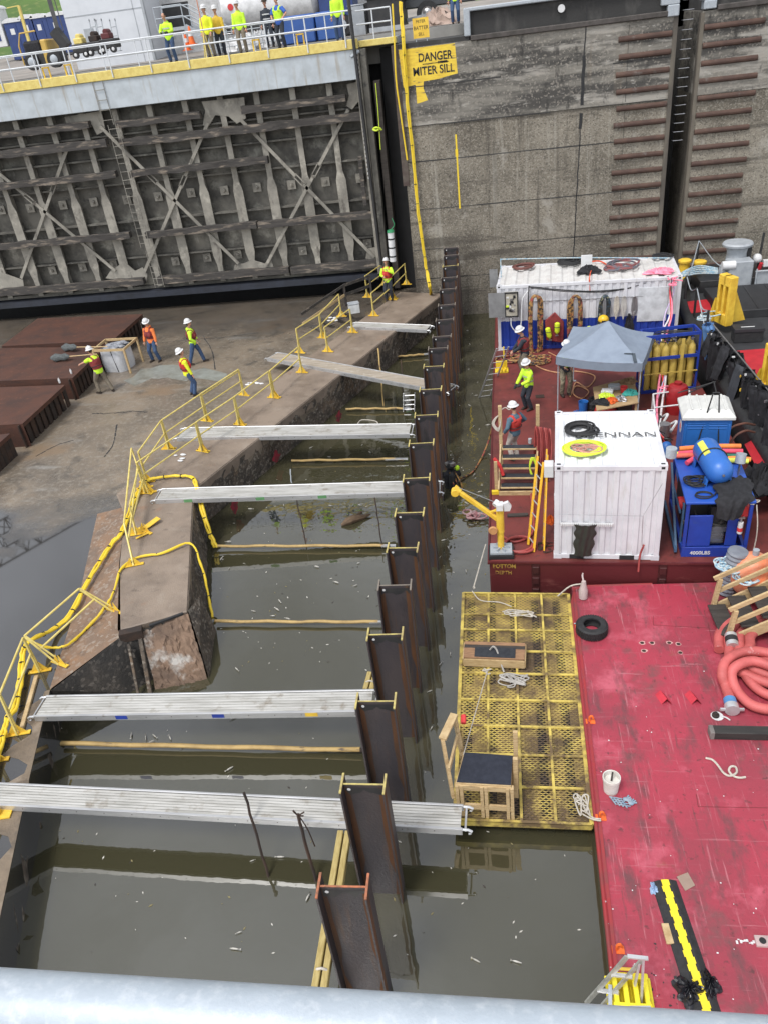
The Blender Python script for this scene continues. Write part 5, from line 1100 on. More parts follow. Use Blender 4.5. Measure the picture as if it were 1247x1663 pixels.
cloth('black_jacket', 'black wet jacket draped over the front edge of the compressor skid', 'jacket', [(c0 + sX*.2 + sY*.3, sX*.3), (c0 + sY*.0 + Z*.05, sX*.42), (c0 - sY*.45, sX*.4), (c0 - sX*.1 - sY*.58 - Z*.1, sX*.36), (c0 - sX*.15 - sY*.6 - Z*.45, sX*.22)], .09, blackcloth, 4)
m = MB(); m.tube(coil(SO + sX*.42 + sY*.28 + Z*1.56, .2, .14, 2, .015, .05, seed=4), .015, 6); m.tube(coil(SO + sX*.3 + sY*.85 + Z*1.56, .22, .18, 5, .018, .15, seed=5), .018, 6); solo(m, 'black_cable', black, 'loops of thin black cable on the blue skid top', 'cable')
m = MB(); A = SO + sX*1.5 + Z*1.45; m.tube(spl([A, A + V((.06,-.1,-.5)), A + V((.08,-.1,-1)), A + V((.0,-.2,-1.5))], 5), .014, 5); m.tube(coil(A, .05, .03, 3, .01, .2, 10), .012, 5); solo(m, 'white_line', rope, 'white cord hanging from the right corner of the skid', 'rope')
# ---- items on the work barge deck
def ptz(x, y, z=DECK): return P(x, y, z)
# black trousers hung on the near container
pc = no + nX*.72 - nY*.06 + Z*1.05
cloth('rubber_trousers', 'dark rubber trousers hung on the front of the small container', 'trousers', [(pc, nX*.24), (pc - Z*.25, nX*.24), (pc - Z*.5 - nX*.02, nX*.23), (pc - Z*.9 - nX*.04, nX*.21)], .05, M('dark_oilskin', (.03,.032,.026), .5, c2=(.02,.02,.018)), 2)
m = MB(); m.tube([no + nX*.1 - nY*.1 + Z*1.35, no + nX*2.0 - nY*.06 + Z*1.3, no + nX*2.35 - nY*.1 + Z*2.2], .006, 5); m.tube(spl([no + nX*2.0 - nY*.06 + Z*1.3, no + nX*2.02 - nY*.08 + Z*.6, no + nX*2.05 - nY*.1 + Z*.45], 4), .008, 5); m.k = 1; m.tube(spl([no + nX*2.07 - nY*.08 + Z*.5, no + nX*2.0 - nY*.1 + Z*.2, no + nX*1.98 - nY*.2 - Z*.2], 4), .025, 6); solo(m, 'thin_line', [steel, redhose], 'thin line stretched across the front of the small container', 'rope')
# hose coils on its roof
zr = DECK + 2.6
roofcoil(944, 700, .34, .3, 9, .026, black, 'cable_coil', 'thick black cable coil at the back left of the small container roof', z=zr, seed=7, jit=.12)
m = MB(); c = P(947, 731, zr); m.tube(coil(c, .43, .33, 14, .024, .07, seed=8), .024, 7); m.k = 1; m.tube(coil(c + V((0,.02,.03)), .26, .16, 6, .02, .2, seed=9), .018, 6)
solo(m, 'hose_coil', [limehose, M('dusty_pink_cord', (.5,.25,.2), .7)], 'bright lime hose coil in front of the black coil on the small container', 'hose')
# yellow ladders leaning on the container side
def ladder(name, lb, a0, a1, wv, n, mt, rungm, r=.03, grp=None):
    rt_ = thing(name, lb, 'ladder', a0, grp); a0, a1, wv = V(a0), V(a1), V(wv)
    for k in (0, 1):
        m = MB(); m.bar(a0 + wv*k, a1 + wv*k, r*1.2, r*2.6, wv); m.build('side_rail', mt, rt_, False, bevel=.004)
    for i in range(n):
        p = a0.lerp(a1, (i+.6)/n); m = MB(); m.tube([p, p + wv], r*.55, 7); m.build('rung', rungm, rt_)
    return rt_
fib = M('fibreglass_yellow', (.75,.42,.03), .5, c2=(.66,.36,.02), ns=4)
ladder('step_ladder', 'yellow ladder leaning on the small container, the left one of two', V((.72,15.9,DECK)), V((1.02,16.9,DECK+2.0)), V((-.12,.32,0)), 7, fib, alum)
ladder('step_ladder', 'yellow ladder leaning on the small container, the right one against its wall', V((.98,15.95,DECK)), V((1.12,16.9,DECK+2.2)), V((.0,.3,0)), 7, fib, alum)
# red hoses hung on the stair post, lime cord
st = thing('deck_stair', 'freestanding timber stair with black grip treads at the barge edge', 'stair', V((.4,19,DECK)))
sa, sb_, sc_, sd = V((-.1,18.75,DECK)), V((.93,18.7,DECK)), V((0,19.75,DECK+1.0)), V((1.03,19.68,DECK+1.0))
for k, (a, b) in enumerate(((sa, sc_), (sb_, sd))):
    m = MB(); m.bar(a + Z*.1, b + Z*.0, .045, .24); m.build('stringer', wood, st, False, bevel=.004)
    m = MB(); p = a.lerp(b, 1.0); m.bar(V((p.x,p.y,DECK)), p + Z*1.25, .1, .1); m.build('post', wood, st, False, bevel=.006)
m = MB(); p = sa.lerp(sc_, .12); m.bar(V((p.x-.08,p.y,DECK)), p + V((-.08,0,.85)), .09, .05); m.build('short_post', wood, st, False)
for i in range(5):
    a = sa.lerp(sc_, (i+.6)/5) + V((.04,0,.05)); b = sb_.lerp(sd, (i+.6)/5) + V((-.04,0,.05))
    m = MB(); m.bar(a, b, .24, .035); m.k = 1; m.bar(a + V((.02,.02,.02)), b + V((-.02,.02,.02)), .2, .008); m.build('tread', [wood, grip], st, False)
m = MB(); m.bar(sa + V((0,-.08,.06)), sb_ + V((0,-.08,.06)), .05, .12); m.build('kick_board', wood, st, False)
m = MB(); m.bar(V((-.3,18.75,DECK+.05)), V((-.08,18.75,DECK+.05)), .1, .1); solo(m, 'yellow_chock', yelhose, 'small yellow block at the foot of the deck stair', 'block')
m = MB(); qq = random.Random(3); c = sd + V((.05,-.12,.55))
for i in range(9):
    m.k = i % 3; o_ = V((.05+.046*i-.16, -.025*i, 0)); L = qq.uniform(1.1,1.5)
    m.tube(spl([c + o_ + V((-.05,.05,-L*.9)), c + o_ + V((-.03,.03,-.4)), c + o_ + V((0,0,.1)), c + o_ + V((.05,-.08,-.4)), c + o_ + V((.0,-.12,-L))], 5, True), .024, 6, True)
solo(m, 'hung_hose', [redhose, M('red_hose_dark', (.2,.03,.03), .5), M('red_hose_pale', (.42,.1,.09), .5)], 'thick hank of dark red hose hung over the right post of the deck stair', 'hose')
m = MB(); c = sb_.lerp(sd, .55) + V((-.12,-.1,.35))
for i in range(5): m.tube(spl([c + V((qq.uniform(-.05,.05),0,0)), c + V((-.09,-.03,-.3)), c + V((qq.uniform(-.06,.06),-.05,-.65)), c + V((.09,-.02,-.3))], 5, True), .018, 6, True)
solo(m, 'lime_hank', limehose, 'lime green cord hung on the inner side of the deck stair', 'cord')
m = MB(); c = sc_ + V((-.05,-.02,.95))
for i in range(4): m.tube(spl([c, c + V((-.12-.02*i,-.05,-.2)), c + V((-.02,-.08,-.35-.03*i)), c + V((.06,-.04,-.2))], 4, True), .014, 5, True)
m.tube(spl([c + V((.05,.1,.1)), c + V((.2,.2,.15)), c + V((.3,.15,.1)), c + V((.35,.25,.1))], 4), .014, 5); solo(m, 'white_rope', rope, 'white rope looped round the left post of the deck stair', 'rope')
m = MB(); m.tube(spl([sa.lerp(sc_,.45) + V((-.15,-.1,.5)), sa.lerp(sc_,.4) + V((0,-.1,.35)), sa.lerp(sc_,.35) + V((.1,-.1,.1))], 4), .05, 7, rs=None); solo(m, 'red_strap', redband, 'red strap tied round the left stringer of the deck stair', 'strap')
m = MB(); m.cyl(sd + V((-.22,-.05,.1)), sd + V((-.22,-.05,.24)), .05, n=10); solo(m, 'drink_cup', greypaint, 'small grey cup standing on the top tread of the deck stair', 'cup')
# davit
dv = thing('davit_crane', 'small yellow davit crane with its arm reaching out over the water', 'crane', V((-.1,15.95,DECK)))
m = MB(); m.box((-.08,15.85,DECK+.06), (.62,.5,.1)); m.build('foot_pad', black, dv, False); m = MB(); m.box((-.08,15.87,DECK+.14), (.54,.44,.05)); 
for a in range(6): m.bar(V((-.08,15.87,DECK+.17)), V((-.08+.2*cos(a*pi/3),15.87+.18*sin(a*pi/3),DECK+.18)), .03, .1)
m.build('base_plate', galv, dv, False)
m = MB(); m.cyl((-.08,15.9,DECK+.15), (-.08,15.9,DECK+.65), .085, n=12); m.cyl((-.08,15.9,DECK+.65), (-.08,15.9,DECK+1.35), .1, n=12); m.build('mast', yellow, dv)
m = MB(); j = V((-.12,15.9,DECK+1.0)); k_ = V((-1.05,16.2,DECK+1.65)); m.bar(j, k_, .09, .11); m.bar(j + V((.02,0,.3)), j.lerp(k_,.25), .05, .06); m.tube([k_ - V((-.04,0,0)), k_ + V((-.12,.04,.1))], .13, 10, rs=[.07,.1]); m.cyl(k_ + V((-.1,-.08,0)), k_ + V((-.1,.1,0)), .1, n=12); m.build('arm', yellow, dv, False, bevel=.01)
m = MB(); m.box((-.08,15.85,DECK+1.42), (.16,.2,.16)); m.extr([(.02,15.8,DECK+1.3),(.16,15.8,DECK+1.3),(.2,15.8,DECK+1.42),(.12,15.8,DECK+1.55),(0,15.8,DECK+1.5)], (0,.1,0)); m.cyl((-.2,15.85,DECK+1.45),(-.12,15.95,DECK+1.5), .07, n=10); m.build('winch_head', whiteplain, dv, False)
m = MB(); m.tube([(-.15,15.88,DECK+1.5), k_ + V((0,0,.12))], .01, 5); m.build('cable', steel, dv)
m = MB(); m.lathe([(.05,-.04),(.1,-.04),(.12,0),(.1,.04),(.05,.04)], (-.26,15.8,DECK+.75), 14, Matrix.Rotation(pi/2, 3, 'X')); m.build('reel', M('wood_reel', (.5,.25,.1), .6), dv)
c = P(770, 842, .05); qq = random.Random(5); m = MB()
m.tube(coil(c, .2, .16, 5, .03, .25, seed=3), .03, 6); solo(m, 'maroon_float', M('maroon_bundle', (.25,.09,.1), .7, c2=(.4,.3,.3), ns=6), 'tangled maroon net bundle afloat beneath the davit arm', 'net')
m = MB(); A = P(788, 884, .85); B = P(768, 955, .4); m.tube([A, B], .016, 5); m.tube([B, B + V((.03,.02,0))], .04, 6); solo(m, 'mooring_line', rope, 'pale mooring line from the barge side to the yellow raft', 'rope')
# hose coil on deck, chain, board
m = MB(); m.tube(coil(P(843, 888, DECK), .38, .33, 3, .03, .08, seed=11), .03, 7); m.tube(spl([P(815,870,DECK+.03), P(835,880,DECK+.04), P(862,868,DECK+.04), P(866,840,DECK+.04), P(862,800,DECK+.04), P(872,765,DECK+.05), P(880,745,DECK+.3)], 6), .03, 7); solo(m, 'hose_coil', redhose, 'red hose coil on deck between davit and small container', 'hose')
m = MB(); m.box(P(840,838,DECK)+Z*.03, (.55,.12,.06), .02); solo(m, 'wood_offcut', wooddark, 'dark wood offcut lying on deck behind the davit', 'timber', bevel=.008)
m = MB(); qq = random.Random(12); c = P(884, 893, DECK)
for i in range(30):
    p = c + V((qq.uniform(-.14,.18), qq.uniform(-.15,.3), .02+.02*qq.random())); a = qq.uniform(0,6.3); m.tube([p + V((.035*cos(t*pi/3+a), .02*sin(t*pi/3+a), .01*sin(t))) for t in range(6)], .008, 5, True)
solo(m, 'chain_heap', rustdark, 'heap of rusty chain at the near left corner of the small container', 'chain')
heap('orange_rag', 'orange rag and bottle between the yellow ladders and the small container', 'rag', P(893,850,DECK+.35), (.1,.08,.2), 6, orange, seed=6)
# hoses on deck, tent clutter
m = MB(); pts = [P(862,590,DECK), P(880,600,DECK), P(905,606,DECK), P(935,604,DECK), P(965,612,DECK), P(953,630,DECK), P(935,622,DECK), P(930,640,DECK), P(945,648,DECK), P(955,636,DECK), P(935,628,DECK), P(925,645,DECK)]
m.tube(spl([p + Z*.025 for p in pts], 6), .025, 6); m.tube(spl([P(890,572,DECK+.02), P(930,590,DECK+.02), P(975,585,DECK+.02), P(1000,592,DECK+.02)], 6), .02, 6); solo(m, 'deck_hose', M('tan_hose', (.55,.28,.14), .6), 'tan hose snaking over the red deck under the tent', 'hose')
m = MB()
for k, (x, y) in enumerate(((836,583),(870,585),(850,588))): m.tube(coil(P(x,y,DECK), .42, .3, 5, .03, .3, seed=20+k), .03, 6)
solo(m, 'umbilical_heap', hb, 'heaped tan and black dive umbilical on deck beneath the hung loops', 'hose')
m = MB(); m.box(P(876,644,DECK)+Z*.008, (.3,.26,.012)); solo(m, 'deck_hatch', rustdark, 'small dark hatch plate in the deck beside the man in lime', 'hatch')
m = MB(); ply = [P(962,630,DECK+.6), P(1028,612,DECK+.6), P(1036,655,DECK+.6), P(968,668,DECK+.6)]; r = thing('work_table', 'plywood work table half under the tent, crowded with tools', 'table', (ply[0]+ply[2])/2 - Z*.6)
m.extr(ply, (0,0,.03)); m.build('table_top', M('plywood', (.4,.28,.15), .75, c2=(.3,.2,.1), ns=3), r, False)
for p in ply: q_ = p + ((ply[0]+ply[2])/2-p)*.1; m = MB(); m.bar(V((q_.x,q_.y,DECK)), q_, .06, .06); m.build('leg', wood, r, False)
zt_ = DECK + .635
for i, (x, y, kind, mt, lb) in enumerate(((997,632,'case',greypaint,'grey tool case open on the plywood table'), (1012,637,'bucket',redband,'small red tub behind the grey case'), (985,640,'case',whiteplain,'white plastic tray on the plywood table'), (983,646,'heap',limehose,'yellow green hose scraps on the plywood table'), (1022,640,'heap',M('teal_rag', (.05,.35,.3), .8),'teal net heap at the right of the plywood table'), (1006,650,'heap',steel,'jumble of steel fittings on the plywood table'), (976,655,'heap',blackcloth,'black gear at the near left of the plywood table'), (1020,622,'heap',M('brown_bag', (.2,.12,.06), .8),'brown bag at the back of the plywood table'), (992,653,'heap',orange,'orange cord heap at the near edge of the plywood table'))):
    c = P(x, y, zt_)
    if kind == 'case': m = MB(); m.box(c + Z*.08, (.36,.26,.14), rnd.uniform(-.6,.6)); m.box(c + Z*.16, (.3,.2,.02), rnd.uniform(-.6,.6)); solo(m, 'tool_case', mt, lb, 'case', bevel=.015)
    elif kind == 'bucket': m = MB(); m.lathe([(.09,0),(.12,.2),(.105,.19),(.08,.02)], c, 14); solo(m, 'tub', mt, lb, 'tub')
    else: heap('table_clutter', lb, 'clutter', c, (rnd.uniform(.18,.28), rnd.uniform(.12,.2), .14), 6, mt, seed=30+i)
heap('tool_bag', 'black tool bag on deck left of the plywood table', 'bag', P(961,664,DECK), (.28,.22,.35), 6, blackcloth, seed=41)
heap('red_bag', 'bright red open bag behind the small container', 'bag', P(983,672,DECK), (.34,.26,.42), 6, M('red_bag', (.55,.03,.025), .7), seed=42)
m = MB(); c = P(946,668,DECK); m.lathe([(.13,0),(.16,.36),(.145,.35),(.12,.03)], c, 16); solo(m, 'blue_bucket', bluelight, 'blue bucket on deck behind the small container', 'bucket')
heap('blue_sheet', 'crumpled light blue sheet beside the blue bucket', 'sheet', P(938,678,DECK), (.25,.2,.2), 6, bluelight, seed=44)
m = MB(); c = P(1012,672,DECK); m.box(c + Z*.22, (.42,.36,.4), .1); m.box(c + Z*.45, (.5,.42,.05), .1); solo(m, 'wood_crate', wooddark, 'dark wooden crate with a pale lid in front of the plywood table', 'crate', bevel=.01)
m = MB(); c = P(1096,668,DECK); m.lathe([(.32,0),(.33,.06),(.33,.78),(.27,.9),(.12,.95),(.12,1.02)], c, 18); solo(m, 'red_drum', M('red_drum', (.3,.012,.015), .4), 'dark red pressure drum behind the toilet', 'drum')
m = MB(); fr_ = [P(1060,640,DECK+.75), P(1118,632,DECK+.75), P(1122,655,DECK+.75), P(1062,662,DECK+.75)]
for i in range(4): m.tube([fr_[i], fr_[(i+1) % 4]], .025, 6); m.tube([fr_[i], V((fr_[i].x, fr_[i].y, DECK))], .025, 6)
solo(m, 'tube_frame', whiteplain, 'white tube frame around the dark red drum', 'frame')
for i, (x, y, mt, lb) in enumerate(((1063,700,M('pump_black', (.03,.03,.03), .5),'black pump with hoses left of the toilet'), (1077,712,steel,'steel pump head left of the toilet'))):
    m = MB(); c = P(x, y, DECK); m.cyl(c + Z*.1, c + Z*.5, .16, n=12); m.cyl(c + V((-.2,0,.25)), c + V((.2,0,.25)), .1, n=10); m.k = 1; m.tube(spl([c + V((.2,0,.25)), c + V((.35,.1,.5)), c + V((.2,.3,.3)), c + V((-.1,.4,.1))], 5), .04, 7); m.k = 2; m.tube(coil(c + V((0,-.2,0)), .2, .18, 3, .02, .3, seed=i+60), .02, 5); solo(m, 'pump', [mt, whiteplain, blackpaint], lb, 'pump')
m = MB()
for k in range(5): m.tube(spl([P(1068,735,DECK+.5) + V((.03*k,.1*k,0)), P(1060,715,DECK+.3) + V((.05*k,0,0)), P(1072,700,DECK+.2), P(1055+4*k,690,DECK+.1)], 5), .022, 6)
m.k = 1; c = P(1068,702,DECK+.6)
for k in range(7): m.tube([c, c + V((.22*cos(k*.9), .22*sin(k*.9), -.35+.04*k))], .022, 5)
solo(m, 'red_straps', [M('rust_hose', (.2,.05,.05), .6), redband], 'red straps and hoses bunched between small container and toilet', 'straps')
m = MB(); c = P(1080,740,DECK); m.lathe([(.16,0),(.18,.3),(.1,.42),(.04,.45)], c, 14); solo(m, 'blue_can', bluelight, 'light blue round can squeezed between the small container and the toilet', 'can')
# aluminium boarding ladder and its yellow bracket
ladder('boarding_ladder', 'long aluminium ladder leaning from the water up to the barge edge', P(773,658,-.4), P(806,566,2.35), V((.42,.1,0)), 10, alumbright, alumbright, .022)
m = MB(); c = P(814,603,DECK); m.box(c + Z*.04, (.5,.4,.08)); m.box(c + V((0,.1,.2)), (.42,.08,.35)); m.box(c + V((.1,.06,.5)), (.05,.04,.9)); 
for k in (-1, 0, 1): m.box(c + V((.13*k,-.1,.12)), (.05,.25,.1))
solo(m, 'ladder_bracket', yelhose, 'yellow bracket block holding the aluminium ladder at the barge edge', 'bracket', bevel=.01)
# ================= yellow raft =================
rf = thing('mesh_raft', 'yellow expanded-mesh work raft floating between piles and red barge', 'raft', (.2, 11.9, 0))
ra = [P(752,964,.35), P(922,966,.35), P(960,1340,.35), P(738,1332,.35)]   # far left, far right, near right, near left
def rp(u, v, z=0): 
    return ra[0].lerp(ra[1], u).lerp(ra[3].lerp(ra[2], u), v) + Z*z
m = MB(); m.add([rp(0,0,-.06), rp(1,0,-.06), rp(1,1,-.06), rp(0,1,-.06)], [(0,1,2,3)]); 
m.build('under_deck', M('raft_underside', (.3,.21,.09), .8, c2=(.13,.09,.05), ns=1.3, lo=.42, hi=.6, c3=(.26,.18,.07), s3=2.5, lo3=.55, hi3=.7), rf, False)
m = MB()
for i in range(5):
    for j in range(2): m.tube([rp(.06+.2*i+.02, .03+.5*j, -.2), rp(.06+.2*i+.02, .47+.5*j, -.2)], .17, 10)
m.build('float_drum', black, rf)
m = MB(); mw_, ml_ = 44, 130
for j in range(ml_):
    for i in range(mw_):
        u0, u1 = i/mw_, (i+1)/mw_; s0, s1 = ((0, 1) if (i+j) % 2 else (1, 0)); 
        v0 = (j+.5*s0)/ml_*1.0 ; v1 = (j+.5*s1)/ml_
        a, b = rp(u0, v0*1.0+.25/ml_, .012), rp(u1, v1+.25/ml_, .012); d_ = (b-a).normalized(); n_ = d_.cross(Z)*.0105
        m.add([a-n_, b-n_, b+n_, a+n_], [(0,1,2,3)])
m.build('expanded_mesh', M('mesh_yellow', (.58,.44,.1), .7, c2=(.42,.3,.075), ns=2.2, lo=.4, hi=.6, c3=(.085,.055,.032), s3=1.3, lo3=.42, hi3=.57, wspace=True), rf, False)
m = MB(); bars = [0,.125,.21,.32,.43,.55,.66,.77,.885,1]
for v in bars: m.bar(rp(0,v,.02), rp(1,v,.02), .05, .03)
for u in (0,.245,.495,.745,1): m.bar(rp(u,0,.022), rp(u,1,.022), .05 if u not in (0,1) else .07, .03)
for v in (0, 1): m.bar(rp(0,v,-.04), rp(1,v,-.04), .05, .14)
for u in (0, 1): m.bar(rp(u,0,-.04), rp(u,1,-.04), .05, .14)
m.build('frame', M('raft_yellow', (.58,.45,.1), .65, c2=(.42,.31,.07), ns=4, c3=(.13,.085,.04), s3=2.4, lo3=.44, hi3=.6, wspace=True), rf, False)
# timber step box on the raft
bx = thing('step_box', 'low timber box with black grip strips lying across the yellow raft', 'box', P(803,1055,.38))
b0, b1, b2, b3 = P(754,1042,.62), P(852,1045,.62), P(851,1072,.62), P(752,1068,.62)
for k in range(5):
    m = MB(); a = b0.lerp(b3, (k+.5)/5); b = b1.lerp(b2, (k+.5)/5); m.bar(a, b, .1, .03); m.build('slat', [M('stained_timber', (.3,.17,.09), .7, c2=(.2,.11,.06), ns=5, st=(1,5,5)), wooddark][k % 2 if k < 2 else 0], bx, False)
for a, b in ((b3, b2), (b0, b1)): m = MB(); m.bar(a - Z*.13, b - Z*.13, .05, .2); m.build('board', wood, bx, False)
for a, b in ((b0, b3), (b1, b2)): m = MB(); m.bar(a - Z*.13, b - Z*.13, .05, .2); m.build('end_board', wood, bx, False)
m = MB(); m.extr([b0.lerp(b1,.18).lerp(b3.lerp(b2,.18),.35)+Z*.018, b0.lerp(b1,.85).lerp(b3.lerp(b2,.85),.35)+Z*.018, b0.lerp(b1,.85).lerp(b3.lerp(b2,.85),.95)+Z*.018, b0.lerp(b1,.18).lerp(b3.lerp(b2,.18),.95)+Z*.018], (0,0,.008)); m.build('grip_mat', grip, bx, False)
# timber stand with black mat
ts = thing('timber_stand', 'timber platform stand with a dark mat and side rail on the raft corner', 'stand', P(785,1300,.38))
s0, s1, s2, s3 = P(752,1222,1.25), P(832,1228,1.25), P(829,1277,1.25), P(739,1272,1.25)
m = MB(); m.extr([s0,s1,s2,s3], (0,0,-.04)); m.build('platform', wood, ts, False)
m = MB(); m.extr([s0+Z*.012+V((.02,0,0)), s1+Z*.012, s2+Z*.012+V((0,.02,0)), s3+Z*.012+V((.02,.02,0))], (0,0,-.01)); 
m.build('mat', M('navy_mat', (.014,.017,.028), .9, c2=(.022,.026,.04), ns=10, c3=(.14,.14,.15), s3=5, lo3=.72, hi3=.78, st3=(5,1,1)), ts, False)
for p, n_ in ((s2 + V((-.03,0,0)), 2), (s3 + V((.05,0,0)), 2), (s3.lerp(s2, .5), 2), (s0, 1), (s1, 1)):
    for k in range(n_): m = MB(); q_ = p + V((.075*k-.03, .01, 0)); m.bar(V((q_.x,q_.y,.38)), q_ - Z*.04, .06, .09); m.build('leg', wood, ts, False, bevel=.004)
m = MB(); m.bar(s3 - Z*.6, s2 - Z*.6, .04, .12); m.bar(s3 - Z*.09, s2 - Z*.09, .04, .12); m.build('cross_board', wood, ts, False)
u0, u1 = P(718,1200,1.95), P(737,1160,1.95)
m = MB(); m.bar(u0, u1, .14, .05); m.bar(s3.lerp(s0,.0) + V((-.09,0,.35)), s0 + V((-.1,.1,.3)), .04, .12); m.build('hand_rail', wood, ts, False, bevel=.004)
for p, e in ((s3 + V((-.07,.05,0)), u0), (s0 + V((-.02,.1,0)), u1)): m = MB(); m.bar(V((p.x,p.y,.8)), e - Z*.02, .06, .09); m.build('rail_post', wood, ts, False, bevel=.004)
for k in (0, 1): m = MB(); p = s1.lerp(s2, .15+.3*k) + V((.06,.0,0)); m.bar(V((p.x,p.y,.5)), p + Z*.75*(1-k*.6), .08, .06); m.build('side_post', wood, ts, False, bevel=.004)
m = MB(); m.tube([P(752,1165,1.55) + V((0,.05,0)), P(752,1175,1.5)], .05, 6); solo(m, 'red_tape', redband, 'red tape wound round the back rail post of the timber stand', 'tape')
for x, y, rx, ry, n, sd, mt, nm, lb in ((845,998,.45,.12,16,1,rope,'rope_heap','pale rope strewn at the far end of the yellow raft'), (832,1108,.33,.22,30,2,M('grey_rope', (.4,.38,.35), .85),'rope_heap','grey white rope heap in the middle of the yellow raft'), (945,1310,.14,.24,22,3,rope,'rope_heap','brownish rope heap at the near right corner of the yellow raft')):
    m = MB(); m.tube(pile_rope(P(x,y,.385), rx, ry, n, sd), .014, 5); 
    if sd == 3: m.tube(spl([P(950,1318,.42), P(962,1328,.5), P(975,1330,.5)], 4), .014, 5); m.tube(spl([P(945,1322,.42), P(960,1330,.5), P(975,1333,.5)], 4), .014, 5)
    if sd == 1: m.tube(spl([P(766,960,.42), P(780,975,.4), P(810,978,.4), P(830,985,.4)], 5), .013, 5); m.tube(spl([P(905,968,.4), P(925,952,.7), P(945,948,.75)], 4), .02, 5)
    if sd == 2: m.tube(spl([P(795,1055,.66), P(800,1050,.78), P(806,1056,.7), P(812,1075,.5), P(818,1092,.42)], 5), .02, 5)
    solo(m, nm, mt, lb, 'rope')
m = MB(); m.tube([P(790,1092,.42), P(752,1225,1.3)], .01, 5); m.tube(pile_rope(P(790,1092,.385), .1, .08, 10, 5), .014, 5); solo(m, 'thin_line', rope, 'thin taut line from the raft grating to the timber stand', 'rope')
# ================= lower red barge =================
lb_ = thing('deck_barge', 'near faded red barge with a bare flat deck, right of the raft', 'barge', (6, 6, 0))
LBP = [(1.58, 15.2), (13, 15.45), (13, -4), (1.1, -4), (1.37, 6.2)]
m = MB(); m.prism([(x, y) for x, y in LBP][::-1], -1, LOW-.01); m.build('hull', redhull, lb_, False)
m = MB(); m.prism([(1.6,15.18),(12.9,15.4),(12.9,-3.9),(1.13,-3.9),(1.4,6.2)][::-1], LOW-.01, LOW); m.build('deck', redpale, lb_, False)
m = MB(); m.tube([(1.12,-4,LOW-.03),(1.37,6.2,LOW-.03),(1.56,14.6,LOW-.03),(1.66,15.1,LOW-.03),(2.0,15.2,LOW-.02),(3.5,15.24,LOW-.02)], .04, 8); m.bar((1.2,-4,LOW+.012), (1.43,6.2,LOW+.012), .05, .02); m.bar((1.43,6.2,LOW+.012), (1.64,15.1,LOW+.012), .05, .02); m.build('edge_bar', M('worn_red_edge', (.3,.025,.03), .55, c2=(.2,.04,.04), ns=2), lb_)
m = MB(); 
for x, y, w_, h_ in ((1120,1010,.9,.012),):
    pass
for (x0,y0),(x1,y1) in (((1060,1015),(1150,1020)),((1060,1015),(1060,1000)),((1133,1310),(1247,1312)),((1133,1310),(1130,1290)),((1149,1012),(1156,1045))):
    m.bar(P(x0,y0,LOW+.002), P(x1,y1,LOW+.002), .008, .004)
m.build('weld_seam', M('rust_seam', (.14,.02,.022), .7), lb_, False)
for x, y in ((1042,1044),(1058,1044),(1045,1057),(1086,1044),(1101,1046),(1104,1060)):
    m = MB(); c = P(x,y,LOW+.003); qq = random.Random(x); m.add([c + V((.075*cos(i*pi/5)*qq.uniform(.6,1.2), .06*sin(i*pi/5)*qq.uniform(.7,1.2), 0)) for i in range(10)], [tuple(range(10))]); m.k = 1; m.add([c + V((.045*cos(i*pi/5), .04*sin(i*pi/5), .003)) for i in range(10)], [tuple(range(10))]); m.build('bolt_hole', [M('chipped_ring', (.55,.3,.28), .7), rustdark], lb_, False)
# old tyre
c = P(960,1026,LOW); m = MB(); Ro = .34
prof = [(.19,.0),(.3,.0),(.335,.03),(.345,.12),(.335,.21),(.3,.24),(.19,.24),(.185,.21),(.26,.2),(.3,.12),(.26,.04),(.185,.03)]
vs = []; n = 40
m.lathe(prof + [prof[0]], c, n); m.f = [f for f in m.f if len(f) == 4]; 
for i in range(n): 
    a = 2*pi*i/n
    for z_ in (.05, .12, .19): m.box(c + V((.343*cos(a+z_*.6), .343*sin(a+z_*.6), z_)), (.018, .035, .045), a)
solo(m, 'old_tyre', black, 'old black tyre lying flat on the red barge by the raft', 'tyre')
bk_ = thing('bucket', 'white plastic bucket of dark water standing on the red deck', 'bucket', P(991,1285,LOW)); c = P(991,1283,LOW)
m = MB(); m.lathe([(.125,0),(.15,.3),(.158,.3),(.158,.36),(.15,.365),(.142,.36),(.14,.3),(.135,.25)], c, 22); m.build('tub', M('dirty_bucket', (.66,.64,.6), .6, c2=(.5,.47,.42), ns=5), bk_)
m = MB(); m.lathe([(.001,.24),(.137,.245)], c, 20); m.build('contents', M('bucket_water', (.015,.03,.03), .1), bk_)
m = MB(); m.bar(c + V((0,0,.26)), c + V((.02,.05,.42)), .03, .03); m.build('stick', wooddark, bk_)
m = MB(); c = P(1004,1301,LOW); qq = random.Random(2)
for i in range(4): m.bar(c + V((-.14+.06*i, .06-.02*i, .03)), c + V((-.06+.06*i, -.1-.02*i, .03)), .018, .018)
for i in range(4): m.bar(c + V((-.16+.02*i*2, .06-.05*i, .035)), c + V((.06+.02*i*2, .02-.05*i, .035)), .016, .016)
for k in range(2):
    h = c + V((.12+.08*k, .02-.08*k, .03)); m.sph(h, .055, 8, (1,.8,.5))
    for j in range(5): a = -.9+.45*j+k; m.tube([h, h + V((.1*cos(a), .1*sin(a), .005))], .014, 6)
solo(m, 'work_gloves', M('blue_grey_glove', (.16,.25,.33), .8, c2=(.3,.34,.38), ns=12), 'blue grey work gloves and a small frame beside the bucket', 'gloves')
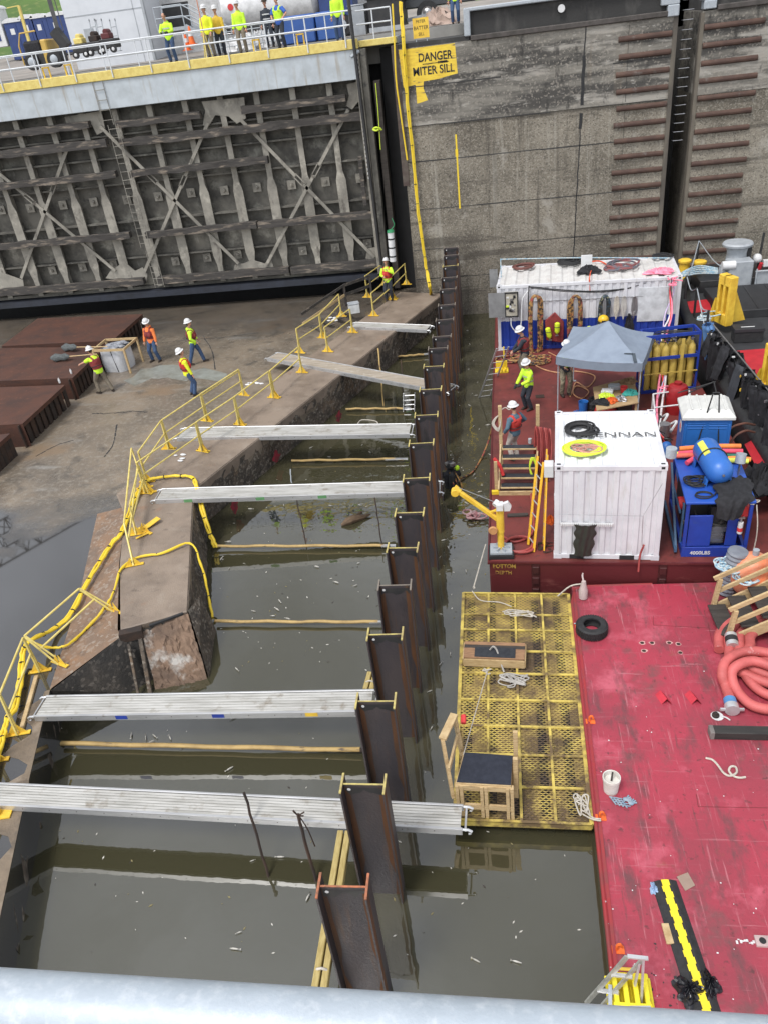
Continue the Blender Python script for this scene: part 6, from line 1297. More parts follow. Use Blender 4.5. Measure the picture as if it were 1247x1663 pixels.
for i, (x, y, lb) in enumerate(((958,1172,'small orange mooring hook on the red barge edge, the one beside the timber stand'), (975,1328,'small orange mooring hook on the red barge edge, tied to the raft'), (1003,1543,'small orange mooring hook on the red barge edge, the nearest one'), (940,1018,'pale rope tied round a small orange hook beside the tyre'))):
    m = MB(); c = P(x,y,LOW); m.box(c + Z*.008, (.18,.12,.012)); m.tube(spl([c + V((-.02,0,0)), c + V((-.02,0,.12)), c + V((.02,0,.16)), c + V((.05,0,.1))], 4), .022, 7)
    if i == 3: m.k = 1; m.tube(pile_rope(c, .14, .1, 9, 6), .013, 5); m.tube(spl([c, c + V((.1,-.2,.02)), c + V((.3,-.28,.02))], 4), .013, 5)
    solo(m, 'mooring_hook', [orange, ropeblue], lb, 'hook', 'orange mooring hooks on the barge edge')
for x, lb in ((1075, 'left one of two small red angle ramps on the red deck'), (1123, 'right one of two small red angle ramps on the red deck')):
    m = MB(); c = P(x,1136,LOW); a = V((-.02,.16,0)); b = V((.06,-.1,0)); 
    for s_ in (-1, 1): m.add([c + a + Z*.1, c + b + Z*.12, c + b + V((.1*s_,-.03,0)), c + a + V((.1*s_,-.03,0))], [(0,1,2,3)])
    m.add([c + a + Z*.09, c + b + Z*.11, c + b + V((.09,-.03,0)), c + a + V((.09,-.03,0))], [(3,2,1,0)])
    solo(m, 'angle_ramp', M('bright_red_angle', (.5,.03,.05), .5), lb, 'bracket', 'small red angle ramps')
m = MB(); c = P(1161,1163,LOW); m.lathe([(.07,0),(.07,.05),(.05,.06),(.04,.09)], c, 12); m.k = 1; m.lathe([(.12,.002),(.12,.006)], c + V((.03,0,0)), 12); m.tube(spl([c + V((.1,-.02,.02)), c + V((.18,-.05,.02)), c + V((.24,-.12,.02))], 4), .014, 5); solo(m, 'deck_fitting', [rustdark, whiteplain], 'rusty round deck fitting with a white tail beside the hose end', 'fitting')
m = MB(); A, B = P(1151,1189,LOW+.09), P(1300,1192,LOW+.09); m.bar(A, B, .2, .18); m.k = 1; m.bar(A - V((.004,0,0)), A + V((.08,0,.001)), .205, .186); solo(m, 'black_timber', [M('tarred_timber', (.03,.028,.025), .7, c2=(.018,.017,.016), ns=3, st=(.5,4,4), bump=.3), M('timber_end', (.17,.15,.14), .8)], 'black tarred timber lying across the red deck, cut by the picture edge', 'timber', bevel=.01)
m = MB(); m.tube(spl([P(x,y,LOW+.02) for x, y in ((1145,1231),(1156,1234),(1165,1243),(1174,1255),(1184,1260),(1195,1255),(1194,1246),(1186,1245),(1183,1252),(1190,1260),(1200,1263),(1210,1262))], 5), .02, 6); solo(m, 'rope_piece', rope, 'short white rope end curled on the bare red deck', 'rope')
# salmon suction hose
sh = thing('suction_hose', 'thick salmon red suction hose coiled at the right picture edge', 'hose', P(1235,1090,LOW))
c1 = P(1262,1062,LOW); c2 = P(1268,1108,LOW); pts = []
for k in range(4):
    for i in range(14): t = 2*pi*i/14; r_ = 1.18-.2*k; pts.append(c1 + V((-r_*cos(t)*1.0, r_*.95*sin(t), .12+.04*k+.06*(i/14))))
m = MB(); m.tube(spl(pts, 4), .105, 14); m.build('hose', salmon, sh)
pts = [P(1186,1140,LOW+.13), P(1178,1115,LOW+.13), P(1172,1095,LOW+.3), P(1180,1072,LOW+.4), P(1210,1058,LOW+.42), P(1250,1062,LOW+.4), P(1290,1085,LOW+.35), P(1300,1120,LOW+.3), P(1262,1150,LOW+.15), P(1222,1146,LOW+.14), P(1196,1122,LOW+.15), P(1187,1095,LOW+.3), P(1198,1080,LOW+.42), P(1226,1074,LOW+.44), P(1270,1090,LOW+.42), P(1310,1110,LOW+.3)]
m = MB(); m.tube(spl(pts, 6), .1, 14); m.build('hose', salmon, sh)
pts = [P(1300,1140,LOW+.12), P(1245,1128,LOW+.12), P(1215,1105,LOW+.14), P(1205,1080,LOW+.2), P(1215,1060,LOW+.25)]
m = MB(); m.tube(spl(pts, 6), .095, 14); m.build('hose', salmon, sh)
m = MB(); A = P(1184,1136,LOW+.14); d_ = (P(1189,1155,LOW+.14)-A).normalized(); m.cyl(A, A + d_*.16, .12, n=16); m.k = 1; m.cyl(A + d_*.16, A + d_*.3, .135, n=16); m.bar(A + d_*.26 - V((.22,0,0)), A + d_*.26 + V((.22,0,0)), .04, .05); m.build('coupling', [M('coupling_blue', (.08,.25,.5), .4), alumbright], sh)
m = MB(); A = P(1189,1050,LOW+.25); m.cyl(A, A + V((.01,.1,.02)), .125, n=16); m.k = 1; m.cyl(A + V((.01,.1,.02)), A + V((.02,.22,.04)), .13, n=16); m.k = 0; m.cyl(A + V((.02,.22,.04)), A + V((.03,.3,.05)), .125, n=16); m.build('coupling', [alumbright, black], sh)
# timber stair to the right
rs_ = thing('barge_stair', 'timber stair with twin handrails climbing right beyond the salmon hose', 'stair', P(1165,1020,LOW))
fA, fB = P(1151,992,LOW), P(1174,1046,LOW)    # far and near foot
runv = V((1,.04,0)).normalized()
for k, (p, h) in enumerate(((fA, .92), (fB, .95))):
    m = MB(); m.bar(p + runv*.06, p + runv*.14 + Z*h, .09, .11); m.build('newel_post', wood, rs_, False, bevel=.005)
    for q_ in (h, h-.36):
        m = MB(); s_ = p + runv*(.0 if q_ == h else .1) + Z*q_; m.bar(s_, s_ + (runv*3.0 + Z*1.7), .05, .11); m.build('handrail', wood, rs_, False, bevel=.006)
    m = MB(); m.bar(p + runv*.1 + Z*.05, p + runv*3.0 + Z*1.75, .05, .26); m.build('stringer', wood, rs_, False)
for i in range(7):
    o_ = runv*(.12+.4*i) + Z*(.2+.235*i)
    m = MB(); m.bar(fA + o_ + V((0,-.04,0)), fB + o_ + V((0,.04,0)), .38, .045); m.build('tread', wooddark, rs_, False, bevel=.004)
m = MB(); c = P(1180,968,LOW); pr = []
for i in range(22): pr.append((.21 if i % 2 else .235, .04+i*.055))
m.lathe(pr, c + V((0,.15,0)), 20, Matrix.Rotation(.12, 3, 'Y')); solo(m, 'ribbed_duct', M('grey_duct', (.22,.24,.27), .45, c2=(.16,.17,.2), ns=3), 'grey ribbed plastic duct standing behind the timber stair', 'duct')
m = MB(); c = P(1214,968,LOW); m.sph(c + Z*.62, .5, 24, (.95,.95,1.15)); m.k = 1; m.cyl(c + Z*1.15, c + Z*1.32, .07, n=10); solo(m, 'buoy', [M('buoy_orange', (.75,.2,.08), .5, c2=(.68,.3,.18), ns=2, c3=(.7,.45,.35), s3=2.5, lo3=.55, hi3=.75), galv], 'big faded orange buoy behind the timber stair', 'buoy')
m = MB(); m.tube(coil(P(1182,921,DECK+.25), .24, .2, 6, .022, .2, seed=5), .022, 6); m.tube(spl([P(1176,915,DECK+.2), P(1177,905,DECK+.4), P(1186,904,DECK+.4), P(1188,914,DECK+.2)], 4), .03, 6); m.tube(coil(P(1206,938,DECK+.2), .2, .2, 5, .02, .2, seed=6), .02, 5); solo(m, 'blue_rope', ropeblue, 'pale blue rope coils on the barge corner above the ribbed duct', 'rope')
m = MB(); c = P(946,972,LOW); m.lathe([(.02,0),(.1,.03),(.11,.25),(.07,.4),(.05,.52)], c, 10); m.tube(spl([c + Z*.5, c + V((-.02,.1,.6)), c + V((0,.2,.6))], 4), .02, 5); solo(m, 'clear_bag', M('milky_plastic', (.6,.5,.48), .3, alpha=.75), 'milky plastic bag tied at the far edge of the red barge', 'bag')
# cable ramp and its litter
cr = thing('cable_ramp', 'black rubber cable ramp with a bright yellow toothed lid on the red deck', 'cable ramp', P(1110,1540,LOW))
cA, cB = P(1077,1432,LOW), P(1150,1655,LOW); cd = (cB-cA).normalized(); cs = cd.cross(Z)
L = (cB-cA).length + .6
m = MB(); pr = [(-.2,.002),(-.19,.012),(-.1,.055),(.1,.055),(.19,.012),(.2,.002)]; m.extr([cA + cs*a + Z*b for a, b in pr], cd*L); m.build('base', black, cr, False)
m = MB(); nn = 26; m.bar(cA + Z*.058, cA + cd*L + Z*.058, .1, .012)
for i in range(nn): m.box(cA + cd*(L*(i+.5)/nn) + cs*(.058 if i % 2 else -.058) + Z*.056, (.02, L/nn*.92, .012), atan2(cd.y, cd.x)-pi/2)
m.build('lid', M('lid_yellow', (.82,.66,.03), .5, c2=(.74,.56,.02), ns=6, c3=(.3,.22,.05), s3=14, lo3=.64, hi3=.74), cr, False)
for i, (x, y, r_, lb, sd) in enumerate(((1118,1612,(.2,.2,.12),'crumpled black plastic left of the near end of the cable ramp',1), (1152,1602,(.12,.2,.12),'crumpled black plastic right of the near end of the cable ramp',2))): heap('black_plastic', lb, 'plastic', P(x,y,LOW), r_, 6, M('black_film', (.012,.012,.016), .35), seed=50+sd)
heap('blue_rag', 'small light blue rag at the far end of the cable ramp', 'rag', P(1061,1444,LOW), (.06,.1,.06), 5, M('rag_blue', (.3,.42,.6), .8), seed=53)
m = MB(); m.bar(P(1079,1500,LOW+.02), P(1088,1533,LOW+.02), .11, .035); solo(m, 'wood_block', wood, 'short wooden block lying beside the yellow cable ramp', 'timber', bevel=.005)
m = MB(); m.extr([P(1098,1424,LOW+.004), P(1116,1417,LOW+.004), P(1128,1438,LOW+.004), P(1112,1447,LOW+.004)], (0,0,.006)); solo(m, 'cardboard', M('cardboard', (.3,.22,.17), .85, c2=(.25,.18,.14)), 'torn piece of cardboard right of the cable ramp', 'cardboard')
m = MB(); c = P(1237,1530,LOW); m.box(c + Z*.02, (.2,.16,.04)); m.k = 1; m.lathe([(.05,.041),(.05,.045)], c, 12); m.k = 2
for i in range(9): m.box(c + V((-.12-.03*i, rnd.uniform(-.03,.03), .004)), (.03,.05*rnd.random()+.01,.004))
solo(m, 'deck_socket', [M('socket_grey', (.45,.33,.32), .6), black, whiteplain], 'small grey deck socket with chipped white paint near the right picture edge', 'socket')
m = MB(); qq = random.Random(14)
for i in range(70):
    x, y = qq.uniform(965,1240), qq.uniform(1090,1640)
    if i > 45: x, y = qq.gauss(1085,25), qq.gauss(1590,28)
    m.k = 0 if i < 46 else 1; c = P(x,y,LOW+.004); s_ = qq.uniform(.006,.018) if i < 46 else qq.uniform(.01,.03); m.add([c + V((s_*cos(a*pi/2.5)*qq.uniform(.6,1.3), s_*sin(a*pi/2.5)*qq.uniform(.6,1.2), .002)) for a in range(5)], [(0,1,2,3,4)])
tag(m.build('deck_litter', [whiteplain, blackpaint]), 'fine white flecks and black crumbs scattered over the red deck', 'litter', kind='stuff')
# yellow block with folding step in the foreground
yb = thing('step_block', 'yellow slotted plastic block at the red barge edge beneath an aluminium step frame', 'block', P(1020,1620,LOW))
c = P(1022,1625,LOW); m = MB(); hx, hy, hz = .26, .24, .3
for k in range(4): m.box(c + V((-.21+.14*k, 0, hz/2)), (.07, 2*hy, hz))
for y in (-hy+.04, hy-.04): m.box(c + V((0, y, hz/2-.002)), (2*hx, .08, hz-.004))
m.box(c + V((0,0,.03)), (2*hx+.12, 2*hy+.12, .06)); m.build('slotted_body', M('block_yellow', (.8,.68,.03), .45, c2=(.7,.56,.02), ns=4, c3=(.25,.2,.05), s3=12, lo3=.66, hi3=.75), yb, False, bevel=.01)
m = MB(); m.tube([c + V((-.16,hy+.02,.34)), c + V((.1,hy+.02,.34))], .022, 7); m.build('handle', yellow, yb)
sf = thing('folding_step', 'aluminium folding step frame leaning over the barge edge above the yellow block', 'step', c)
T0, T1 = P(1044,1556,1.5), P(1018,1553,1.5); Bn0, Bn1 = P(978,1632,.45), P(952,1628,.3)
for a, b in ((T0, Bn0), (T1, Bn1)): m = MB(); m.bar(a, b, .025, .07); m.build('leg', M('worn_aluminium', (.42,.42,.38), .45, .4, c2=(.25,.25,.22), ns=5), sf, False)
for a, b in ((T0, P(1040,1640,.5)), (T0.lerp(Bn0,.1), P(1030,1600,.9))): m = MB(); m.bar(a, b, .03, .04); m.build('strut', alumbright, sf, False)
for t in (.0, .38, .72): m = MB(); a, b = T0.lerp(Bn0, t), T1.lerp(Bn1, t); m.bar(a + (a-b)*.3, b, .05, .03); m.build('step', alumbright, sf, False)
for (a, b) in ((P(990,1600,.75), P(990,1660,.7)), (P(1022,1638,.8), P(1056,1638,.8))): m = MB(); m.bar(a, b, .05, .05); m.build('tube_foot', galv, sf, False)
# foreground handrail
hr = thing('handrail', 'blurred galvanised handrail crossing the bottom of the view', 'railing', (0, .5, 11.4))
r1 = MB(); 
ey = V((0,0,CAMH)); pa = PY(0, 1568, .62); pb = PY(1247, 1645, .62)
dA = (pb-pa).normalized(); nr = ray(600, 1606).normalized(); perp = dA.cross(nr).normalized()
if perp.z > 0: perp = -perp
rr_ = .055; A = pa + perp*rr_*1.04; B = pb + perp*rr_*1.04
r1.tube([A - dA*3, A, B, B + dA*3], rr_, 32); r1.build('top_tube', railgalv, hr)
for k in (-2.2, 2.6): m = MB(); p = A.lerp(B,.5) + dA*k; m.tube([p, p - Z*1.0], .03, 12); m.build('post', railgalv, hr)
# ================= people =================
def ik(a, t, l1, l2, pole):
    d = t-a; L = min(d.length, (l1+l2)*.999); d.normalize(); t = a + d*L
    x = (l1*l1 - l2*l2 + L*L)/(2*L); h = sqrt(max(0, l1*l1-x*x)); p = V(pole); p = p - d*p.dot(d)
    p = p.normalized() if p.length > 1e-5 else d.orthogonal().normalized()
    return a + d*x + p*h, t
def loft(mb, rings, n=16):
    vs = []
    for c, rt_, fw, rx, ry in rings: vs += [c + rt_*(rx*cos(2*pi*k/n)) + fw*(ry*sin(2*pi*k/n)) for k in range(n)]
    fs = [(i*n+k, i*n+(k+1) % n, (i+1)*n+(k+1) % n, (i+1)*n+k) for i in range(len(rings)-1) for k in range(n)]
    fs += [tuple(range(n))[::-1], tuple((len(rings)-1)*n+k for k in range(n))]
    mb.add(vs, fs)
def solid(mb, vox, smooth=2):
    """one continuous surface grown over the limbs"""
    me = mb.mesh('tmp', [], False); o = bpy.data.objects.new('tmp', me); C.objects.link(o)
    r = o.modifiers.new('r', 'REMESH'); r.mode = 'VOXEL'; r.voxel_size = vox; r.adaptivity = 0
    s_ = o.modifiers.new('s', 'SMOOTH'); s_.iterations = smooth; s_.factor = .5
    bpy.context.view_layer.update()
    ev = o.evaluated_get(bpy.context.evaluated_depsgraph_get()); em = ev.to_mesh()
    out = MB(); out.v = [tuple(v.co) for v in em.vertices]; out.f = [tuple(p.vertices) for p in em.polygons]; out.mi = [0]*len(out.f)
    ev.to_mesh_clear(); bpy.data.objects.remove(o); bpy.data.meshes.remove(me); return out
def person(loc, rz, label, top, legs, hat=whiteplain, vest=None, lean=(0,0), twist=0, hands=None, feet=None, look=(0,0), sc_=1.06, crouch=0, sleeve=1, hood=False, boots=bootm, band=False, holdz=None, hivest=None, gloves=None, hip=(0,0)):
    r = thing('person', label, 'person'); hz = .95-crouch
    X, Y = V((1,0,0)), V((0,1,0)); tw = Matrix.Rotation(twist, 3, 'Z'); RX, RY = tw @ X, tw @ Y
    pel = V((hip[0], hip[1], hz)); up_ = V((lean[0], lean[1], 1)).normalized(); rtc = (RX - up_*RX.dot(up_)).normalized(); fwc = up_.cross(rtc)
    def sp(t):  # along the spine, t metres above the hips
        u_ = (Z*(.35) + up_*.65).normalized() if t < .2 else up_
        return pel + Z*min(t,.1) + up_*max(0, t-.1)
    def rings(k, t0, t1, neck):
        prof = [(-.12,.15,.115),(-.04,.165,.12),(.06,.155,.11),(.16,.15,.108),(.28,.17,.122),(.38,.185,.125),(.46,.175,.105),(.51,.12,.08),(.54,.065,.062)] + ([(.6,.056,.058),(.66,.054,.056)] if neck else [])
        out = []
        for t, rx, ry in prof:
            if t0 <= t <= t1:
                f = min(1, max(0, t/.3)); rr_ = X.lerp(rtc, f).normalized(); ff = Y.lerp(fwc, f).normalized()
                out.append((sp(t), rr_, ff, rx+k, ry+k))
        return out
    sh = [sp(.47) + rtc*s_*.185 for s_ in (-1, 1)]; hp = [pel + X*s_*.095 - Z*.04 for s_ in (-1, 1)]
    feet = feet or [(-.12,0,0),(.12,.04,.1)]; hands = hands or [(-.27,.12,.82),(.27,.12,.82)]
    arms, lg = [], []
    for s_, h, a in zip((-1,1), hands, sh):
        t = V(h) if len(h) == 3 else V(h[:3]); e, wv = ik(a, t, .3, .27, V((s_*.7,-.7,-.35)) if len(h) == 3 else V(h[3])); arms.append((a, e, wv))
    for s_, f, a in zip((-1,1), feet, hp):
        an = V((f[0], f[1], .09 + (f[3] if len(f) > 3 else 0))); k, an = ik(a, an, .44, .43, Y + X*.15*s_); lg.append((a, k, an, f[2] if len(f) > 2 else 0))
    # head
    nk = sp(.62); hm = (tw @ Matrix.Rotation(look[0], 3, 'Z') @ Matrix.Rotation(look[1], 3, 'X')); hc = nk + up_*.05 + hm @ V((0,.025,.09))
    b = MB(); loft(b, rings(0, -.2, .7, True)); vs0 = len(b.v)
    for p, rx, ry, rz_ in ((V((0,0,.02)), .078, .098, .105), (V((0,.03,-.05)), .058, .07, .07)): b.sph((0,0,0), 1, 14); n0 = len(b.v)-14*(14//2+2); b.v[n0:] = [tuple(hc + hm @ (V((v[0]*rx, v[1]*ry, v[2]*rz_)) + p)) for v in b.v[n0:]]
    b.tube([hc + hm @ V((0,.088,.01)), hc + hm @ V((0,.118,-.025)), hc + hm @ V((0,.09,-.035))], .014, 6)
    for s_ in (-1, 1): b.sph(hc + hm @ V((.082*s_, -.005, -.005)), .026, 8, (.5,.8,1.2))
    for (a, e, wv), s_ in zip(arms, (-1, 1)):
        b.tube([a, a.lerp(e,.5), e, e.lerp(wv,.4), wv], .05, 10, rs=[.06,.052,.042,.04,.028])
        d = (wv-e).normalized(); sd_ = d.cross(Z if abs(d.z) < .9 else Y).normalized(); nn = sd_.cross(d)
        b.tube([wv, wv + d*.04, wv + d*.09], .04, 8, rs=[.028,.042,.04], flat=.6)
        for k in range(4):
            p0 = wv + d*.085 + sd_*(.027-.018*k); L = (.07,.08,.076,.058)[k]; b.tube([p0 - d*.02, p0 + d*L*.5 - nn*.006, p0 + d*L*.85 - nn*.03], .0095, 6)
        p0 = wv + d*.03 + sd_*.035; b.tube([p0, p0 + sd_*.03 + d*.03, p0 + sd_*.035 + d*.065 - nn*.01], .011, 6)
    for a, k, an, yw in lg: b.tube([a, a.lerp(k,.4), k, k.lerp(an,.35), an], .07, 10, rs=[.09,.082,.058,.055,.04]); b.tube([an, an + V((0,.03,-.05)), an + V((-sin(yw)*.12, cos(yw)*.12, -.065))], .035, 8)
    o = solid(b, .0105, 1)
    o.k = 1
    for s_ in (-1, 1): o.sph(hc + hm @ V((.03*s_, .092, .022)), .011, 6)
    o.k = 2; o.tube([hc + hm @ V((-.024,.098,-.062)), hc + hm @ V((0,.103,-.064)), hc + hm @ V((.024,.098,-.062))], .006, 5)
    body = o.build('body', [skin, hairm, M('lips', (.35,.12,.1), .6)], r)
    # trousers and boots
    m = MB(); loft(m, rings(.014, -.2, .12, False))
    for a, k, an, yw in lg: m.tube([a + Z*.02, a.lerp(k,.4), k, k.lerp(an,.4), an - Z*.01], .1, 12, rs=[.108,.103,.08,.078,.072])
    solid(m, .016, 2).build('trousers', legs, r)
    for a, k, an, yw in lg:
        m = MB(); f = V((-sin(yw), cos(yw), 0)); m.tube([an + Z*.05, an - Z*.0, an - Z*.03 + f*.0], .05, 10); m.tube([an - Z*.05 - f*.06, an - Z*.045 + f*.02, an - Z*.055 + f*.12, an - Z*.062 + f*.18], .045, 10, rs=[.042,.05,.045,.028]); m.box(an - Z*.083 + f*.05, (.09,.27,.015), atan2(f.y, f.x)-pi/2); solid(m, .012, 1).build('boot', boots, r)
    # upper garment
    m = MB(); loft(m, rings(.03, -.13, .52, False))
    for a, e, wv in arms:
        pts = [a, a.lerp(e,.5), e, e.lerp(wv,.5), e.lerp(wv,.93)]; rs = [.085,.075,.064,.06,.05]
        if sleeve < 1: pts, rs = pts[:3], [.085,.08,.072]; pts[2] = a.lerp(e,.85)
        m.tube(pts, .07, 12, rs=rs)
    m.tube([sp(.5), sp(.565)], .07, 12, rs=[.1,.075])
    if hood: m.sph(sp(.53) - fwc*.07, .1, 10, (1.1,.8,.8))
    solid(m, .017, 2).build('jacket' if sleeve == 1 else 'shirt', top, r)
    if vest or hivest:
        m = MB(); rg = rings(.052, -.0 if hivest else .03, .4, False); loft(m, rg)
        for s_ in (-1, 1):
            m.tube([sp(.36) + rtc*.11*s_ + fwc*.17, sp(.5) + rtc*.12*s_ + fwc*.06, sp(.52) + rtc*.12*s_ - fwc*.04, sp(.38) + rtc*.11*s_ - fwc*.165], .045, 8, flat=.6)
        if vest:
            for s_ in (-1, 1): m.sph(sp(.24) + rtc*.09*s_ + fwc*.16, .085, 10, (1,.7,1.4))
            m.sph(sp(.3) - fwc*.14, .12, 10, (1.1,.5,1.2))
        v_ = solid(m, .017, 2).build('life_vest' if vest else 'safety_vest', vest or hivest, r)
        if vest: 
            m = MB(); m.tube([sp(.16) + rtc*(.222*cos(t*pi/8)) + fwc*(.19*sin(t*pi/8)) for t in range(16)], .014, 6, True); m.build('belt', black, v_)
    if band:
        for t, k in ((.12,.042),(.3,.04)):
            m = MB(); rx, ry = (.155,.11) if t < .2 else (.172,.124); n = 24
            ring = [(rtc*((rx+k)*cos(2*pi*i/n)) + fwc*((ry+k)*sin(2*pi*i/n))) for i in range(n)]
            m.add([sp(t) + p for p in ring] + [sp(t+.05) + p for p in ring], [(i, (i+1) % n, n+(i+1) % n, n+i) for i in range(n)]); m.build('reflective_band', silver, r)
    if gloves:
        for a, e, wv in arms: m = MB(); d = (wv-e).normalized(); m.tube([wv - d*.03, wv + d*.03, wv + d*.1, wv + d*.16], .045, 10, rs=[.04,.052,.05,.03], flat=.75); m.build('glove', gloves, r)
    m = MB(); m.sph((0,0,0), 1, 14); q_ = [hc + hm @ (V((v[0]*.084, v[1]*.1-.012, v[2]*.1+.02))) for v in m.v]; m.v = [tuple(v) for v in q_]
    keep = [f for f in m.f if all((hm.transposed() @ (V(m.v[i])-hc)).y < .045 for i in f)]; m.f = keep; m.mi = [0]*len(keep); m.build('hair', hairm, r)
    if hat:
        m = MB(); pr = [(.168,.0),(.168,.01),(.126,.03),(.124,.065),(.11,.105),(.078,.135),(.04,.148),(.002,.15)]
        m.lathe(pr, (0,0,0), 20); m.tube([V((0,-.1,.1)), V((0,-.05,.146)), V((0,.0,.158)), V((0,.05,.146)), V((0,.1,.1))], .014, 6)
        m.v = [tuple(hc + hm @ (V((v[0]*.93, v[1]*1.05, v[2])) + V((0,-.005,.045)))) for v in m.v]; m.build('hard_hat', hat, r)
    r.location = loc; r.rotation_euler.z = rz; r.scale = (sc_,)*3
    return r
D = radians
RZ = FLOOR + .005
person(P(172,637,RZ), D(62), 'person in lime shirt and maroon vest leaning over the rust box with two long nets', lime, khaki, vest=vestred, sleeve=.5, lean=(.05,.28), hands=[(-.28,.62,1.2),(.05,.66,1.22)], feet=[(-.16,.12,.2),(.2,-.25,-.3)], look=(0,-.2))
person(P(256,586,RZ), D(165), 'person in an orange hoodie and maroon vest looking down beside the white bulk bag', orangefab, jeans, vest=vestred, hood=True, hands=[(-.3,.1,.8),(.3,.14,.8)], look=(.3,-.35), feet=[(-.17,0,.2),(.17,.05,-.2)])
person(P(322,590,RZ), D(-75), 'person in a lime hoodie striding towards the sill with one leg back', lime, jeans, vest=vestred, hood=True, hands=[(-.2,.2,.95),(.2,.16,.95)], feet=[(-.1,.28,.1),(.1,-.3,-.1)], look=(0,.15))
person(P(314,642,RZ), D(-60), 'person in a yellow shirt and red vest looking upwards beside the guard rails', limey, jeans, vest=vestbright, hands=[(-.24,.0,.8),(.27,.16,.8)], look=(-.1,.45), feet=[(-.12,0,.1),(.12,.06,-.1)], lean=(0,-.06))
person(P(633,487,RIDGE+.01), D(172), 'person in a lime jacket on the sill guiding a white tube', lime, navy, vest=vestbright, hat=whiteplain, hands=[(-.1,.28,1.42),(.1,.3,1.15)], look=(.1,.3))
# barge crew
Dk = DECK + .01
person(P(852,613,Dk), D(95), 'person in a dark jacket and maroon vest handling hose in front of the blue container', navy, khaki, vest=vestred, hands=[(-.1,.42,1.0),(.15,.4,.95)], look=(.2,-.35), lean=(0,.18))
person(P(858,664,Dk), D(125), 'person in a bright lime jacket with grey bands holding a hose on the barge deck', lime, navy, vest=None, hivest=None, band=True, hands=[(-.1,.4,1.05),(.2,.36,.95)], look=(.3,-.3), lean=(0,.12), gloves=black, sc_=.98)
person(P(836,745,Dk), D(45), 'person in a grey blue shirt and red vest standing behind the deck stair', steelblue, beige, vest=vestbright, hands=[(-.3,.14,.95),(.34,.16,1.05)], look=(.3,-.15), sc_=1.0)
person(P(917,641,Dk), D(190), 'person in camouflage trousers and lime vest half hidden under the tent', navy, camo, hivest=lime, hands=[(-.12,.35,1.1),(.12,.35,1.1)], look=(0,-.2))
# on the gate walkway
Gz = 12.07; GY = 39.75
def gx(px): return PY(px, 70, GY).x
person((gx(281), GY-.3, Gz), D(178), 'person in a lime hooded jacket and black gloves resting on the gate railing', lime, jeans, hat=None, hood=True, band=True, gloves=black, hands=[(-.12,.38,1.12),(.16,.38,1.12)], look=(-.2,-.25), lean=(0,.08), sc_=1.05)
person((gx(341), GY+.1, Gz), D(175), 'person in a long yellow jacket behind a wooden tripod on the gate walkway', limey, khaki, hands=[(-.2,.2,.9),(.2,.2,.9)], sc_=1.08)
person((gx(353), GY+.6, Gz), D(185), 'person mostly hidden behind the yellow jacketed person on the walkway', M('orange_yellow_cloth', (.75,.5,.05), .8), navy, sc_=1.05)
person((gx(396), GY-.1, Gz), D(180), 'person in a lime hoodie, white hard hat and khaki trousers on the gate walkway', lime, khaki, hood=True, sc_=1.08)
person((gx(461), GY-.2, Gz), D(165), 'person in an open lime vest over a blue shirt leaning on the railing', M('royal_blue_cloth', (.03,.1,.4), .8), navy, hivest=lime, band=True, sleeve=.6, hat=None, hands=[(-.38,.3,1.1),(.14,.33,1.1)], sc_=1.08)
person((gx(554), GY+.1, Gz), D(180), 'person in lime long sleeves and jeans near the right end of the gate walkway', lime, jeans, hands=[(-.25,.1,.85),(.25,.1,.85)], sc_=1.08)
person((gx(416), 42.6, 12.16), D(180), 'person in black work clothes with lime bands walking behind the railing', navy, navy, vest=None, band=True, hat=hairm, sc_=1.05)
person((PY(740, 40, 40.5).x, 40.3, 12.16), D(180), 'person in jeans and lime top standing at the wall edge behind the white railing', lime, jeans, sc_=1.0)
# diver half in the water
dv_ = thing('person', 'person diving in a black suit and helmet, chest deep in the water', 'person')
m = MB(); c = P(733, 790, 0)
loft(m, [(V((0,0,z)), V((1,0,0)), V((0,1,0)), rx, ry) for z, rx, ry in ((-.5,.17,.13),(-.1,.19,.15),(.25,.23,.17),(.48,.24,.15),(.6,.12,.1))])
m.sph((0,.04,.72), .13, 12); 
for s_ in (-1, 1):
    e, w2 = ik(V((s_*.22,0,.48)), V((s_*.24,.4,.1)), .3, .27, V((s_,-.2,0))); m.tube([V((s_*.22,0,.48)), e, w2], .07, 10, rs=[.09,.07,.05]); d = (w2-e).normalized()
    m.tube([w2, w2 + d*.1], .045, 8, flat=.6)
    for k in range(4): m.tube([w2 + d*.08 + V((.015*k-.022,0,0)), w2 + d*.16 + V((.018*k-.027,0,-.02))], .011, 6)
    m.tube([w2 + d*.03, w2 + d*.08 + V((-s_*.05,0,0))], .012, 6)
solid(m, .015, 2).build('body', blackcloth, dv_)
m = MB(); m.tube([(0,-.22,-.1),(0,-.22,.02),(0,-.2,.5),(0,-.2,.58),(0,-.19,.62)], .11, 12, rs=[.06,.11,.11,.07,.03]); m.build('air_bottle', black, dv_)
m = MB(); m.lathe([(.05,.0),(.15,-.02),(.155,.07),(.12,.13),(.05,.16)], (0,.02,.74), 14); m.k = 1; m.box((.05,-.08,.84), (.16,.14,.09), .4); m.box((-.1,.0,.85), (.1,.12,.07), .2); m.k = 2; m.sph((.2,-.05,.66), .08, 8, (1,.6,1.2)); m.build('helmet', [black, steel, lime], dv_)
m = MB()
for k in range(3): m.tube(spl([V((.1-.08*k,-.15,.6)), V((.25-.12*k,-.35,.2)), V((.2-.1*k,-.3,-.05)), V((.05,-.2,-.2))], 5), .022, 6)
m.build('hose', hb, dv_)
dv_.location = c; dv_.rotation_euler.z = D(15)
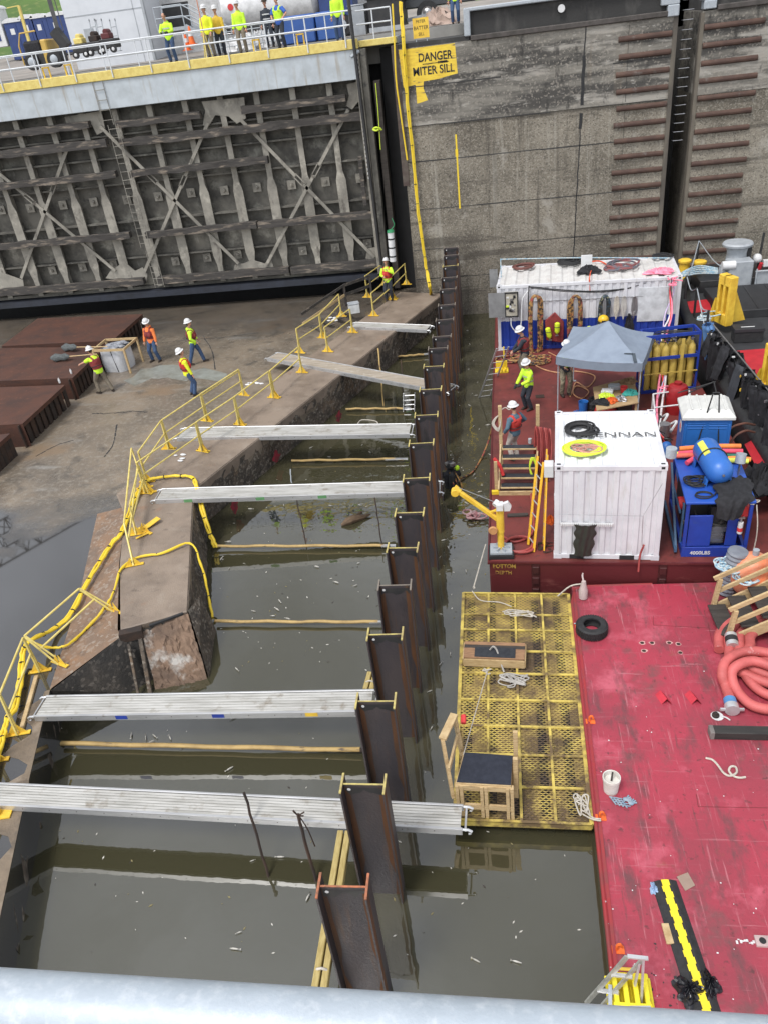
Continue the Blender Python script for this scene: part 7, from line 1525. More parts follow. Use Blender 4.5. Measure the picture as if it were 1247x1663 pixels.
m = MB(); m.tube(spl([P(738,780,.1), P(752,775,.05), P(768,765,.03), P(782,742,.05), P(793,715,.4), P(800,690,DECK), P(812,668,DECK+.05)], 6), .03, 7); solo(m, 'dive_umbilical', hb, 'dark dive umbilical trailing from the diver to the barge edge', 'hose')
# hi-vis white tube with green cap
c = PY(632, 400, PY(633,487,0).y if False else P(633,487,RIDGE).y - .38)
wt = thing('white_tube', 'upright white strapped tube with a green cap held by the person on the sill', 'tube', c)
m = MB(); a = PY(634,377,c.y); b = PY(638,424,c.y); m.cyl(b, a, .15, n=14); m.build('canister', whiteplain, wt)
for t in (.15,.45,.75): m = MB(); m.cyl(b.lerp(a,t), b.lerp(a,t+.05), .156, n=14); m.build('strap', black, wt)
m = MB(); m.cyl(a, a + Z*.09, .17, .15, 14); m.tube(spl([a + Z*.08, a + V((.2,0,.3)), a + V((.12,0,.6))], 5), .02, 6); m.build('green_cap', M('green_cap', (.03,.25,.1), .6), wt)
# surveyor's tripod on the walkway
tp = thing('tripod', 'yellow wooden survey tripod and staff in front of the yellow jacketed person', 'tripod', (gx(338), GY-.35, Gz))
for a in range(3): m = MB(); b = V((gx(338), GY-.35, Gz)); m.bar(b + V((.22*cos(a*2.1+.5), .22*sin(a*2.1+.5), 0)), b + Z*1.1, .04, .03); m.build('leg', yellowpale, tp, False)
m = MB(); b = V((gx(338), GY-.35, Gz)); m.bar(b + Z*1.1, b + Z*3.0, .04, .03); m.build('staff', M('red_white_staff', (.6,.25,.15), .6), tp, False)
# long handled nets and bulk bag
for i, (a, b, mt, lb) in enumerate(((P(158,575,2.0), P(88,581,1.95), galv, 'grey net on a pole resting on the rust box, the nearer one'), (P(175,563,2.1), P(105,564,1.95), galv, 'grey net on a pole resting on the rust box, the farther one'))):
    nt_ = thing('fish_net', lb, 'net', b); d = (b-a).normalized(); m = MB(); m.tube([a - d*.0, b - d*.6], .022, 7); m.build('handle', wood, nt_)
    m = MB(); m.tube([b - d*.75, b - d*.55, b - d*.35, b - d*.1, b + d*.15], .14, 10, rs=[.05,.16,.13,.19,.06], flat=.75); m.build('net_bag', M('net_grey', (.09,.1,.1), .85, c2=(.05,.055,.055), ns=14, bump=.6), nt_)
bb = thing('bulk_bag', 'white woven bulk bag filled with wet fish standing inside a timber frame', 'bag', P(197,608,RZ)); c = P(197,597,RZ)
m = MB()
def bagf(u, v):
    a = 2*pi*u; k = 1/max(abs(cos(a)), abs(sin(a))); r_ = .54*min(k, 1.22)*(1+.05*sin(pi*v)+.02*sin(9*a+v*7)); 
    return c + Matrix.Rotation(-.15, 3, 'Z') @ V((r_*cos(a), r_*sin(a), 1.0*v))
m.grid(bagf, 48, 10); m.build('sack', M('woven_white', (.55,.56,.58), .7, c2=(.44,.45,.48), ns=4, bump=.3), bb)
m = MB(); qq = random.Random(3)
for k in range(26): m.sph(c + V((qq.uniform(-.38,.38), qq.uniform(-.38,.38), .93+.14*qq.random())), qq.uniform(.08,.16), 7, (1.3,.8,.6))
m.build('contents', M('grey_catch', (.3,.31,.34), .4, c2=(.14,.15,.17), ns=6), bb)
m = MB(); m.bar(c + V((.16,-.585,.02)), c + V((.05,-.57,1.0)), .04, .01, V((0,1,0))); m.build('strap', black, bb, False)
bf = thing('bag_stand', 'pale timber frame holding the white bulk bag', 'stand', c); f4 = [c + V(p) for p in ((-.72,-.62,0),(.78,-.75,0),(.82,.62,0),(-.7,.7,0))]
for p in f4: m = MB(); m.bar(p, p + Z*1.12, .08, .08); m.build('post', wood, bf, False)
for i in range(4): m = MB(); m.bar(f4[i] + Z*1.08, f4[(i+1) % 4] + Z*1.08, .05, .1); m.build('rail', wood, bf, False)
# ================= rusty steel boxes on the floor =================
BT = 1.78
def rbox(label, BL, BR, FR, FL, ribs):
    t4 = [P(*p, BT) for p in (BL, BR, FR, FL)]; r = thing('steel_box', label, 'steel box', (t4[0]+t4[2])/2 - Z*(BT-FLOOR), 'ribbed rusty steel boxes on the lock floor')
    m = MB(); m.extr([p - Z*.03 for p in t4][::-1], (0,0,.03)); m.build('top_plate', rust, r, False)
    ctr = sum((t4), V())/4; i4 = [p + (ctr-p).normalized()*.25 for p in t4]
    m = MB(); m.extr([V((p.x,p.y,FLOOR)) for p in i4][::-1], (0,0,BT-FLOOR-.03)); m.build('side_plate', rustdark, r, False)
    for e, (a, b) in enumerate(((t4[1], t4[2]), (t4[2], t4[3]))):
        n = ribs if e == 0 else 2; d = (b-a).normalized(); inn = (ctr-(a+b)/2); inn.z = 0; inn.normalize()
        m = MB(); m.bar(a - Z*.09 + inn*.02, b - Z*.09 + inn*.02, .03, .12); m.build('edge_plate', rust, r, False)
        if e == 0:
            for i in range(n+1):
                p = a.lerp(b, i/n); m = MB(); m.bar(V((p.x,p.y,FLOOR)) + inn*.14, p - Z*.04 + inn*.14, .24, .04, d.cross(Z)); m.build('rib', rustdark, r, False)
        else: m = MB(); m.extr([V((a.x,a.y,FLOOR)), V((b.x,b.y,FLOOR)), b - Z*.15, a - Z*.15], inn*.03); m.build('front_plate', rust, r, False)
rbox('farthest rusty ribbed steel box, behind the netting crew', (62,517), (232,510), (183,553), (3,562), 9)
rbox('rusty ribbed steel box on which the fish nets rest, second from the gate', (-60,566), (172,563), (118,614), (-90,622), 10)
rbox('rusty ribbed steel box third from the gate, with a white bottle on its edge', (-60,631), (106,625), (37,688), (-90,696), 9)
rbox('nearest rusty ribbed steel box, cut off by the left picture edge', (-80,712), (17,704), (-22,738), (-90,745), 6)
for x, y, lb in ((98,622,'white bottle standing on the edge of the third rust box'), (117,607,'white bottle lying on the corner of the second rust box')):
    m = MB(); m.lathe([(.035,0),(.04,.02),(.04,.15),(.015,.2),(.015,.22)], P(x,y,BT), 10); solo(m, 'bottle', whiteplain, lb, 'bottle')
# ================= push boat at right =================
tg = thing('push_boat', 'black push boat with red deck patches and tall yellow knees alongside the barge', 'boat', (9.5, 26, 0))
TD = 1.7
TP = [(6.95,13.5),(7.0,22),(7.2,30.2),(7.7,33.4),(8.9,35.9),(17,36.4),(17,13.5)]
m = MB(); m.prism(TP[::-1], -1, TD); m.build('hull', blackpaint, tg, False)
m = MB(); m.prism([(7.25,13.6),(7.3,22),(7.5,30.2),(8.0,33.2),(9.1,35.6),(16.9,36),(16.9,13.6)][::-1], TD, TD+.006); m.build('deck', M('black_deck', (.03,.031,.033), .7, c2=(.02,.02,.022), ns=2, c3=(.06,.058,.055), s3=4, lo3=.64, hi3=.8), tg, False)
m = MB(); m.tube(spl([(6.98,13.5,1.75),(7.02,18,1.75),(7.05,22,1.75),(7.2,28,1.75),(7.3,31,1.75),(7.8,33.6,1.75),(8.9,35.9,1.75)], 5), .2, 12); m.build('fender_tube', black, tg)
m = MB(); m.bar((7.3,13.6,TD+.15), (7.32,23.5,TD+.15), .55, .1); m.build('side_walk', M('grey_rubber_walk', (.055,.055,.058), .85, c2=(.035,.035,.037), ns=6, bump=.3), tg, False)
for poly in (((1106,491),(1150,486),(1155,505),(1112,510)), ((1141,556),(1152,556),(1182,612),(1166,618)), ((1196,570),(1247,566),(1300,606),(1214,608)), ((1208,722),(1226,712),(1250,770),(1234,772)), ((1212,450),(1240,440),(1300,470),(1246,484))):
    m = MB(); m.extr([P(x,y,TD+.012) for x,y in poly], (0,0,.01)); m.build('red_patch', redtug, tg, False)
m = MB(); p0 = P(1172,530,TD+.25); m.bb(8.4,16,29.6,32.6,TD,TD+.32); 
m.build('hatch_deck', M('hatch_black', (.022,.022,.024), .6), tg, False, bevel=.02)
m = MB()
for i in range(9): m.bar((8.9+.8*i,29.7,TD+.325), (9.1+.8*i,32.5,TD+.325), .04, .02)
m.build('hatch_rib', blackpaint, tg, False)
m = MB(); m.bb(8.3,16,32.9,35.2,TD,TD+.5); m.build('fore_deck', blackpaint, tg, False, bevel=.02)
def knee(o, h, w_, name, lb):
    r = thing(name, lb, 'push knee', o); o = V(o)
    X, Y = V((.35,-.94,0)).normalized(), V((.94,.35,0))
    def bx(m, u0, u1, v0, v1, z0, z1): 
        vs = [o + X*u + Y*v + Z*z for z in (z0,z1) for v in (v0,v1) for u in (u0,u1)]; m.add(vs, [(0,2,3,1),(4,5,7,6),(0,1,5,4),(2,6,7,3),(0,4,6,2),(1,3,7,5)])
    m = MB(); t = .12
    for u in (0, w_/2-t/2, w_-t): bx(m, u, u+t, 0, .3, 0, h)
    bx(m, t, w_-t, 0, .3, 0, .4); bx(m, t, w_-t, 0, .3, h-.35, h); bx(m, t, w_-t, .25, .29, .4, h-.35)
    m.build('face_frame', yellow, r, False, bevel=.03)
    m = MB(); m.extr([o + Y*.3 + X*w_*.5 - X*.06, o + Y*1.0 + X*w_*.5 - X*.06, o + Y*.3 + X*w_*.5 - X*.06 + Z*h*.9], X*.12); m.extr([o - Y*.02 - X*.05, o - X*.35 - Y*.02, o - X*.05 - Y*.02 + Z*h*.5], Y*.08); m.build('brace', yellow, r, False)
knee(P(1158,522,2.0), 1.75, .7, 'push_knee', 'tall yellow push knee with two slots in front of the grey capstan')
knee(P(1229,640,2.0), 1.6, .65, 'push_knee', 'yellow push knee at the right picture edge behind the hanging wet suits')
cp = thing('capstan', 'big grey capstan winch with motor on the push boat bow', 'winch', (9.9, 33.6, TD+.5)); b = V((9.85, 33.8, 1.5))
m = MB(); m.lathe([(.62,0),(.62,.9),(.58,1.0),(.5,1.1),(.42,1.15),(.38,1.5),(.42,1.72),(.58,1.8),(.6,1.88),(.55,1.94)], b, 24); m.build('drum', greypaint, cp)
m = MB(); m.extr([(8.75,33.1,1.5),(9.3,33.1,2.55),(9.7,33.1,2.6),(10.1,33.1,2.1),(10.1,33.1,1.5)], (0,.25,0)); m.bb(9.35,10.3,32.85,33.5,1.5,2.9); m.build('housing', greypaint, cp, False, bevel=.04)
m = MB(); m.cyl((9.1,32.95,2.75),(9.6,32.95,2.75), .18, n=14); m.build('motor', whiteplain, cp)
m = MB()
for x in (10.4, 11.0): m.tube([(x,32.7,1.6),(x,32.7,2.6)], .03, 6)
for z in (1.7,2.5): m.tube([(10.35,32.7,z),(11.05,32.7,z)], .03, 6)
m.bb(10.45,10.98,32.75,33.0,1.65,2.45); m.build('guard_frame', greypaint, cp, False)
for i, (x, y, lb) in enumerate(((1133, 452, 'yellow mooring bollard left of the grey capstan'), (1109, 450, 'yellow mooring bollard beside the right end of the long container'))):
    bo = thing('bollard', lb, 'bollard', P(x,y,1.75), 'yellow bollards on the push boat'); c = P(x,y,1.75)
    m = MB(); m.lathe([(.42,0),(.42,.1),(.22,.12),(.22,.62),(.28,.66),(.28,.74),(.2,.78)], c, 18); m.build('post', yellow, bo)
m = MB(); qq = random.Random(4)
for i in range(5): m.tube(spl([P(1095,452,2.2), P(1112,440+2*i,2.6), P(1135,432+3*i,2.4), P(1165,436+2*i,2.3)], 5), .035, 6)
solo(m, 'mooring_rope', ropeblue, 'pale blue mooring ropes round the yellow bollards', 'rope')
posts = [((1132,405),(1130,432)), ((1115,451),(1110,494)), ((1130,476),(1126,515)), ((1149,511),(1144,555))]
tp_ = []
for i, (t, b_) in enumerate(posts):
    c = P(*b_, TD); m = MB(); m.cyl(c, c + Z*1.15, .045, n=8); m.cyl(c, c + Z*.04, .09, n=8); tp_.append(c + Z*1.12)
    solo(m, 'rail_post', blackpaint, ['thin black rail post behind the left yellow bollard', 'thin black rail post beside the pink ribbons', 'thin black rail post left of the tall yellow knee', 'thin black rail post above the hanging wet suits'][i], 'post', 'black posts along the push boat edge')
m = MB()
for a, b_ in zip(tp_, tp_[1:]): m.tube(spl([a, a.lerp(b_,.5) - Z*.3, b_], 6), .022, 5)
m.tube(spl([tp_[2], P(1145,535,2.2), P(1152,520,2.3), P(1150,505,2.6)], 5), .02, 5); m.tube(spl([tp_[0], P(1160,425,2.6), P(1185,440,2.4)], 5), .02, 5)
solo(m, 'rail_chain', galv, 'pale slack chain strung along the thin black posts', 'chain')
m = MB(); c = P(1148,515,2.3); m.tube(coil(c, .3, .2, 5, .022, .3, seed=4), .022, 5); solo(m, 'rope_coil', ropeblue, 'pale blue rope bunch hung beside the tall yellow knee', 'rope')
m = MB(); c = P(1172,502,2.2); m.lathe([(.3,0),(.34,.05),(.34,.2),(.3,.25)], c, 18); solo(m, 'cream_float', M('cream_float', (.45,.38,.28), .6), 'cream round float behind the tall yellow knee', 'float')
tc_ = thing('tool_chest', 'black plastic tool chest on the push boat deck', 'chest', P(1212,555,TD)); c = P(1211,553,TD)
m = MB(); m.box(c + Z*.2, (.95,.5,.4), -.04); m.build('body', black, tc_, False, bevel=.03); m = MB(); m.box(c + Z*.46, (1.0,.55,.12), -.04); m.k = 1; m.box(c + Z*.525 + V((-.03,-.05,0)), (.45,.05,.01), -.04); m.build('lid', [M('chest_lid', (.025,.026,.03), .5), whiteplain], tc_, False, bevel=.02)
# drying wet suits on a line
A, B = P(1153,522,2.95), P(1252,640,2.95); 
m = MB(); m.tube([A, B + (B-A)*.4], .02, 6); m.k = 1
for t in (0, .5, 1.0, 1.35): p = A.lerp(B, t); m.cyl(V((p.x,p.y,TD)), p, .03, n=7)
solo(m, 'drying_line', [steel, blackpaint], 'drying rail on thin black stanchions along the push boat edge', 'rail')
qq = random.Random(21); n = 15
lbs = ['light blue shirt at the far end of the drying rail', 'black wet suit beside the light blue shirt', 'black wet suit with a yellow patch', 'black harness with white buckles', 'black wet suit legs over the red strip', 'black wet suit in front of the red patch', 'narrow black wet suit at mid rail', 'charcoal dry suit at mid rail, the greyer one', 'long black wet suit after the charcoal one', 'black vest with silver clips', 'bulky black harness covered in metal fittings', 'black suit hanging lowest, near the toilet', 'black suit beside the right yellow knee', 'black hood and jacket at the near end', 'pale teal towel at the near end of the drying rail']
for i in range(n):
    p = A.lerp(B, .04 + 1.25*i/n); along = (B-A).normalized(); out_ = V((-along.y, along.x, 0)); p = p + out_*qq.uniform(-.22,.15) + Z*qq.uniform(-.2,.05); h = qq.uniform(.7, 1.45); w_ = (along*.8 + out_*.35*qq.uniform(-1,1)).normalized()*qq.uniform(.26,.38)
    if i == 11: h = 1.35
    mt = blackcloth if i not in (0,7,14) else [M('shirt_blue', (.1,.22,.45), .8), M('charcoal_suit', (.03,.033,.04), .8), M('teal_towel', (.12,.25,.27), .8)][(0,7,14).index(i)]
    s_ = out_*qq.uniform(-.22,.22) + along*qq.uniform(-.15,.15)
    o = cloth('hanging_garment', lbs[i] if 'rail' in lbs[i] else lbs[i] + ' on the drying rail', 'garment', [(p + Z*.03, w_*.7), (p - Z*.12 + s_*.3, w_), (p - Z*h*.55 + s_, w_*.85), (p - Z*h + s_*1.5, w_*qq.uniform(.45,.8))], .12, mt, 60+i, group='garments on the drying rail')
m = MB()
for i in range(22): 
    p = A.lerp(B, qq.uniform(.05,1.2)) + V((-.16,-.05,qq.uniform(-.7,0))); m.k = i % 3; m.box(p, (qq.uniform(.03,.09), .04, qq.uniform(.03,.09)), qq.random())
tag(m.build('metal_fittings', [steel, whiteplain, yellow]), 'small shiny clips and buckles among the hanging black suits', 'fittings', kind='stuff')
heap('fin_pile', 'pile of black fins and gear below the near end of the drying rail', 'dive gear', P(1240,790,TD), (.5,.5,.5), 6, blackcloth, seed=71)
m = MB(); m.tube(spl([P(1170,760,1.1), P(1188,715,2.0), P(1208,700,2.2), P(1225,702,2.0)], 6), .03, 6); m.tube(spl([P(1160,755,1.0), P(1180,702,2.1), P(1205,688,2.3), P(1225,690,2.1)], 6), .03, 6); solo(m, 'brown_hoses', M('brown_hose2', (.14,.06,.04), .6), 'two brown hoses arching from the barge onto the push boat', 'hose')
m = MB(); c = P(1226,440,TD+.5); m.cyl(c + V((-.4,0,0)), c + V((-.4,0,1.0)), .14, n=12); m.cyl(c + V((.1,.1,.0)), c + V((.15,.1,1.5)), .05, n=8); m.k = 1; m.sph(c + V((.0,.05,.5)), .2, 10); m.box(c + V((.5,0,.3)), (.5,.2,.25)); m.k = 2; m.cyl(c + V((0,-.2,-.1)), c + V((.1,-.3,.4)), .08, n=8)
solo(m, 'deck_gear', [blackpaint, whiteplain, redtug], 'black and white deck machinery on the red patch of the bow', 'machinery')
# ================= lock wall top, behind the gate =================
def vx(px, py, Y): p = PY(px, py, Y); return p
# pale building
pb_ = thing('pale_building', 'windowless pale grey panelled building on the lock wall', 'building', (-21, 58, 12.2))
bl, br_ = PY(121,86,52), PY(243,60,52)
m = MB(); m.bb(bl.x, br_.x, 52, 60, 12.0, 19); m.build('wall', M('pale_panel', (.55,.57,.6), .6, c2=(.5,.52,.55), ns=1), pb_, False)
m = MB(); m.bb(bl.x, br_.x, 51.985, 52, 14.85, 14.9); m.bb(br_.x-.02, br_.x+.12, 51.9, 52.1, 12, 19); m.bb(br_.x-.6, br_.x-.56, 51.985, 52, 12, 19); m.build('panel_joint', greypaint, pb_, False)
m = MB(); m.bb(bl.x+1.0, bl.x+1.6, 51.97, 52, 12.9, 14.2); m.build('door', greypaint, pb_, False)
# grey stair platform
pl = thing('stair_platform', 'grey steel stair and platform with white handrails beside the pale building', 'stair', PY(290,40,46))
o = PY(256,45,46); m = MB(); m.bb(o.x, o.x+1.5, 46, 47.5, 13.4, 13.55)
m.build('platform', greypaint, pl, False)
for k in (0, 1): m = MB(); m.bar((o.x+1.5, 46+1.2*k, 13.5), (o.x+3.6, 46+1.2*k, 12.2), .06, .3); m.build('stringer', greypaint, pl, False)
for i in range(5): m = MB(); m.bb(o.x+1.6+.4*i, o.x+1.95+.4*i, 46.05, 47.15, 13.25-.25*i, 13.3-.25*i); m.build('tread', yellowpale if i % 2 else greypaint, pl, False)
m = MB()
for k in (0, 1):
    for h in (.5, 1.0): m.tube([(o.x, 46+1.2*k, 13.5+h), (o.x+1.5, 46+1.2*k, 13.5+h), (o.x+3.6, 46+1.2*k, 12.2+h)], .03, 6)
    for x, z in ((o.x,13.5),(o.x+1.5,13.5),(o.x+3.6,12.2),(o.x+2.5,12.85)): m.tube([(x,46+1.2*k,z),(x,46+1.2*k,z+1)], .03, 6)
m.build('handrail', galv, pl)
# mixer lorry
tk_ = thing('tank_lorry', 'white tank lorry with a red disc mark standing behind the people on the gate', 'lorry', (PY(400,40,48).x, 49, 12.15))
tx0, tx1 = PY(352,40,48).x, PY(520,20,48).x
m = MB(); m.tube([(tx0+.2,49,14.0),(tx0+.4,49,14.0),(tx1-.4,49,14.1),(tx1-.1,49,14.1)], 1.0, 24, rs=[.7,.98,1.0,.7]); m.k = 1; m.lathe([(.16,0),(.16,.02)], (PY(373,2,48).x, 48.02, 14.15), 14, Matrix.Rotation(pi/2, 3, 'X')); m.build('tank', [M('tank_white', (.6,.6,.6), .4), redband], tk_)
m = MB(); m.bb(tx0, tx1+.4, 48.2, 49.8, 12.95, 13.15); m.build('chassis', blackpaint, tk_, False)
m = MB(); m.bb(tx1, tx1+1.8, 48.0, 50, 13.1, 15.2); m.k = 1; m.bb(tx1+.3, tx1+1.4, 47.98, 48.0, 14.1, 14.9); m.build('cab', [bluedark, black], tk_, False, bevel=.06)
for x in (PY(369,30,48).x, PY(433,20,48).x, PY(449,18,48).x, tx1+1.1):
    wl_ = MB(); wl_.cyl((x,48.0,12.7),(x,48.3,12.7), .52, n=24); w_ = wl_.build('wheel', black, tk_); m = MB(); m.lathe([(.26,0),(.26,.03),(.1,.05)], (x,48.0,12.7), 16, Matrix.Rotation(pi/2, 3, 'X')); m.build('rim', galv, w_)
for i, (a, b, lb) in enumerate(((457,512,'left blue wrapped bin behind the railing on the gate'), (516,548,'right blue wrapped bin behind the railing on the gate'))):
    x0, x1 = PY(a,60,42.2).x, PY(b,50,42.2).x; m = MB(); m.bb(x0, x1, 42.2, 43.4, 12.15, 13.3); 
    solo(m, 'blue_bin', M('blue_wrap', (.03,.09,.3), .5, c2=(.022,.07,.24), ns=2, bump=.3), lb, 'bin', bevel=.06)
# dark trailer and lorry wheel at right
dt = thing('black_skip', 'black open skip behind the right end of the gate', 'skip', PY(625,55,44)); x0, x1 = PY(602,60,44).x, PY(655,50,44).x
m = MB(); m.bb(x0, x1, 44, 47, 12.35, 13.6); m.bb(x0-.1, x1+.1, 43.9, 47.1, 13.55, 13.7); m.build('body', blackpaint, dt, False)
m = MB(); m.bb(x0, x1, 43.8, 44.0, 12.2, 12.4); m.build('skid_beam', greypaint, dt, False)
lr = thing('flat_lorry', 'dark lorry with a big chromed wheel behind the small yellow sign', 'lorry', PY(693,25,46)); wx = PY(693,10,46)
m = MB(); m.cyl((wx.x,46,12.72),(wx.x,46.35,12.72), .55, n=28); w_ = m.build('wheel', black, lr); m = MB(); m.lathe([(.3,0),(.3,.04),(.22,.02),(.12,.08),(.1,.1)], (wx.x,46,12.72), 18, Matrix.Rotation(pi/2, 3, 'X')); m.build('rim', steel, w_)
m = MB(); m.bb(wx.x-2, wx.x+2.4, 46.1, 48.2, 13.0, 13.4); m.bb(wx.x-1.2, wx.x+2.4, 46.0, 48.2, 13.5, 15); m.build('body', M('dark_lorry', (.05,.055,.06), .5), lr, False, bevel=.04)
m = MB(); m.extr([PY(660,30,45.9), PY(690,22,45.9), PY(692,27,45.9), PY(662,36,45.9)], (0,.3,0)); m.build('step', greypaint, lr, False)
# portable toilets on the bank
for i, (a, b, yb_, lb) in enumerate(((-14,9,60,'grey white topped toilet cut by the left picture edge'),(20,47,80,'navy portable toilet, leftmost of the row on the bank'), (45,66,74,'navy portable toilet behind the thin yellow post'), (64,88,73,'navy portable toilet behind the dark boom'), (88,118,70,'largest navy portable toilet of the row, next to the pale building'))):
    Y_ = 68; A = PY(a, yb_+4, Y_); B = PY(b, yb_, Y_); zb_ = A.z; w_ = B.x-A.x
    r = thing('bank_toilet', lb, 'toilet', A, 'navy portable toilets on the bank'); hgt = 1.95
    m = MB(); m.bb(A.x, A.x+w_, Y_, Y_+1.4, zb_-.6, zb_+hgt); m.build('cabin', bluedark if i else whiteplain, r, False, bevel=.03)
    m = MB(); m.extr([(A.x+w_*.5+w_*.56*cos(pi*k/10), Y_-.06, zb_+hgt-.04+.3*sin(pi*k/10)) for k in range(11)], (0,1.5,0)); m.build('roof', whiteplain, r)
    m = MB(); m.bb(A.x+w_*.15, A.x+w_*.7, Y_-.03, Y_, zb_-.2, zb_+hgt-.2); m.k = 1; m.bb(A.x+w_*.3, A.x+w_*.55, Y_-.04, Y_-.03, zb_+1.1, zb_+1.5); m.build('door', [bluedark, whiteplain], r, False)
# yellow black telehandler with its dark boom
th = thing('forklift', 'black and yellow telescopic forklift with a raised dark boom near the toilets', 'forklift', PY(70,112,46)); t0 = PY(62,114,46)
KS = .78
def tbx(m, a, b, y0, y1, z0, z1): m.bb(t0.x+a*KS, t0.x+b*KS, y0, y1, t0.z+z0*KS, t0.z+z1*KS)
m = MB(); tbx(m, -.6, 1.5, 46, 47.6, .3, 1.0); m.build('chassis', blackpaint, th, False, bevel=.05)
m = MB(); tbx(m, -.6, .75, 46, 47.3, .9, 1.75); m.build('cab', blackcloth, th, False, bevel=.12)
m = MB(); tbx(m, .75, 1.2, 45.95, 47.4, 1.0, 1.75); tbx(m, .8, 1.15, 45.9, 46.1, .2, 1.0); m.build('bonnet', M('machine_yellow', (.55,.36,.08), .5), th, False, bevel=.06)
m = MB(); m.tube([(t0.x-.65,46,t0.z+.3),(t0.x-.65,46,t0.z+1.2),(t0.x-.4,46,t0.z+1.75),(t0.x+.5,46,t0.z+1.78)], .04, 8); m.build('roll_bar', M('machine_yellow', (.55,.36,.08), .5), th)
m = MB(); a = V((t0.x+1.5, 46.6, t0.z+1.2)); b = PY(72,-30,48); m.bar(a, b, .22, .22); m.bar(a.lerp(b,.15)+V((.3,0,0)), b+V((.3,0,0)), .05, .05); m.bar(a + V((.25,0,-.3)), a + V((-.2,0,.5)), .5, .5); m.build('boom', blackpaint, th, False)
for dx in (-.1, 1.2):
    m = MB(); m.cyl((t0.x+dx,45.8,t0.z+.4),(t0.x+dx,46.1,t0.z+.4), .4, n=20); w_ = m.build('wheel', black, th); m = MB(); m.lathe([(.22,0),(.18,.03)], (t0.x+dx,45.8,t0.z+.4), 14, Matrix.Rotation(pi/2, 3, 'X')); m.build('rim', galv, w_)
m = MB(); a = PY(50,75,50); b = PY(31,9,50); m.bar(a, b, .14, .14); m.bar(b, PY(12,13,50), .05, .05); solo(m, 'yellow_post', yellowpale, 'thin leaning yellow gantry post in front of the navy toilets', 'post')
# hand trucks and engines in front of the building
for i, (x, lb) in enumerate(((155,'hand truck leaning on the pale building, leftmost of three'), (166,'hand truck leaning on the pale building, the middle one'), (188,'hand truck leaning on the pale building, rightmost and apart'))):
    a = PY(x,84,45); m = MB()
    for k in (0, .3): m.tube([a + V((k,0,0)), a + V((k-.1,.5,1.35)), a + V((k-.05,.4,1.45))], .03, 6)
    for k in (.3,.7,1.1): m.tube([a + V((-.08*k,.37*k,k)), a + V((.3-.08*k,.37*k,k))], .025, 6)
    m.bb(a.x-.05, a.x+.4, a.y-.3, a.y, a.z, a.z+.03); solo(m, 'hand_truck', greypaint, lb, 'hand truck', 'hand trucks by the pale building')
for i, (x, y, lb) in enumerate(((134,94,'small wheeled pump with yellow tank left of the hand trucks'), (158,90,'small wheeled generator in front of the hand trucks'), (178,86,'small wheeled compressor with white hubs'))):
    a = PY(x,y,43); r = thing('wheeled_engine', lb, 'engine', a, 'wheeled engines by the pale building')
    m = MB(); m.bb(a.x-.4, a.x+.4, 43, 43.8, a.z+.2, a.z+.6); m.k = 1; m.bb(a.x-.25, a.x+.2, 43.05, 43.6, a.z+.6, a.z+.85); m.cyl((a.x,43.1,a.z+.9),(a.x,43.6,a.z+.9), .14, n=10); m.build('body', [blackpaint, [yellowpale, rustdark, redhull][i]], r, False, bevel=.03)
    for k in (-.25,.3):
        m = MB(); m.cyl((a.x+k,42.9,a.z+.15),(a.x+k,43.0,a.z+.15), .17, n=14); w_ = m.build('wheel', black, r); m = MB(); m.lathe([(.08,0),(.06,.02)], (a.x+k,42.9,a.z+.15), 10, Matrix.Rotation(pi/2, 3, 'X')); m.build('hub', whiteplain, w_)
for x, y, lb in ((306,82,'orange traffic cone behind the person with black gloves'), (313,72,'orange traffic cone farther back on the apron')):
    a = PY(x,y,41.6); cn = thing('traffic_cone', lb, 'cone', a); m = MB(); m.lathe([(.16,.03),(.04,.72),(.03,.74)], a, 14); m.k = 1; m.lathe([(.115,.33),(.085,.5)], a + V((0,0,0)), 14); m.build('cone', [orange, whiteplain], cn); m = MB(); m.box(a + Z*.015, (.4,.4,.03)); m.build('base', orange, cn)
m = MB(); 
for i in range(9): x = PY(330+14*i,70,42.5).x; m.tube([(x,42.5,12.15),(x,42.5,13.1)], .025, 6)
for z in (12.4,12.7,13.0): m.tube([(PY(325,70,42.5).x,42.5,z),(PY(455,60,42.5).x,42.5,z)], .02, 6)
solo(m, 'crowd_barrier', galv, 'pale steel crowd barrier on the apron behind the gate walkway', 'barrier')
qq = random.Random(17)
for i, (x, mt, lb) in enumerate(((398,whiteplain,'white sack heap behind the lime hoodie'), (345,greypaint,'grey tool box by the tripod'), (375,steel,'steel tool chest behind the walkway'), (425,whiteplain,'white tarpaulin heap behind the railing'), (584,greypaint,'grey cabinet behind the right end of the railing'), (715,M('sand_heap', (.4,.3,.25), .9),'pinkish sand heap beside the lorry wheel'))):
    a = PY(x, 70, 43.5+.3*i)
    if 'heap' in lb: heap('site_heap', lb, 'heap', (a.x, a.y, 12.15), (.8,.6,.6), 6, mt, seed=80+i)
    else: m = MB(); m.bb(a.x-.4, a.x+.4, a.y, a.y+.5, 12.15, 12.9+.5*(i == 4)); m.bb(a.x-.42, a.x+.42, a.y-.02, a.y+.52, 12.9+.5*(i==4), 12.96+.5*(i==4)); solo(m, 'site_box', mt, lb, 'box', bevel=.02)
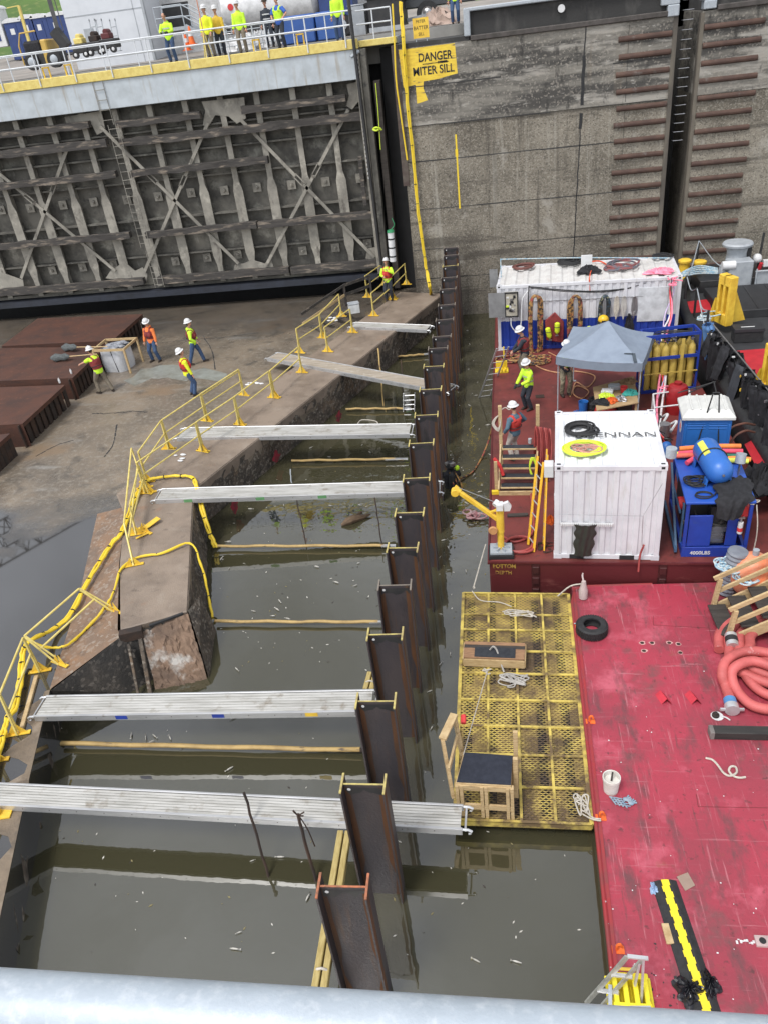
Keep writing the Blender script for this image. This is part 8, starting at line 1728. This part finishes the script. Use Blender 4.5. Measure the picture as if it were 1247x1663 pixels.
# stumpy bushes along the hill top
leaf = M('bush_leaves', (.03,.065,.015), .8, c2=(.018,.04,.01), ns=2, c3=(.06,.1,.025), s3=4, lo3=.55, hi3=.7)
def crown(m, c, r_, n, sd):
    q = random.Random(sd)
    for _ in range(n):
        u = V((q.gauss(0,1), q.gauss(0,1), q.gauss(0,1))).normalized()*(q.random()**.4); p = c + V((u.x*r_[0], u.y*r_[1], u.z*r_[2])); a = V((q.gauss(0,1), q.gauss(0,1), q.gauss(0,1))).normalized(); b = a.orthogonal().normalized(); s_ = q.uniform(.12,.3)
        m.add([p - a*s_, p + b*s_*.5, p + a*s_, p - b*s_*.5], [(0,1,2,3)])
for i, (px, Y_, s_, lb) in enumerate(((-30,150,7,'dark tree on the hill at the far left edge'), (5,150,6,'dark tree on the hill top left corner'), (38,152,5,'rightmost dark tree on the hill top'))):
    a = PY(px, 2, Y_); z0 = terr((a.x+120)/240, sqrt((Y_-41.9)/180)).z; t = thing('tree', lb, 'tree', (a.x, Y_, z0), 'trees on the hill')
    m = MB(); m.tube([(a.x,Y_,z0-.3),(a.x+.2,Y_,z0+s_*.3),(a.x,Y_,z0+s_*.6)], .35, 8, rs=[.4,.28,.1]); m.build('trunk', wooddark, t)
    m = MB(); q = random.Random(i)
    for k in range(7): crown(m, V((a.x+q.uniform(-1,1)*s_*.4, Y_+q.uniform(-1,1)*s_*.3, z0+s_*q.uniform(.3,.85))), (s_*.33, s_*.33, s_*.26), 500, i*10+k)
    m.build('crown', leaf, t, False)
# lattice gantry of the lifting crane above the gate, seen only mirrored in the puddle

m = MB(); a = PY(262,60,55); m.bb(a.x, a.x+5.5, 55, 58, 12.3, 16.5); m.k = 1; m.bb(a.x+.5, a.x+2.2, 54.97, 55, 13.5, 15.0)
solo(m, 'site_cabin', [M('cabin_white', (.5,.5,.5), .5), blackpaint], 'white site cabin half hidden behind the grey stair platform', 'cabin', bevel=.03)
for i, (px, w_, mt, lb) in enumerate(((505, 2.6, M('lorry_white', (.55,.55,.55), .4), 'white lorry cab behind the blue bins'), (575, 2.4, M('lorry_silver', (.35,.36,.37), .4), 'grey lorry cab behind the right end of the railing'))):
    a = PY(px, 20, 50+i); r = thing('lorry', lb, 'lorry', (a.x, 50+i, 12.15)); m = MB(); m.bb(a.x-w_/2, a.x+w_/2, 50+i, 55, 12.7, 15.4); m.build('cab', mt, r, False, bevel=.12)
    m = MB(); m.bb(a.x-w_/2+.25, a.x+w_/2-.25, 49.98+i, 50+i, 14.0, 14.9); m.build('windscreen', M('dark_glass', (.02,.025,.03), .1), r, False)
    m = MB(); m.bb(a.x-w_/2+.3, a.x+w_/2-.3, 49.97+i, 50+i, 13.0, 13.6); m.build('grille', blackpaint, r, False)
    for k in (-1, 1): m = MB(); m.cyl((a.x+k*(w_/2-.3), 49.9+i, 12.65), (a.x+k*(w_/2-.3), 50.4+i, 12.65), .5, n=18); m.build('wheel', black, r)
# lattice crane boom slung high above the gate, mirrored in the puddle
bm = thing('crane_boom', 'lattice crane boom above the lock, mirrored in the puddle by the sill', 'crane', (-24, 44, 22))
def mir(px, py, t):
    p = P(px, py, FLOOR); d = ray(px, py).normalized(); d.z = -d.z; return p + d*t
A0, B0 = mir(-40, 905, 34), mir(150, 800, 34); dd = (B0-A0).normalized(); sd = dd.cross(Z).normalized(); ud = sd.cross(dd)
Lb = (B0-A0).length; m = MB(); n = 9
c4 = [sd*a*1.0 + ud*b*1.0 for a, b in ((-1,-1),(1,-1),(1,1),(-1,1))]
for o_ in c4: m.tube([A0 + o_ - dd*4, B0 + o_], .07, 6)
m.build('chord', blackpaint, bm)
m = MB()
for i in range(n+1):
    p = A0 + dd*Lb*i/n
    for k in range(4):
        m.tube([p + c4[k], p + c4[(k+1) % 4]], .04, 5)
        if i < n: m.tube([p + c4[k], p + dd*Lb/n + c4[(k+1) % 4]], .04, 5)
m.build('lacing', blackpaint, bm)
EXPO = .8
# ================= camera, light, sky =================
cam = bpy.data.cameras.new('camera'); co = bpy.data.objects.new('camera', cam); C.objects.link(co)
cam.sensor_fit = 'VERTICAL'; cam.sensor_height = 24; cam.lens = FPX/PH*24; cam.clip_start = .05; cam.clip_end = 1500
rt = CR @ V((1,0,0)); up = CR @ V((0,-1,0)); bk = CR @ V((0,0,-1))
mw = Matrix((rt, up, bk)).transposed().to_4x4(); mw.translation = V((0,0,CAMH)); co.matrix_world = mw
sc.camera = co
wd = bpy.data.worlds.new('World'); sc.world = wd; wd.use_nodes = True
N = wd.node_tree.nodes; L = wd.node_tree.links; bg = N['Background']
sky = N.new('ShaderNodeTexSky'); sky.sky_type = 'NISHITA'; sky.sun_disc = False
SE, SR = 62, 215
sky.sun_elevation = radians(SE); sky.sun_rotation = radians(SR)
hs = N.new('ShaderNodeHueSaturation'); hs.inputs['Saturation'].default_value = .22; L.new(sky.outputs[0], hs.inputs['Color'])
tc = N.new('ShaderNodeTexCoord'); nz = N.new('ShaderNodeTexNoise'); nz.inputs['Scale'].default_value = 2.6; nz.inputs['Detail'].default_value = 5; L.new(tc.outputs['Generated'], nz.inputs['Vector'])
mr = N.new('ShaderNodeMapRange'); mr.inputs[1].default_value = .35; mr.inputs[2].default_value = .68; mr.inputs[3].default_value = .75; mr.inputs[4].default_value = 1.5; L.new(nz.outputs[0], mr.inputs[0])
mu = N.new('ShaderNodeVectorMath'); mu.operation = 'SCALE'; L.new(hs.outputs[0], mu.inputs[0]); L.new(mr.outputs[0], mu.inputs['Scale'])
L.new(mu.outputs[0], bg.inputs['Color']); bg.inputs['Strength'].default_value = .15
sl = bpy.data.lights.new('sun', 'SUN'); sl.energy = 1.5; sl.angle = radians(16); sl.color = (1,.97,.93)
so = bpy.data.objects.new('sun', sl); C.objects.link(so)
az = radians(SR); d = V((sin(az)*cos(radians(SE)), cos(az)*cos(radians(SE)), sin(radians(SE))))
so.rotation_euler = d.to_track_quat('Z', 'Y').to_euler(); so.location = (0,0,60)
sc.view_settings.view_transform = 'Standard'; sc.view_settings.look = 'None'; sc.view_settings.gamma = 1; sc.view_settings.exposure = EXPO
